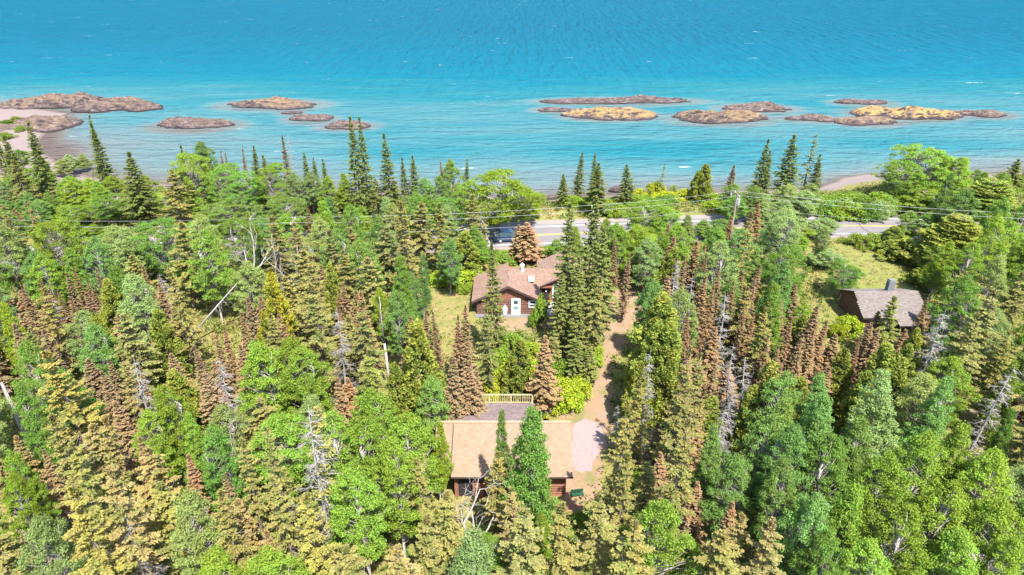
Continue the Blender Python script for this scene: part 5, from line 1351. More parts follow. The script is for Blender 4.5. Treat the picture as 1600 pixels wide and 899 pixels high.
('aspen',2,19.4,39.8,11.0,4.3,5.5,0.01,-0.02,'b','bluish green aspen at right level with garage, second from left of five'),
('aspen',6,22.3,39.9,11.5,4.3,2.2,-0.01,-0.02,'b','bluish green aspen at right level with garage, fourth from left of five'),
('rust',0,38.2,62.2,5.6,2.7,4.9,-0.00,0.00,'r','small brown spruce at right level with brown house'),
('olive',6,38.7,61.0,8.0,3.2,2.8,0.00,0.00,'c','green spruce top overlapping the grey cabin roof near its middle'),
('rust',2,32.7,54.9,6.9,1.2,3.1,0.03,-0.02,'R','rust-red spruce at right below brown house, second from left of three'),
('shrub',8,38.1,66.6,2.4,2.9,0.1,0.06,0.05,'L','bright lime shrub at right below brown house, the right one'),
('shrub',1,36.4,65.9,2.0,2.1,2.7,-0.03,-0.02,'L','bright lime shrub at right below brown house, the left one'),
('rust',6,45.5,65.9,5.2,1.7,2.4,0.02,0.01,'R','small rust-red spruce far right level with brown house'),
('rust',0,43.0,62.5,5.2,2.2,0.8,0.01,0.02,'r','small brown spruce far right level with brown house'),
('dead',8,38.1,52.7,12.0,3.6,4.1,0.15,0.00,'x','pale grey dead spruce leaning right beside the cabin'),
('rust',8,38.6,57.8,6.0,2.5,3.9,-0.02,-0.00,'r','small brown spruce far right below brown house'),
('cedar',4,31.9,49.3,10.0,5.3,0.9,-0.04,0.01,'C','yellow-green cedar at right below brown house, rightmost of four'),
('cedar',3,38.0,54.9,8.0,3.0,2.2,0.02,-0.01,'C','yellow-green cedar far right below brown house, third from left of four'),
('olive',0,42.2,53.2,13.0,4.6,5.5,0.01,0.02,'o','tall dull olive spruce far right level with brown house'),
('olive',1,39.3,50.2,12.0,3.9,0.4,0.02,-0.02,'o','dull olive spruce far right below brown house'),
('aspen',7,37.2,48.4,9.0,4.4,6.1,-0.01,-0.01,'m','bright green aspen far right below brown house, the left one'),
('dead',3,37.2,43.9,11.0,3.4,6.2,0.12,0.00,'x','dead grey spruce far right below brown house'),
('olive',5,43.0,50.4,10.0,2.8,1.0,0.05,-0.02,'Y','yellowish olive spruce far right below brown house'),
('cedar',5,42.0,47.9,9.0,2.7,0.7,-0.01,-0.00,'c','green cedar far right below brown house'),
('aspen',9,33.0,45.3,9.5,4.2,4.6,0.01,-0.01,'p','pale green aspen far right below brown house'),
('cedar',0,28.9,46.0,9.0,3.7,5.5,-0.02,-0.04,'C','yellow-green cedar at right below brown house, third from left of four'),
('cedar',7,33.0,47.9,9.0,3.8,6.2,-0.01,-0.05,'C','yellow-green cedar far right below brown house, leftmost of four'),
('rust',11,-36.5,39.8,7.7,2.4,1.1,-0.01,0.02,'O','golden spruce far left level with garage'),
('olive',2,-29.5,35.7,13.0,3.2,5.7,0.01,0.03,'O','tall golden olive spruce far left level with garage'),
('olive',7,-27.0,33.1,12.5,3.3,2.2,0.02,-0.01,'Y','tall yellowish olive spruce far left level with garage'),
('olive',2,-27.3,36.0,12.0,2.9,0.2,0.03,-0.03,'T','tan olive spruce far left level with garage, the right one'),
('rust',6,-26.5,38.2,9.0,1.9,3.3,-0.03,-0.03,'R','rust-red narrow spruce above the pale bottom-left birch, left one'),
('rust',10,-33.5,38.0,7.7,1.7,2.2,0.01,0.02,'r','brown spruce far left level with garage, the left one'),
('rust',4,-22.2,36.1,8.6,2.1,4.2,-0.05,0.04,'R','rust-orange pointed spruce in the lower left, right of the pale birch'),
('aspen',9,-26.4,42.8,10.0,4.0,4.6,0.00,0.03,'m','bright green aspen at left level with garage, second from left of three'),
('aspen',7,-27.0,41.0,9.0,3.4,1.7,0.03,-0.03,'m','bright green aspen at left level with garage, leftmost of three'),
('aspen',1,-20.4,37.3,11.0,3.6,1.8,-0.04,-0.00,'g','mid-green aspen at left level with garage'),
('aspen',2,-23.4,39.6,10.0,2.9,4.9,0.01,-0.01,'m','bright green aspen at left level with garage, rightmost of three'),
('bare',0,-20.9,38.7,9.0,2.4,0.0,-0.03,-0.05,'x','bare white birch at left level with garage'),
('aspen',7,-32.9,35.5,10.0,2.6,0.1,-0.06,-0.01,'m','bright green aspen far left level with garage'),
('aspen',8,-32.7,34.2,9.0,2.6,0.2,-0.01,-0.01,'l','lime green aspen far left along bottom edge'),
('olive',9,-23.5,30.3,13.0,3.5,3.0,-0.02,0.01,'T','tall tan olive spruce far left along bottom edge'),
('dead',4,-23.4,30.9,11.0,2.8,3.3,-0.01,-0.06,'x','dead grey spruce far left along bottom edge'),
('olive',8,-24.5,28.7,13.0,3.6,1.5,0.01,-0.00,'Y','tall yellowish olive spruce far left along bottom edge'),
('aspen',1,-27.5,28.6,11.0,3.8,1.2,0.02,0.03,'p','pale green aspen far left along bottom edge'),
('aspen',3,-20.1,31.4,10.0,3.9,2.6,0.01,0.03,'p','round pale birch-like aspen with white forked stem at the lower left'),
('olive',10,-17.1,30.3,11.0,2.8,5.6,-0.04,-0.01,'O','golden olive spruce at left along bottom edge'),
('rust',10,-15.1,29.8,8.6,2.0,0.5,0.04,0.02,'R','rust-red spruce left of centre along bottom edge'),
('olive',6,-17.6,34.9,11.0,2.6,3.0,0.01,0.04,'O','golden olive spruce at left level with garage'),
('olive',11,-15.2,34.7,12.5,2.4,3.8,0.03,0.03,'O','tall golden olive spruce left of centre level with garage'),
('dead',0,-12.4,33.3,15.0,3.9,0.6,0.01,0.00,'x','big pale grey dead spruce with mossy tufts in the lower left centre'),
('sparse',9,-12.5,33.7,14.5,2.9,0.8,0.04,0.01,'Y','tall yellowish thin spruce left of centre level with garage'),
('olive',3,-14.2,31.9,11.0,2.5,3.3,0.04,-0.00,'O','golden olive spruce left of centre along bottom edge, the left one'),
('olive',6,-12.1,30.3,11.0,3.2,5.9,-0.01,0.00,'Y','yellowish olive spruce left of centre along bottom edge'),
('aspen',1,-12.4,38.3,11.0,4.2,3.1,0.03,0.01,'m','bright green aspen left of centre level with garage, second from left of four'),
('aspen',8,-7.2,39.0,10.5,4.2,5.8,-0.01,0.03,'m','bright green aspen just left of centre level with garage, the right one'),
('aspen',0,-10.4,33.7,10.5,3.4,0.8,0.03,0.01,'g','mid-green aspen left of centre along bottom edge'),
('aspen',2,-5.7,40.5,8.5,2.2,4.0,-0.02,-0.05,'l','lime green aspen just left of centre level with garage'),
('olive',2,-6.2,35.7,9.0,2.7,4.0,0.02,0.02,'O','golden olive spruce just left of centre along bottom edge, second from left of three'),
('olive',2,-4.0,31.9,9.5,2.9,0.1,-0.01,-0.02,'O','golden olive spruce just left of centre along bottom edge, rightmost of three'),
('olive',6,-6.0,29.8,10.0,3.1,0.3,0.09,0.04,'O','golden olive spruce just left of centre along bottom edge, leftmost of three'),
('aspen',2,1.2,36.4,13.5,4.6,2.4,-0.05,-0.04,'g','tall aspen growing in front of the garage roof'),
('aspen',2,-0.8,37.7,11.5,1.9,5.8,-0.00,-0.02,'g','slim aspen beside the tall one before the garage roof'),
('olive',5,-1.1,36.3,9.0,2.7,3.6,-0.03,0.01,'O','golden spruce top before the garage eave'),
('bare',1,-2.3,33.9,9.0,4.1,3.7,0.04,-0.00,'x','dead white birch with crooked limbs below the garage eave'),
('bare',0,-0.4,32.2,7.0,3.0,3.3,0.04,-0.01,'x','bare white birch just left of centre along bottom edge'),
('aspen',2,2.1,33.8,6.0,2.6,4.6,-0.00,0.03,'m','small bright green aspen just right of centre along bottom edge'),
('aspen',3,-1.6,31.2,7.0,2.9,3.8,0.01,0.01,'m','bright green aspen just left of centre along bottom edge'),
('olive',9,0.0,33.5,8.5,2.6,3.8,0.00,0.01,'T','tan olive spruce just right of centre along bottom edge'),
('olive',0,6.6,34.0,14.5,2.8,6.2,0.04,-0.03,'O','dark-cored golden spruce at the right edge of the gravel pad'),
('olive',2,6.9,33.1,12.0,2.5,3.2,-0.02,-0.03,'O','golden olive spruce just right of centre level with garage'),
('shrub',5,10.0,46.4,3.5,2.2,0.8,-0.02,0.01,'L','bright lime shrub just right of centre level with garage, rightmost of five'),
('shrub',9,10.2,41.7,2.5,2.0,3.9,-0.03,-0.01,'m','bright green shrub right of centre along bottom edge'),
('rust',9,11.2,38.5,6.9,2.4,3.1,0.06,0.03,'R','rust-red spruce right of centre level with garage'),
('shrub',8,5.5,37.8,2.0,1.9,0.7,-0.02,-0.04,'m','bright green shrub just right of centre along bottom edge, the right one'),
('shrub',5,3.6,35.0,3.0,2.7,5.4,-0.01,0.02,'m','bright green shrub just right of centre along bottom edge, the left one'),
('olive',5,9.9,32.5,14.5,3.2,0.1,0.05,-0.03,'O','tall golden olive spruce right of centre level with garage'),
('olive',5,5.3,30.3,11.0,3.2,2.3,0.02,0.01,'O','golden olive spruce just right of centre along bottom edge, second from left of three'),
('aspen',6,14.5,38.8,9.5,2.8,4.0,-0.00,0.01,'b','bluish green aspen right of centre level with garage, the left one'),
('aspen',1,15.3,35.5,10.0,3.5,0.2,-0.05,0.02,'b','bluish green aspen right of centre level with garage, the right one'),
('olive',6,13.4,29.8,10.0,2.6,2.4,-0.02,0.01,'T','tan olive spruce right of centre along bottom edge'),
('rust',10,15.6,29.5,8.2,2.0,0.2,-0.05,-0.02,'R','rust-red spruce at right along bottom edge'),
('aspen',8,17.7,38.3,11.0,3.9,5.1,0.04,-0.02,'b','bluish green aspen at right level with garage, leftmost of five'),
('aspen',5,18.5,35.6,12.0,4.2,0.6,0.01,-0.01,'b','bluish green aspen at right level with garage, third from left of five'),
('aspen',9,20.7,35.0,11.5,4.2,2.0,0.02,0.04,'g','mid-green aspen at right level with garage'),
('aspen',2,24.2,38.3,11.0,3.9,6.2,-0.00,0.05,'b','bluish green aspen at right level with garage, rightmost of five'),
('aspen',8,24.4,34.3,11.0,4.1,4.3,0.04,0.01,'m','bright green aspen at right level with garage'),
('aspen',5,27.1,36.3,11.5,4.4,6.1,0.04,0.05,'m','bright green aspen far right level with garage, leftmost of three'),
('aspen',6,30.4,37.3,11.0,4.4,0.5,0.01,0.04,'m','bright green aspen far right level with garage, second from left of three'),
('aspen',3,31.7,35.5,10.5,4.2,4.3,0.04,-0.03,'m','bright green aspen far right level with garage, rightmost of three'),
('aspen',4,26.5,31.9,11.0,4.5,6.1,0.04,0.04,'m','bright green aspen far right along bottom edge, second from left of five'),
('aspen',9,23.1,29.8,11.0,4.3,2.2,-0.01,-0.01,'m','bright green aspen far right along bottom edge, leftmost of five'),
('aspen',6,20.6,30.9,11.0,4.2,1.1,0.04,0.00,'m','bright green aspen at right along bottom edge, the left one'),
('aspen',7,17.9,30.9,11.0,3.6,5.3,0.05,-0.00,'b','bluish green aspen at right along bottom edge, the right one'),
('aspen',1,29.1,30.8,10.5,4.4,5.8,0.03,-0.00,'m','bright green aspen far right along bottom edge, fourth from left of five'),
('aspen',0,17.2,33.1,11.0,3.5,0.3,0.02,-0.03,'b','bluish green aspen at right along bottom edge, the left one'),
('aspen',2,37.4,41.0,9.0,2.4,4.2,-0.03,0.02,'g','mid-green aspen far right level with garage'),
('aspen',5,26.2,28.3,10.0,4.2,4.1,-0.01,0.03,'m','bright green aspen far right along bottom edge, third from left of five'),
('aspen',3,20.5,27.9,10.0,3.8,0.3,-0.02,-0.01,'m','bright green aspen at right along bottom edge, the right one'),
('aspen',3,18.4,28.8,10.0,3.1,2.7,0.00,-0.02,'g','mid-green aspen at right along bottom edge'),
('aspen',1,28.5,27.9,10.0,3.4,1.0,0.01,0.00,'m','bright green aspen far right along bottom edge, rightmost of five'),
('shrub',6,-131.2,177.3,1.6,4.3,0.9,0.03,-0.03,'c','green shrub far left on the shore, second from left of four'),
('shrub',9,-131.4,181.1,1.6,3.4,6.0,-0.00,-0.05,'c','green shrub far left on the shore, third from left of four'),
('shrub',2,-122.9,163.9,1.6,4.0,0.2,0.04,0.03,'c','green shrub far left on the shore, leftmost of four'),
('shrub',1,-123.8,171.3,1.6,2.6,5.7,-0.02,0.04,'c','green shrub far left on the shore, rightmost of four'),
('shrub',1,34.6,111.2,2.0,4.0,1.4,0.05,-0.02,'l','lime green shrub right of centre on the shore, second from left of three'),
('shrub',9,25.5,108.9,1.4,3.7,1.4,0.01,0.01,'m','bright green shrub right of centre on the shore'),
('shrub',2,16.8,105.5,2.0,4.2,1.6,0.01,-0.01,'p','pale green shrub just right of centre on the shore, the left one'),
('shrub',3,10.5,110.6,2.0,4.2,0.3,0.03,0.06,'l','lime green shrub just right of centre on the shore, leftmost of three'),
('shrub',5,23.2,109.9,1.7,3.9,4.1,-0.00,-0.00,'g','mid-green shrub right of centre on the shore, the left one'),
('shrub',8,26.2,110.0,1.9,3.8,5.0,0.03,0.02,'g','mid-green shrub right of centre on the shore, the right one'),
('shrub',11,13.7,107.8,1.8,2.7,3.3,-0.03,-0.02,'m','bright green shrub just right of centre on the shore'),
('shrub',7,17.3,109.3,1.5,4.5,4.3,0.02,0.02,'l','lime green shrub just right of centre on the shore, rightmost of three'),
('shrub',0,34.1,108.2,1.5,4.6,3.4,-0.02,-0.03,'l','lime green shrub right of centre on the shore, rightmost of three'),
('shrub',7,18.9,112.5,1.9,4.1,4.6,0.02,-0.01,'p','pale green shrub just right of centre on the shore, the right one'),
('shrub',1,12.4,110.7,1.3,4.6,0.5,-0.02,-0.01,'l','lime green shrub just right of centre on the shore, second from left of three'),
('shrub',5,21.8,109.9,1.8,4.3,2.9,0.00,-0.06,'l','lime green shrub right of centre on the shore, leftmost of three'),
('shrub',3,65.2,107.0,2.6,4.7,5.5,-0.08,0.02,'m','bright green shrub far right on the shore, the right one'),
('shrub',7,53.7,108.7,2.4,4.7,3.3,-0.01,-0.02,'m','bright green shrub at right on the shore, second from left of seven'),
('shrub',6,59.3,104.3,2.6,4.2,0.3,0.01,-0.02,'p','pale green shrub at right on the shore, third from left of five'),
('shrub',5,58.7,103.5,3.1,3.5,4.5,-0.03,0.03,'p','pale green shrub at right on the shore, second from left of five'),
('shrub',4,52.0,105.1,2.1,4.7,6.1,-0.02,0.00,'m','bright green shrub at right on the shore, leftmost of seven'),
('shrub',7,64.0,107.4,3.0,4.8,1.6,0.09,0.04,'m','bright green shrub far right on the shore, the left one'),
('shrub',10,59.9,104.9,3.1,3.9,2.6,0.00,0.01,'p','pale green shrub at right on the shore, fourth from left of five'),
('shrub',0,54.4,105.5,3.1,4.4,2.1,-0.01,-0.02,'p','pale green shrub at right on the shore, leftmost of five'),
('shrub',3,57.1,102.9,3.0,3.4,4.1,-0.02,-0.02,'g','mid-green shrub at right on the shore, rightmost of four'),
('shrub',8,51.4,105.3,2.7,3.9,3.4,0.02,0.00,'g','mid-green shrub at right on the shore, leftmost of four'),
('shrub',7,61.9,106.2,3.0,3.5,5.5,0.02,0.00,'p','pale green shrub at right on the shore, rightmost of five'),
('shrub',6,58.0,108.8,2.6,4.8,0.3,0.04,0.02,'g','mid-green shrub at right on the shore, second from left of four'),
('shrub',7,56.0,103.7,2.8,4.4,1.6,0.04,-0.04,'m','bright green shrub at right on the shore, fifth from left of seven'),
('shrub',0,-48.1,80.9,2.1,3.8,6.1,-0.02,0.02,'o','dull shrub at left level with brown house'),
('aspen',7,-45.6,79.3,6.3,4.8,5.1,0.02,0.05,'b','small bluish green aspen at left by the road, the right one'),
('aspen',9,-61.0,80.9,5.8,4.4,5.4,0.02,-0.04,'m','small bright green aspen far left by the road'),
('aspen',4,-53.5,81.5,5.4,4.8,1.1,0.05,0.02,'g','small mid-green aspen far left by the road, the left one'),
('aspen',3,-48.8,82.2,6.2,4.3,5.9,0.05,-0.04,'b','small bluish green aspen at left by the road, the left one'),
('aspen',1,-56.7,87.7,4.4,5.0,0.8,0.02,0.01,'g','small mid-green aspen far left by the road, the right one'),
('shrub',9,-1.8,86.6,1.6,3.0,1.7,-0.05,0.01,'g','mid-green shrub just left of centre by the road, second from left of three'),
('shrub',7,-0.4,86.2,1.6,3.0,6.2,-0.02,0.03,'g','mid-green shrub just left of centre by the road, rightmost of three'),
('shrub',1,4.0,87.9,1.6,3.2,2.9,-0.03,-0.02,'g','mid-green shrub just right of centre by the road, the left one'),
('shrub',1,5.4,88.1,1.7,3.2,3.0,-0.03,0.01,'g','mid-green shrub just right of centre by the road, the right one'),
('shrub',5,-3.1,86.6,2.0,2.7,4.5,0.02,0.02,'g','mid-green shrub just left of centre by the road, leftmost of three'),
('aspen',7,20.9,80.1,8.0,4.9,1.3,0.06,-0.00,'m','bright green aspen right of centre by the road, rightmost of three'),
('aspen',10,24.7,89.2,6.0,3.6,2.3,0.03,-0.01,'p','small pale green aspen right of centre by the road'),
('aspen',1,6.1,85.4,4.0,2.6,5.4,0.00,0.01,'m','small bright green aspen just right of centre by the road'),
('aspen',0,-4.6,83.1,5.0,4.3,3.7,0.00,0.02,'m','small bright green aspen just left of centre by the road'),
('aspen',5,-7.7,76.4,8.0,3.9,1.5,-0.02,0.01,'b','bluish green aspen just left of centre by the road, the right one'),
('aspen',4,-11.2,67.3,8.0,2.8,5.8,0.01,0.03,'b','bluish green aspen just left of centre level with brown house, the right one'),
('aspen',10,8.5,80.5,8.0,3.6,3.3,0.08,0.00,'m','bright green aspen just right of centre by the road, leftmost of three'),
('aspen',7,13.2,81.6,8.0,3.7,2.7,-0.03,0.00,'g','mid-green aspen just right of centre by the road'),
('aspen',9,12.2,82.8,8.0,2.9,5.4,-0.01,-0.03,'m','bright green aspen just right of centre by the road, second from left of three'),
('aspen',3,16.7,83.0,7.0,4.2,2.9,0.04,0.04,'m','bright green aspen right of centre by the road, leftmost of three'),
('aspen',10,-4.8,83.0,7.0,3.7,1.0,-0.03,0.02,'g','mid-green aspen just left of centre by the road, the right one'),
('aspen',2,19.1,80.4,7.0,4.1,3.6,-0.02,0.04,'g','mid-green aspen right of centre by the road, the left one'),
('aspen',8,25.8,80.1,8.0,4.1,3.7,-0.01,-0.02,'g','mid-green aspen right of centre by the road, the right one'),
('aspen',7,41.9,85.1,6.0,2.6,4.8,0.04,0.01,'p','small pale green aspen at right by the road, second from left of three'),
('rust',10,12.8,69.4,9.0,1.7,2.8,-0.03,-0.00,'r','brown spruce just right of centre by the road, the right one'),
('rust',6,18.9,68.5,9.0,1.9,4.1,-0.04,-0.00,'n','dark brown spruce right of centre level with brown house, the left one'),
('aspen',2,-90.8,140.9,4.0,3.8,4.1,-0.01,-0.00,'p','small pale green aspen far left on the shore, rightmost of four'),
('aspen',0,-92.1,138.5,4.4,3.7,1.4,0.02,0.00,'p','small pale green aspen far left on the shore, third from left of four'),
('aspen',3,-71.8,106.2,6.4,4.7,1.2,-0.00,0.06,'m','small bright green aspen far left on the shore, third from left of four'),
('aspen',1,-69.9,103.8,6.3,4.3,2.0,0.04,-0.04,'m','small bright green aspen far left on the shore, rightmost of four'),
('aspen',6,-64.8,102.3,6.7,4.3,4.4,-0.02,0.04,'m','bright green aspen far left on the shore, second from left of three'),
('aspen',9,-64.5,105.5,6.7,4.8,6.0,0.05,0.01,'m','bright green aspen far left on the shore, rightmost of three'),
('aspen',2,-67.4,104.2,6.6,4.8,2.8,-0.01,0.02,'m','bright green aspen far left on the shore, leftmost of three'),
('aspen',3,-73.1,99.7,4.5,4.1,5.5,0.02,-0.00,'b','small bluish green aspen far left on the shore, fifth from left of six'),
('aspen',6,-73.1,102.3,4.7,3.6,4.5,-0.01,0.02,'b','small bluish green aspen far left on the shore, rightmost of six'),
('aspen',7,-75.4,101.0,5.2,3.5,6.2,-0.02,-0.05,'b','small bluish green aspen far left on the shore, third from left of six'),
('aspen',2,-77.1,101.3,4.0,3.7,5.3,-0.01,0.02,'b','small bluish green aspen far left on the shore, second from left of six'),
('aspen',11,-79.7,100.7,4.3,4.1,3.6,0.02,-0.01,'b','small bluish green aspen far left on the shore, leftmost of six'),
('aspen',9,-32.5,105.3,7.8,3.6,4.1,0.03,-0.11,'p','pale green aspen left of centre on the shore, the right one'),
('aspen',0,-33.8,102.7,8.0,4.3,2.3,0.04,0.00,'p','pale green aspen left of centre on the shore, the left one'),
('aspen',10,-26.4,103.3,7.8,3.7,4.1,-0.02,0.03,'m','bright green aspen left of centre on the shore, rightmost of three'),
('aspen',1,-28.9,102.7,7.6,3.6,1.0,-0.00,0.00,'m','bright green aspen left of centre on the shore, second from left of three'),
('aspen',9,-11.2,103.8,7.4,3.6,5.0,-0.02,0.03,'b','bluish green aspen just left of centre on the shore, the right one'),
('aspen',4,-14.0,104.2,6.9,3.8,1.9,-0.02,0.04,'b','bluish green aspen just left of centre on the shore, the left one'),
('aspen',6,-13.1,96.5,6.3,4.0,6.2,0.01,-0.05,'g','small mid-green aspen just left of centre on the shore, the left one'),
('aspen',0,-12.9,99.5,5.9,4.4,5.2,-0.04,0.07,'g','small mid-green aspen just left of centre on the shore, the right one'),
('aspen',6,-18.8,98.0,6.1,4.1,1.9,-0.00,-0.05,'p','small pale green aspen just left of centre on the shore, leftmost of five'),
('aspen',3,-17.5,95.2,6.1,4.0,2.5,0.02,-0.03,'p','small pale green aspen just left of centre on the shore, third from left of five'),
('aspen',2,-15.7,97.7,6.2,4.4,2.1,0.04,-0.01,'p','small pale green aspen just left of centre on the shore, fourth from left of five'),
('aspen',5,-22.9,96.4,5.2,3.8,1.3,0.01,0.04,'m','small bright green aspen left of centre on the shore, the left one'),
('aspen',0,-22.3,93.6,4.9,3.8,3.2,-0.02,0.06,'m','small bright green aspen left of centre on the shore, the right one'),
('aspen',9,34.8,103.2,6.4,4.2,2.1,-0.03,0.03,'b','small bluish green aspen right of centre on the shore, the left one'),
('aspen',11,37.8,102.8,6.3,4.1,3.9,0.01,-0.07,'b','small bluish green aspen right of centre on the shore, the right one'),
('aspen',9,42.1,100.4,4.8,5.4,0.7,-0.02,0.03,'p','small pale green aspen at right on the shore, leftmost of four'),
('aspen',7,39.8,103.0,4.7,5.2,1.6,0.04,0.02,'p','small pale green aspen right of centre on the shore, the right one'),
('aspen',6,38.7,99.7,4.6,4.7,4.8,0.03,-0.05,'p','small pale green aspen right of centre on the shore, the left one'),
('aspen',7,44.6,105.1,5.6,4.9,5.4,-0.01,0.00,'p','small pale green aspen at right on the shore, second from left of four'),
('aspen',11,46.0,102.1,5.6,5.0,0.9,0.04,0.02,'p','small pale green aspen at right on the shore, third from left of four'),
('aspen',0,47.9,104.8,5.9,4.6,3.6,-0.03,-0.02,'p','small pale green aspen at right on the shore, rightmost of four'),
('aspen',4,30.7,93.3,3.3,4.4,3.4,-0.00,0.00,'b','small bluish green aspen right of centre by the road, second from left of three'),
('aspen',0,31.6,96.1,3.1,4.6,4.1,-0.04,-0.01,'b','small bluish green aspen right of centre by the road, rightmost of three'),
('aspen',2,28.7,95.5,3.3,4.0,5.8,0.04,0.04,'b','small bluish green aspen right of centre by the road, leftmost of three'),
('aspen',10,40.0,89.8,3.4,5.6,5.8,0.00,-0.05,'m','small bright green aspen at right by the road, the left one'),
('aspen',3,41.6,93.3,3.5,5.5,2.3,-0.01,-0.03,'m','small bright green aspen at right by the road, the right one'),
('aspen',4,47.6,96.8,3.1,4.3,2.5,0.01,-0.03,'p','small pale green aspen at right by the road, rightmost of three'),
('aspen',1,45.2,95.2,3.2,4.3,2.8,0.04,0.02,'p','small pale green aspen at right by the road, leftmost of three'),
('aspen',7,35.7,89.9,3.8,4.2,5.9,0.02,0.07,'g','small mid-green aspen right of centre by the road'),
('aspen',1,74.2,109.1,8.4,4.9,1.3,0.05,-0.05,'m','bright green aspen far right on the shore, rightmost of three'),
('aspen',6,75.9,111.9,7.8,4.8,0.7,-0.01,0.04,'m','bright green aspen far right on the shore, second from left of three'),
('aspen',9,72.6,112.0,8.2,4.8,3.9,0.01,-0.05,'m','bright green aspen far right on the shore, leftmost of three'),
('aspen',4,80.6,108.4,6.3,4.2,1.4,-0.03,0.03,'g','small mid-green aspen far right on the shore, fifth from left of six'),
('aspen',2,79.4,110.9,5.5,4.2,3.4,-0.01,-0.03,'g','small mid-green aspen far right on the shore, fourth from left of six'),
('aspen',2,65.4,107.0,3.5,4.2,6.2,0.00,0.02,'g','small mid-green aspen far right on the shore, leftmost of six'),
('aspen',8,66.3,104.5,3.6,3.7,2.7,0.02,-0.01,'g','small mid-green aspen far right on the shore, third from left of six'),
('aspen',0,73.5,107.3,5.2,4.0,5.5,-0.04,0.01,'m','small bright green aspen far right on the shore'),
('aspen',4,58.7,94.3,5.1,3.9,0.3,-0.05,0.04,'g','small mid-green aspen far right on the shore, second from left of six'),
('aspen',5,59.9,91.7,5.5,3.6,5.4,-0.01,-0.04,'g','small mid-green aspen far right by the road'),
('aspen',9,-19.2,50.1,9.9,4.2,5.9,0.01,-0.02,'m','bright green aspen left of centre below brown house, second from left of three'),
('aspen',1,-20.5,47.3,10.8,4.2,0.7,0.01,-0.09,'m','bright green aspen left of centre below brown house, leftmost of three'),
('aspen',10,23.6,42.7,11.0,4.0,4.0,-0.01,0.04,'b','bluish green aspen at right below brown house, the right one'),
('aspen',4,21.1,43.8,10.5,3.9,5.1,-0.02,-0.02,'b','bluish green aspen at right below brown house, the left one'),
('aspen',8,-9.7,41.5,10.6,4.7,1.7,0.03,-0.07,'m','bright green aspen left of centre level with garage, rightmost of four'),
('aspen',9,-10.2,38.4,10.4,4.3,2.3,0.00,0.00,'m','bright green aspen left of centre level with garage, third from left of four'),
('aspen',8,-7.7,35.3,11.0,4.0,1.5,0.02,-0.03,'m','bright green aspen just left of centre level with garage, the left one'),
('aspen',11,-9.9,33.3,10.8,4.0,0.7,-0.05,0.01,'m','bright green aspen left of centre along bottom edge, the right one'),
('aspen',6,16.5,79.0,8.2,4.0,0.9,-0.01,-0.01,'m','bright green aspen right of centre by the road, second from left of three'),
('aspen',8,13.6,79.1,8.6,3.6,3.1,0.00,-0.03,'m','bright green aspen just right of centre by the road, rightmost of three'),
('aspen',8,-98.9,134.2,4.5,4.4,4.0,-0.01,0.05,'g','small mid-green aspen far left on the shore, second from left of three'),
('aspen',6,-94.4,132.7,4.0,3.8,0.4,0.03,-0.03,'m','small bright green aspen far left on the shore, second from left of four'),
('aspen',5,-85.4,121.5,3.5,3.5,2.0,-0.00,-0.01,'g','small mid-green aspen far left on the shore, rightmost of three'),
('aspen',11,-84.5,115.1,5.0,4.5,1.7,0.01,-0.00,'m','small bright green aspen far left on the shore, leftmost of four'),
('aspen',4,-82.0,108.5,6.0,4.2,0.3,-0.04,-0.04,'g','small mid-green aspen far left on the shore, leftmost of three'),
('fir',10,-86.8,122.0,7.6,3.3,1.1,-0.00,-0.02,'D','dark green spruce far left on the shore, second from left of three'),
('fir',11,-91.3,120.0,8.4,3.9,0.1,-0.05,-0.01,'D','dark green spruce far left on the shore, leftmost of three'),
('rust',7,-37.6,64.9,7.7,2.2,1.3,-0.03,0.04,'r','brown spruce at left level with brown house'),
('olive',8,23.5,61.2,9.0,3.7,5.1,-0.03,-0.03,'O','golden olive spruce right of centre level with brown house'),
('aspen',2,-39.2,80.8,9.2,5.0,1.4,-0.01,-0.03,'m','bright green aspen at left by the road'),
('aspen',11,-16.6,27.4,10.1,3.7,3.0,-0.00,-0.02,'m','bright green aspen at left along bottom edge'),
('cedar',5,-29.1,49.1,7.4,4.1,5.3,0.03,0.02,'C','yellow-green cedar at left below brown house'),
('olive',2,-15.4,67.2,9.7,4.4,2.3,-0.03,-0.04,'O','golden olive spruce left of centre by the road, rightmost of five'),
('rust',6,-14.4,49.0,6.7,2.8,5.5,0.09,0.02,'R','rust-red spruce left of centre below brown house, the right one'),
('rust',0,20.7,84.0,6.5,2.4,3.9,-0.02,0.02,'R','small rust-red spruce right of centre by the road, the left one'),
('aspen',10,28.3,72.5,8.5,3.6,4.8,0.02,0.01,'b','bluish green aspen right of centre by the road, the right one'),
('olive',4,-20.0,77.8,8.7,3.3,4.6,0.01,-0.03,'T','tan olive spruce left of centre by the road, the right one'),
('aspen',11,27.8,77.0,9.1,4.9,0.9,-0.02,0.02,'b','bluish green aspen right of centre by the road, the left one'),
('olive',10,-12.0,84.2,9.5,4.8,4.2,-0.03,-0.01,'O','golden olive spruce just left of centre on the shore'),
('aspen',7,16.5,58.7,10.1,3.9,4.0,-0.04,0.02,'p','pale green aspen right of centre level with brown house'),
('olive',4,-27.1,79.6,8.5,3.3,1.3,0.02,-0.03,'T','tan olive spruce left of centre by the road, the left one'),
('olive',7,-18.5,68.5,9.8,3.8,4.4,-0.01,0.01,'O','golden olive spruce left of centre by the road, fourth from left of five'),
('olive',6,-20.6,71.0,11.2,3.5,0.0,0.01,0.00,'o','dull olive spruce left of centre by the road'),
('aspen',1,-33.9,69.7,11.9,5.1,2.3,0.00,-0.00,'g','mid-green aspen at left by the road'),
('aspen',11,-12.8,87.4,10.3,4.0,5.6,0.02,0.04,'g','mid-green aspen just left of centre on the shore'),
('olive',10,-42.5,70.5,8.4,4.0,5.9,-0.03,0.06,'Y','yellowish olive spruce at left by the road, the left one'),
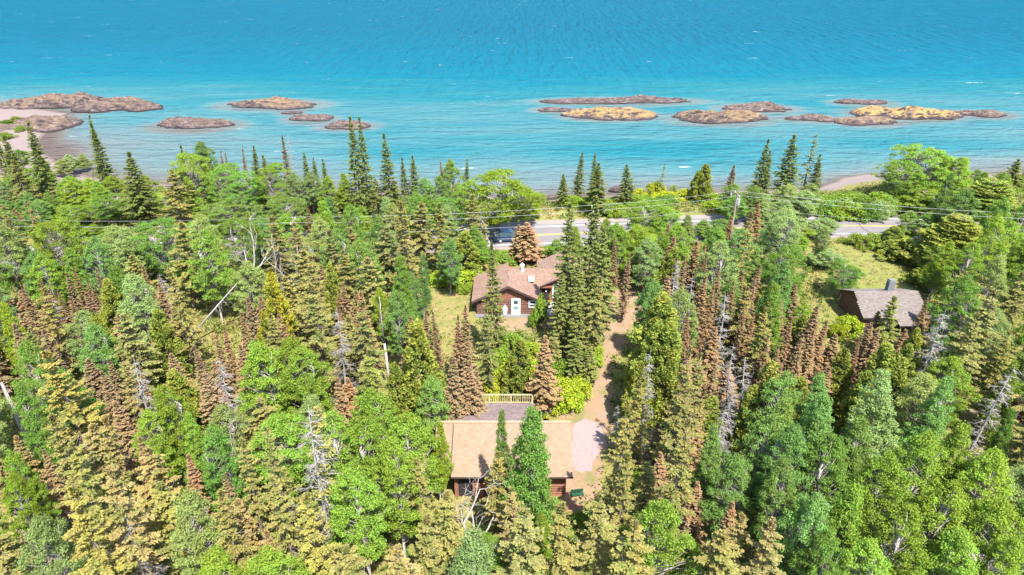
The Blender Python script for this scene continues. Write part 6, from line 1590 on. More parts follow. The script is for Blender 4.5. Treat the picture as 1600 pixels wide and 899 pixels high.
('olive',5,40.8,41.8,9.3,3.7,3.9,0.00,0.03,'o','dull olive spruce far right level with garage'),
('rust',0,-57.4,67.0,7.5,3.2,5.6,-0.00,-0.01,'r','brown spruce far left level with brown house, leftmost of six'),
('cedar',3,24.4,47.7,7.3,4.5,5.8,-0.01,-0.03,'C','yellow-green cedar at right below brown house, leftmost of four'),
('aspen',7,46.5,56.9,8.9,4.0,6.1,-0.03,-0.02,'p','pale green aspen far right level with brown house, the left one'),
('cedar',11,29.8,52.0,8.0,3.4,1.9,-0.05,-0.04,'C','yellow-green cedar at right below brown house, second from left of four'),
('rust',10,21.6,74.0,8.6,2.6,5.8,0.02,0.03,'R','rust-red spruce right of centre by the road, second from left of three'),
('aspen',7,-37.8,52.8,9.5,3.6,2.2,0.05,0.02,'b','bluish green aspen far left below brown house'),
('rust',5,-24.4,51.9,7.9,2.3,4.1,-0.01,-0.02,'r','brown spruce at left below brown house, rightmost of seven'),
('aspen',10,32.1,42.5,11.1,3.7,6.3,0.06,0.01,'b','bluish green aspen far right below brown house'),
('aspen',4,-47.0,70.5,10.7,4.1,0.5,0.02,0.01,'b','bluish green aspen far left by the road, the right one'),
('aspen',7,-32.5,82.2,8.4,3.8,6.0,0.00,-0.03,'b','bluish green aspen left of centre by the road, leftmost of four'),
('cedar',11,-50.5,56.4,7.6,4.0,3.5,0.02,-0.02,'C','yellow-green cedar far left below brown house, the left one'),
('aspen',8,67.8,84.0,10.0,4.1,5.7,-0.04,-0.08,'g','mid-green aspen far right on the shore, the right one'),
('aspen',11,-15.6,77.2,10.9,4.1,2.6,0.01,-0.07,'b','bluish green aspen left of centre by the road, rightmost of four'),
('olive',5,0.5,29.7,11.3,3.7,3.8,0.02,-0.07,'o','dull olive spruce just right of centre along bottom edge'),
('aspen',10,60.3,72.7,10.4,4.8,2.3,0.02,0.07,'m','bright green aspen far right by the road, rightmost of five'),
('olive',0,-36.1,34.7,11.1,3.5,0.4,0.03,-0.01,'o','dull olive spruce far left level with garage'),
('aspen',4,-59.2,69.8,10.3,4.6,3.7,0.05,-0.02,'g','mid-green aspen far left by the road, the left one'),
('olive',11,-24.5,73.4,10.2,3.9,3.1,0.06,-0.01,'O','golden olive spruce left of centre by the road, second from left of five'),
('olive',5,-9.1,27.8,9.1,4.1,6.2,-0.06,-0.04,'O','golden olive spruce left of centre along bottom edge, the right one'),
('olive',2,-13.7,79.7,9.2,3.2,3.6,0.07,-0.02,'o','dull olive spruce just left of centre by the road, the right one'),
('olive',1,-61.2,77.2,11.6,3.3,1.6,0.02,0.01,'O','golden olive spruce far left on the shore'),
('aspen',5,-17.3,40.3,9.1,5.2,0.7,-0.01,-0.04,'m','bright green aspen left of centre level with garage, leftmost of four'),
('aspen',4,-37.3,75.7,11.2,4.1,5.6,-0.05,-0.05,'p','pale green aspen at left by the road'),
('olive',6,3.0,29.1,11.2,3.4,6.1,-0.02,-0.02,'O','golden olive spruce just right of centre along bottom edge, leftmost of three'),
('aspen',0,-52.2,68.8,9.2,4.1,0.8,0.00,0.01,'m','bright green aspen far left by the road'),
('birch',2,-54.6,76.1,10.3,6.2,4.7,-0.00,0.02,'m','bright green birch far left by the road'),
('aspen',4,-59.7,73.9,11.2,4.2,4.3,-0.01,-0.00,'p','pale green aspen far left by the road, leftmost of three'),
('olive',0,-29.0,77.3,10.2,3.9,3.9,-0.02,0.05,'O','golden olive spruce left of centre by the road, leftmost of five'),
('aspen',4,47.1,51.4,11.4,4.7,5.4,-0.06,-0.02,'m','bright green aspen far right below brown house, the right one'),
('aspen',6,-51.5,72.8,8.2,3.9,5.1,-0.02,0.02,'g','mid-green aspen far left by the road, the right one'),
('dead',4,-29.7,45.0,10.9,3.1,0.5,0.01,0.01,'x','dead grey spruce at left below brown house, the left one'),
('olive',10,44.7,46.8,11.0,4.7,5.1,0.02,0.03,'T','tan olive spruce far right below brown house'),
('rust',0,31.3,66.8,6.4,2.5,1.6,0.02,-0.03,'n','small dark brown spruce at right level with brown house, the right one'),
('aspen',4,35.9,35.8,8.3,4.4,2.0,0.00,0.03,'p','pale green aspen far right along bottom edge'),
('rust',6,-16.4,57.8,7.7,2.0,3.2,0.01,0.03,'O','golden spruce left of centre below brown house'),
('birch',4,33.8,78.4,10.6,6.2,2.5,0.02,0.02,'p','pale green birch at right on the shore'),
('cedar',9,52.1,62.9,8.3,3.8,5.1,0.02,0.00,'C','yellow-green cedar far right level with brown house'),
('aspen',10,28.1,42.2,11.3,4.6,3.0,0.01,0.09,'p','pale green aspen at right below brown house'),
('olive',8,46.0,60.3,10.7,3.9,6.0,0.01,-0.00,'O','golden olive spruce far right level with brown house, the right one'),
('rust',4,-39.9,60.2,6.5,3.1,3.1,-0.02,0.01,'r','small brown spruce far left below brown house'),
('aspen',10,-34.2,85.7,9.1,5.0,5.2,0.04,-0.02,'b','bluish green aspen at left on the shore, the right one'),
('aspen',0,-29.6,69.0,8.4,4.5,3.2,-0.02,-0.02,'p','pale green aspen at left level with brown house, the right one'),
('aspen',1,-42.5,43.5,10.8,4.5,1.9,0.00,0.09,'p','pale green aspen far left below brown house, the left one'),
('aspen',1,62.3,89.2,10.2,5.0,4.9,0.02,0.04,'b','bluish green aspen far right on the shore, the right one'),
('rust',1,14.1,32.7,8.6,2.1,3.2,0.03,-0.07,'R','rust-red spruce right of centre along bottom edge'),
('rust',5,14.1,42.7,6.2,2.3,2.0,-0.01,-0.03,'R','small rust-red spruce right of centre level with garage'),
('aspen',3,-36.9,60.2,11.2,4.5,2.3,0.02,-0.04,'p','pale green aspen at left level with brown house, the left one'),
('aspen',9,35.4,83.7,8.5,4.5,1.0,0.02,-0.02,'b','bluish green aspen at right by the road'),
('aspen',2,-46.9,76.0,9.4,5.0,4.1,-0.05,0.00,'p','pale green aspen far left by the road, rightmost of three'),
('olive',3,-21.8,105.2,6.3,3.4,5.0,0.00,0.01,'o','small dull olive spruce left of centre on the shore'),
('olive',4,50.0,59.1,11.6,4.4,0.3,-0.07,-0.03,'o','dull olive spruce far right level with brown house'),
('rust',3,35.1,56.7,6.8,2.3,5.3,0.01,-0.02,'r','brown spruce at right below brown house, rightmost of six'),
('aspen',9,-29.5,83.0,8.7,4.8,0.7,0.01,0.01,'m','bright green aspen left of centre by the road'),
('olive',2,-38.3,72.0,11.7,4.8,4.9,0.01,-0.08,'Y','yellowish olive spruce at left by the road, the right one'),
('olive',11,-34.0,52.0,10.9,4.5,1.4,0.02,-0.01,'o','dull olive spruce far left below brown house'),
('birch',8,-33.1,76.5,10.3,5.6,3.3,0.01,0.01,'g','mid-green birch at left by the road, the right one'),
('rust',3,16.4,64.8,8.6,3.1,0.3,-0.01,0.03,'r','brown spruce right of centre level with brown house, leftmost of five'),
('aspen',3,-51.4,59.5,11.8,3.6,5.6,0.01,0.01,'p','pale green aspen far left level with brown house'),
('aspen',2,55.6,71.1,8.1,4.5,0.7,0.04,0.03,'p','pale green aspen far right by the road'),
('aspen',5,57.7,67.3,10.1,4.5,5.1,0.03,0.01,'g','mid-green aspen far right by the road'),
('olive',2,14.3,27.5,11.4,3.4,0.9,0.04,-0.01,'T','tan olive spruce at right along bottom edge'),
('aspen',11,-81.4,103.7,6.4,3.4,6.0,0.06,-0.02,'p','small pale green aspen far left on the shore, leftmost of four'),
('rust',1,-53.8,66.4,5.9,3.0,4.5,0.00,-0.02,'R','small rust-red spruce far left level with brown house, the left one'),
('rust',9,-46.9,60.9,8.2,2.4,2.3,-0.02,-0.05,'R','rust-red spruce far left level with brown house, second from left of three'),
('rust',7,-43.4,54.5,8.3,2.1,5.3,0.07,-0.01,'n','dark brown spruce far left below brown house, third from left of five'),
('aspen',7,32.5,30.8,9.7,4.7,1.9,0.06,0.05,'g','mid-green aspen far right along bottom edge'),
('olive',0,49.0,66.5,8.2,4.2,5.8,0.00,-0.01,'O','golden olive spruce far right level with brown house, the left one'),
('cedar',8,51.4,56.7,8.4,3.2,6.2,-0.01,0.01,'C','yellow-green cedar far right below brown house, rightmost of four'),
('aspen',8,64.0,84.6,10.4,4.5,3.7,0.01,-0.02,'g','mid-green aspen far right on the shore, the left one'),
('olive',0,-19.4,43.4,8.2,4.7,4.4,0.01,0.04,'O','golden olive spruce left of centre level with garage'),
('aspen',10,-2.7,27.3,11.5,4.8,1.0,0.02,0.05,'p','pale green aspen just left of centre along bottom edge'),
('rust',3,19.1,56.1,7.4,3.0,5.1,0.03,-0.01,'r','brown spruce right of centre below brown house, second from left of three'),
('aspen',6,-15.9,43.6,8.4,4.7,5.8,0.02,-0.01,'p','pale green aspen left of centre level with garage'),
('rust',11,24.9,63.9,6.0,2.5,1.6,-0.00,-0.02,'R','small rust-red spruce right of centre level with brown house'),
('rust',5,35.6,58.5,6.2,2.2,1.4,-0.03,-0.02,'r','small brown spruce at right below brown house'),
('olive',2,-9.4,82.0,10.4,3.6,1.3,-0.01,0.02,'Y','yellowish olive spruce just left of centre on the shore'),
('rust',1,27.5,54.0,8.4,2.4,1.0,-0.04,0.02,'r','brown spruce at right below brown house, fourth from left of six'),
('aspen',6,-57.8,82.8,9.9,4.1,4.6,-0.02,0.00,'g','mid-green aspen far left on the shore, the right one'),
('cedar',7,0.5,53.7,7.8,3.9,4.6,0.05,-0.03,'c','green cedar just right of centre below brown house'),
('olive',10,-23.3,69.4,9.6,4.5,4.9,0.06,-0.02,'O','golden olive spruce left of centre by the road, third from left of five'),
('olive',4,-21.2,62.4,10.2,3.3,6.0,0.04,-0.01,'O','golden olive spruce left of centre level with brown house, the right one'),
('rust',4,27.2,49.0,7.4,2.2,3.9,-0.03,0.01,'r','brown spruce at right below brown house, fifth from left of six'),
('aspen',0,8.8,29.8,11.4,4.7,4.6,0.03,0.00,'m','bright green aspen right of centre along bottom edge'),
('rust',11,-31.4,53.8,5.7,2.6,5.2,0.02,0.04,'O','small golden spruce at left below brown house'),
('aspen',3,-65.0,82.1,9.8,3.8,1.5,0.04,-0.04,'g','mid-green aspen far left on the shore, the left one'),
('aspen',9,80.3,113.9,5.1,3.1,4.9,-0.01,-0.01,'b','small bluish green aspen far right on the shore'),
('rust',8,-44.2,63.1,7.3,2.5,4.6,-0.02,0.04,'r','brown spruce far left level with brown house, fifth from left of six'),
('rust',7,-4.3,54.2,7.3,2.2,6.1,0.02,-0.02,'r','brown spruce just left of centre below brown house, leftmost of three'),
('rust',0,12.8,35.5,7.1,2.3,3.5,0.01,0.01,'r','brown spruce right of centre along bottom edge'),
('aspen',9,51.9,70.6,9.9,4.3,2.1,-0.00,0.01,'m','bright green aspen far right by the road, second from left of five'),
('rust',7,-30.7,51.8,7.2,2.4,0.4,0.02,0.04,'r','brown spruce at left below brown house, second from left of seven'),
('rust',10,11.2,42.0,6.9,2.6,4.2,-0.01,0.00,'n','dark brown spruce right of centre level with garage, the left one'),
('cedar',2,-19.8,65.8,9.5,3.3,5.2,-0.03,-0.05,'C','yellow-green cedar left of centre level with brown house'),
('aspen',2,-45.2,47.7,9.9,3.9,6.0,-0.02,0.04,'m','bright green aspen far left below brown house'),
('aspen',2,-24.1,85.0,10.0,4.7,0.0,-0.00,-0.04,'b','bluish green aspen left of centre on the shore'),
('birch',0,31.2,70.0,9.7,5.6,1.5,-0.06,-0.04,'g','mid-green birch at right by the road'),
('olive',9,-24.5,36.2,9.5,3.6,5.1,-0.02,0.02,'T','tan olive spruce at left level with garage'),
('aspen',3,-71.2,95.8,5.4,3.3,1.4,0.00,0.00,'b','small bluish green aspen far left on the shore, fourth from left of six'),
('rust',7,31.3,57.0,6.0,2.8,1.9,-0.01,0.02,'n','small dark brown spruce at right below brown house'),
('rust',11,14.5,47.4,6.8,2.5,1.3,-0.02,0.00,'n','dark brown spruce right of centre level with garage, the right one'),
('aspen',2,-23.7,81.4,11.0,4.8,3.6,0.02,-0.01,'m','bright green aspen left of centre on the shore, leftmost of three'),
('rust',3,-45.5,54.3,8.9,2.7,0.0,0.00,0.03,'n','dark brown spruce far left below brown house, second from left of five'),
('aspen',6,62.1,93.7,11.1,3.8,5.6,0.03,-0.01,'b','bluish green aspen far right on the shore, the left one'),
('rust',7,-22.2,57.3,8.0,2.3,4.7,-0.02,0.04,'r','brown spruce left of centre below brown house, the left one'),
('rust',3,19.8,52.1,5.7,2.8,3.3,0.04,-0.02,'R','small rust-red spruce right of centre below brown house'),
('olive',6,-4.9,86.7,9.9,4.0,5.3,-0.00,0.05,'o','dull olive spruce just left of centre on the shore'),
('rust',0,31.1,83.6,8.7,2.9,1.0,0.00,-0.01,'n','dark brown spruce right of centre on the shore, the right one'),
('aspen',10,28.6,65.8,10.0,4.3,4.0,-0.01,-0.04,'b','bluish green aspen at right level with brown house'),
('olive',7,9.2,35.5,8.5,3.3,4.2,-0.06,0.02,'O','golden olive spruce right of centre along bottom edge, the left one'),
('rust',9,-37.0,49.8,7.5,3.2,0.8,0.04,-0.03,'n','dark brown spruce far left below brown house, fourth from left of five'),
('dead',4,15.5,41.3,8.8,2.9,6.3,0.05,0.00,'x','dead grey spruce right of centre level with garage, the left one'),
('rust',6,23.7,50.6,6.4,2.2,1.7,0.01,0.02,'R','small rust-red spruce at right below brown house'),
('rust',4,-40.4,67.2,8.4,2.0,0.8,0.03,-0.01,'O','golden spruce at left level with brown house, the left one'),
('aspen',7,-16.8,70.9,10.4,4.3,4.3,0.04,0.02,'b','bluish green aspen left of centre by the road, third from left of four'),
('aspen',2,-11.4,63.2,11.6,4.1,5.0,-0.01,0.00,'g','mid-green aspen just left of centre by the road, the left one'),
('olive',1,-14.7,74.2,11.3,4.2,5.9,0.00,0.02,'o','dull olive spruce just left of centre by the road, the left one'),
('rust',3,17.0,52.8,5.6,2.8,3.9,-0.05,0.01,'r','small brown spruce right of centre below brown house'),
('aspen',4,52.5,66.5,9.7,3.7,3.4,-0.01,0.04,'p','pale green aspen far right level with brown house, the right one'),
('rust',4,22.5,82.8,5.8,3.1,0.6,0.03,-0.02,'r','small brown spruce right of centre by the road'),
('rust',7,24.6,56.5,6.8,2.3,1.2,0.01,-0.02,'r','brown spruce at right below brown house, leftmost of six'),
('aspen',6,26.3,59.8,10.2,3.7,1.9,0.02,-0.04,'g','mid-green aspen at right level with brown house'),
('birch',10,-42.0,76.3,10.2,6.2,1.6,0.04,-0.05,'g','mid-green birch at left by the road, the left one'),
('rust',8,-30.8,31.3,6.7,2.2,5.7,0.00,0.01,'n','dark brown spruce far left along bottom edge'),
('aspen',7,14.3,60.9,10.2,4.0,5.2,0.01,0.03,'b','bluish green aspen right of centre level with brown house, the left one'),
('rust',1,-16.4,64.7,6.8,2.6,5.3,-0.00,0.04,'O','golden spruce left of centre level with brown house'),
('aspen',1,-22.8,42.5,8.6,4.1,4.0,-0.02,-0.08,'p','pale green aspen at left level with garage'),
('birch',3,-55.1,102.3,4.6,4.9,0.6,0.03,0.04,'m','small bright green birch at left on the shore'),
('aspen',11,-55.4,72.1,8.1,4.8,5.5,-0.00,-0.01,'b','bluish green aspen far left by the road, the left one'),
('olive',2,-24.1,65.6,8.5,3.2,1.9,-0.11,-0.02,'O','golden olive spruce left of centre level with brown house, the left one'),
('rust',2,-28.2,38.8,6.7,2.4,5.4,-0.01,-0.02,'r','brown spruce far left along bottom edge'),
('cedar',9,-38.5,62.8,7.0,3.8,1.4,-0.00,0.03,'c','green cedar at left level with brown house'),
('aspen',11,-13.8,27.6,9.7,4.1,3.5,0.00,-0.00,'m','bright green aspen left of centre along bottom edge, the left one'),
('olive',0,-28.0,106.3,4.4,3.4,0.4,-0.01,-0.02,'Y','small yellowish olive spruce left of centre on the shore'),
('rust',4,19.4,76.7,8.1,2.9,3.1,-0.03,-0.04,'R','rust-red spruce right of centre by the road, leftmost of three'),
('aspen',9,-36.3,45.6,9.7,3.8,3.4,0.01,0.00,'g','mid-green aspen far left below brown house, the right one'),
('rust',2,-20.8,68.2,8.2,2.1,2.0,0.00,-0.03,'r','brown spruce left of centre level with brown house, leftmost of three'),
('olive',11,-21.4,53.5,10.1,3.3,4.2,0.00,0.04,'o','dull olive spruce left of centre below brown house'),
('olive',1,-23.2,33.9,8.6,3.7,2.1,-0.02,0.02,'Y','yellowish olive spruce at left along bottom edge'),
('cedar',1,16.7,46.5,6.2,3.5,5.7,0.00,-0.04,'c','small green cedar right of centre level with garage'),
('aspen',10,88.3,113.9,4.8,3.0,0.5,-0.02,0.05,'g','small mid-green aspen far right on the shore, rightmost of six'),
('aspen',9,-40.2,105.7,5.5,3.1,3.0,-0.02,0.01,'p','small pale green aspen left of centre on the shore'),
('rust',10,15.0,44.7,6.9,2.2,1.5,-0.01,0.03,'O','golden spruce right of centre level with garage'),
('rust',7,-14.2,46.3,8.6,2.2,3.1,-0.01,-0.05,'R','rust-red spruce left of centre below brown house, the left one'),
('rust',5,-26.8,64.1,6.3,2.6,4.0,-0.01,-0.01,'r','small brown spruce left of centre level with brown house'),
('aspen',8,16.5,76.0,8.3,4.4,3.1,0.01,-0.02,'p','pale green aspen right of centre by the road, the left one'),
('olive',1,-14.8,54.1,9.8,3.7,2.2,-0.01,-0.01,'O','golden olive spruce left of centre below brown house'),
('aspen',11,-43.1,106.8,5.5,3.5,3.4,-0.02,0.02,'g','small mid-green aspen at left on the shore'),
('rust',4,-49.3,54.0,8.6,3.0,2.5,-0.00,0.04,'n','dark brown spruce far left below brown house, leftmost of five'),
('rust',0,26.7,67.8,8.4,2.2,4.0,-0.05,-0.04,'r','brown spruce right of centre level with brown house, rightmost of five'),
('olive',7,-73.0,97.1,5.2,2.9,3.6,-0.02,0.01,'o','small dull olive spruce far left on the shore'),
('dead',7,18.9,64.5,8.5,2.6,2.8,-0.01,0.04,'x','dead grey spruce right of centre level with brown house, the right one'),
('olive',2,-30.7,39.3,9.1,3.7,5.8,0.05,-0.02,'T','tan olive spruce far left level with garage, the left one'),
('olive',0,-75.3,95.0,5.4,3.5,6.2,-0.01,-0.05,'O','small golden olive spruce far left on the shore'),
('cedar',7,29.8,60.7,6.5,3.6,3.5,0.05,-0.05,'C','small yellow-green cedar at right below brown house'),
('aspen',7,43.6,58.4,11.9,4.2,3.2,0.02,-0.01,'g','mid-green aspen far right level with brown house'),
('olive',9,6.7,27.0,11.8,3.9,6.0,-0.01,-0.04,'O','golden olive spruce just right of centre along bottom edge, rightmost of three'),
('aspen',3,-20.3,80.6,10.8,4.0,1.8,0.03,-0.00,'g','mid-green aspen left of centre on the shore'),
('olive',1,-30.3,28.5,10.0,3.9,5.4,0.00,-0.04,'O','golden olive spruce far left along bottom edge'),
('rust',3,-17.7,32.4,8.7,2.8,4.5,0.00,-0.04,'O','golden spruce at left along bottom edge'),
('rust',0,21.5,49.0,5.9,2.0,0.9,-0.00,-0.03,'n','small dark brown spruce right of centre level with garage'),
('rust',5,28.5,83.5,7.8,2.5,4.6,-0.05,-0.02,'R','rust-red spruce right of centre by the road, rightmost of three'),
('aspen',11,-48.3,99.8,5.0,3.2,2.1,-0.01,-0.04,'m','small bright green aspen at left on the shore'),
('aspen',9,23.1,68.8,11.0,4.7,2.7,0.02,-0.03,'p','pale green aspen right of centre by the road, the right one'),
('rust',4,-26.2,49.1,6.9,2.9,5.0,0.01,0.04,'r','brown spruce at left below brown house, fifth from left of seven'),
('dead',7,19.5,50.2,9.2,2.6,5.0,0.00,0.06,'x','dead grey spruce right of centre below brown house, the left one'),
('rust',8,-38.5,39.4,8.6,2.1,3.8,0.01,-0.00,'R','rust-red spruce far left level with garage'),
('olive',4,-58.4,78.5,10.9,3.5,5.2,0.02,0.02,'T','tan olive spruce far left on the shore'),
('rust',1,-19.5,35.4,7.7,2.1,5.8,-0.02,-0.02,'n','dark brown spruce at left along bottom edge'),
('aspen',2,51.8,75.0,8.2,4.3,3.8,-0.04,-0.05,'m','bright green aspen far right by the road, leftmost of five'),
('aspen',7,-49.9,78.8,8.6,5.1,3.0,-0.03,0.05,'p','pale green aspen far left by the road, second from left of three'),
('aspen',11,57.0,74.1,12.0,4.1,1.7,0.01,-0.06,'m','bright green aspen far right by the road, third from left of five'),
('rust',4,33.4,87.1,8.8,2.6,0.4,-0.02,-0.02,'R','rust-red spruce right of centre on the shore'),
('dead',11,17.7,66.5,9.7,2.8,5.4,0.00,0.00,'x','dead grey spruce right of centre level with brown house, the left one'),
('aspen',10,-19.2,105.1,6.0,2.9,2.6,0.00,0.04,'p','small pale green aspen just left of centre on the shore, second from left of five'),
('rust',3,-30.0,42.7,8.9,2.7,0.7,-0.05,0.03,'r','brown spruce far left level with garage, the right one'),
('aspen',8,60.2,76.8,10.1,4.8,5.3,0.02,0.04,'m','bright green aspen far right by the road, fourth from left of five'),
('rust',4,-33.3,46.6,8.8,2.2,4.7,0.01,0.02,'r','brown spruce far left below brown house, the left one'),
('rust',2,-34.5,60.7,7.3,2.2,2.0,0.01,0.03,'O','golden spruce at left level with brown house, the right one'),
('rust',9,28.5,63.1,6.5,2.0,1.2,-0.01,-0.05,'n','small dark brown spruce at right level with brown house, the left one'),
('dead',10,-45.3,59.6,8.5,2.7,5.6,0.00,0.00,'x','dead grey spruce far left level with brown house'),
('rust',10,24.0,78.2,5.8,2.1,1.9,-0.05,-0.01,'R','small rust-red spruce right of centre by the road, the right one'),
('aspen',10,-8.8,87.0,8.1,4.1,5.7,0.01,0.01,'p','pale green aspen just left of centre on the shore'),
('rust',8,-25.9,68.3,5.8,2.1,3.4,0.03,0.03,'O','small golden spruce left of centre level with brown house'),
('rust',6,-27.1,52.9,5.8,2.1,4.4,0.06,0.02,'R','small rust-red spruce at left below brown house'),
('aspen',0,38.7,38.2,11.6,4.0,5.7,0.05,0.05,'p','pale green aspen far right level with garage'),
('rust',4,33.1,52.6,7.8,2.4,4.6,0.04,-0.04,'R','rust-red spruce at right below brown house, rightmost of three'),
('olive',6,11.5,27.3,10.9,4.2,1.5,0.01,0.02,'O','golden olive spruce right of centre along bottom edge, the right one'),
('cedar',0,35.3,51.7,8.5,3.5,5.2,0.02,0.04,'C','yellow-green cedar far right below brown house, second from left of four'),
('aspen',5,-21.4,74.1,10.1,4.7,4.3,-0.06,-0.05,'b','bluish green aspen left of centre by the road, second from left of four'),
('aspen',11,-23.6,77.1,10.2,4.4,1.7,0.05,0.02,'p','pale green aspen left of centre by the road'),
('olive',0,-45.1,82.6,9.4,3.3,0.3,0.01,0.01,'Y','yellowish olive spruce at left on the shore'),
('cedar',3,49.1,62.6,6.2,3.8,6.0,-0.02,-0.03,'C','small yellow-green cedar far right level with brown house'),
('aspen',4,-1.9,104.4,4.6,2.9,3.3,-0.01,-0.04,'p','small pale green aspen just left of centre on the shore, rightmost of five'),
('olive',5,-5.9,27.1,10.4,3.7,2.1,0.01,-0.04,'T','tan olive spruce just left of centre along bottom edge'),
]
rt = random.Random(77)
for (k_, va, x_, y_, h_, w_, rz_, lx_, ly_, tone, lab) in TREES:
    tm, cm = PROTO[k_][va % len(PROTO[k_])]
    root = bpy.data.objects.new(NAMES[k_], None); COL.objects.link(root)
    root.empty_display_size = .3
    root.location = (x_, y_, gz(x_, y_) - .08)
    sz = h_ / PH[k_]; sw = w_ / PW[k_]
    root.scale = (sw, sw, sz)
    root.rotation_euler = (ly_, lx_, rz_)
    tag(root, lab, CATS[NAMES[k_]], GROUPS[k_])
    tr = bpy.data.objects.new('trunk', tm); COL.objects.link(tr); tr.parent = root
    cr = bpy.data.objects.new('branches' if k_ in ('dead', 'bare') else 'crown', cm); COL.objects.link(cr); cr.parent = root
    c_ = TONES[tone]; j = rt.uniform(.82, 1.2); hue = rt.uniform(-.1, .1)
    cr.color = (c_[0] * j * (1 + hue), c_[1] * j, c_[2] * j * (1 - hue), 1)
    tr.color = (1, 1, 1, 1)

# special single trees
def special(name, label, cat, build, group=None):
    o = empty(name, (0, 0, 0)); tag(o, label, cat, group); build(o); return o
ft = empty('fallen_tree', (0, 0, 0)); tag(ft, 'dead grey spruce leaning over diagonally among rusty spruces, left of the yellow cedar', 'dead tree')
a_, b_ = at(298, 526, 5.0), at(378, 434, 10.5)
MB().tube([a_, a_.lerp(b_, .5), b_], [.12, .09, .04], 7).build('trunk', M['bark_dead'], ft, True)
bk_ = Bark(); r_ = np.random.default_rng(5)
for q in range(46):
    t = r_.uniform(.15, 1); p = np.array(a_.lerp(b_, t)); e = p + r_.normal(0, .35, 3) + np.array([.2, 0, -.5]) * r_.uniform(.3, 1.6)
    bk_.limb([p, e], [.02, .006], 3)
link('branches', bk_.mesh('fallen_branches'), ft, M['bark_dead'])
sg = empty('snag', at(609, 612, GZ)); tag(sg, 'bare whitish dead trunk standing upright left of the yellow-green cedar', 'dead tree')
MB().tube([(0, 0, 0), (.02, 0, 2.6), (-.05, 0, 5.6)], [.15, .14, .11], 8).build('trunk', M['bark_birch'], sg, True)
MB().tube([(-.05, 0, 5.6), (-.12, 0, 8.2), (-.1, .1, 10.6)], [.07, .05, .03], 6).build('dead_top', M['bark_dead'], sg, True)
p0, p1 = at(44, 690, 5.5), at(2, 598, 9.5)
lt = empty('leaning_trunk', (0, 0, 0)); tag(lt, 'grey leaning birch trunk without branches at the left edge', 'dead tree')
MB().tube([p0, p0.lerp(p1, .5), p1], [.2, .17, .12], 8).build('trunk', M['bark_dead'], lt, True)
MB().tube([p0.lerp(p1, .8), p0.lerp(p1, .8) + Vector((.5, .2, .5))], [.06, .02], 5).build('stub', M['bark_dead'], lt)

# undergrowth: ferns, seedlings and brush over the forest floor, and tufts of grass on the clearings
ru = np.random.default_rng(9)
def clump_field(name, pts, per, spread, hgt, leaf, mat, label, up=.5):
    n = len(pts); k = np.repeat(np.arange(n), per)
    s_ = ru.uniform(.5, 1.3, n)
    g = ru.normal(0, .5, (n * per, 3)); g[:, 2] = np.abs(g[:, 2]) * hgt
    g[:, :2] *= spread
    C = pts[k] + g * s_[k][:, None]
    nrm = unit(ru.normal(0, .6, g.shape) + np.array([0, 0, up]))
    u = unit(np.cross(nrm, ru.normal(0, 1, g.shape))); w = np.cross(nrm, u)
    l = leaf * ru.uniform(.6, 1.4, (n * per, 1))
    V, F = cards(C, u * l, w * l * .6)
    o = link(name, np_mesh(name, V, F, np.repeat(ru.uniform(0, 1, n), per)), None, mat)
    tag(o, label, kind='stuff'); return o
px_ = ru.uniform(-95, 95, 26000); py_ = ru.uniform(26, 124, 26000)
keepm = (np.abs(px_) < py_ * .78 + 14) & (shore_d(px_, py_) > 6.5) & (np.abs(py_ - np.interp(px_, _rx, _ry)) > 6.5)
clear = [o for o in bpy.data.objects if o.name.split('.')[0] in ('lawn', 'yard', 'driveway', 'gravel_pad', 'walkway')]
def in_any(x, y, rings): return any(inside((x, y), rg) for rg in rings)
RINGS = []
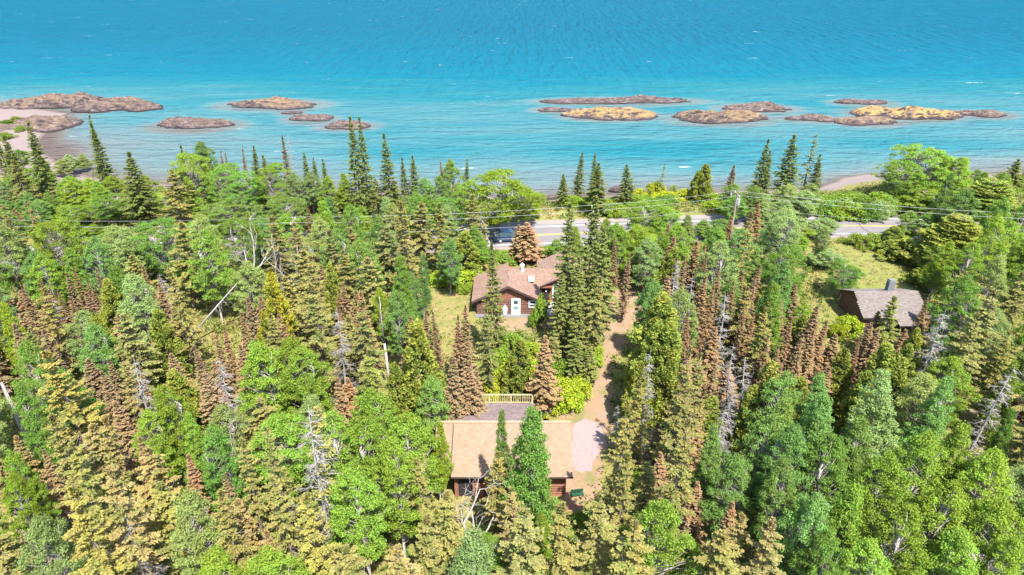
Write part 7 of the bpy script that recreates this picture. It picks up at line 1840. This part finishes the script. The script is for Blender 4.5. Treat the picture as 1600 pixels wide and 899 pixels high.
for o in clear:
    me_ = o.data; ed = {}
    for p in me_.polygons:
        for e in p.edge_keys: ed[e] = ed.get(e, 0) + 1
    nb = {}
    for (a, b), c in ed.items():
        if c == 1: nb.setdefault(a, []).append(b); nb.setdefault(b, []).append(a)
    if not nb: continue
    st_ = next(iter(nb)); ring = [st_]; prev = None; cur = st_
    while True:
        nx_ = [q for q in nb[cur] if q != prev]
        if not nx_ or nx_[0] == st_ or len(ring) > 500: break
        prev, cur = cur, nx_[0]; ring.append(cur)
    RINGS.append([tuple(me_.vertices[i].co[:2]) for i in ring])
BOX = [(-4.6, 3.4, 70.8, 77.6), (3, 11.6, 74.6, 81.7), (RX0 - .2, RX1 + .2, RY - 3.6, RY + 3.6), (gx0, gx1, RYg - 4.2, RYg + 5.5)]
kx = [(x, y) for x, y, k in zip(px_, py_, keepm) if k and not in_any(x, y, RINGS) and not any(a < x < b and c < y < d for a, b, c, d in BOX)]
kx = np.array(kx)
pts = np.column_stack([kx, ground(kx[:, 0], kx[:, 1])])
um = NT('undergrowth_leaves')
t = um.n('ShaderNodeAttribute', attribute_name='tint').outputs['Fac']
c = um.ramp(t, [(0., (.10, .14, .02)), (.3, (.06, .12, .025)), (.55, (.13, .16, .02)), (.75, (.12, .10, .04)), (1., (.17, .12, .055))])
d_ = um.n('ShaderNodeBsdfDiffuse'); um.l(c, d_.inputs[0]); tr_ = um.n('ShaderNodeBsdfTranslucent'); um.l(c, tr_.inputs[0])
mx = um.n('ShaderNodeMixShader'); mx.inputs[0].default_value = .3; um.l(d_.outputs[0], mx.inputs[1]); um.l(tr_.outputs[0], mx.inputs[2])
um = um.out(mx.outputs[0])
clump_field('undergrowth', pts, 16, .75, .75, .13, um, 'ferns, seedlings and brush covering the forest floor')
gp = []
LAWNS = [rg for rg, o in zip(RINGS, clear) if o.name.startswith('lawn')]
for rg in LAWNS:
    xs = [p[0] for p in rg]; ys = [p[1] for p in rg]
    for _ in range(1100):
        x, y = ru.uniform(min(xs), max(xs)), ru.uniform(min(ys), max(ys))
        if inside((x, y), rg) and not any(a < x < b and c < y < d for a, b, c, d in BOX): gp.append((x, y, 4.03))
gm = NT('grass_blades'); t = gm.n('ShaderNodeAttribute', attribute_name='tint').outputs['Fac']
gm = gm.principled(gm.ramp(t, [(0., (.09, .13, .03)), (.5, (.14, .14, .045)), (1., (.2, .155, .075))]), .9, None, .1)
clump_field('grass', np.array(gp), 9, .4, .22, .08, gm, 'patchy dry grass on the lawns and yard', .2)
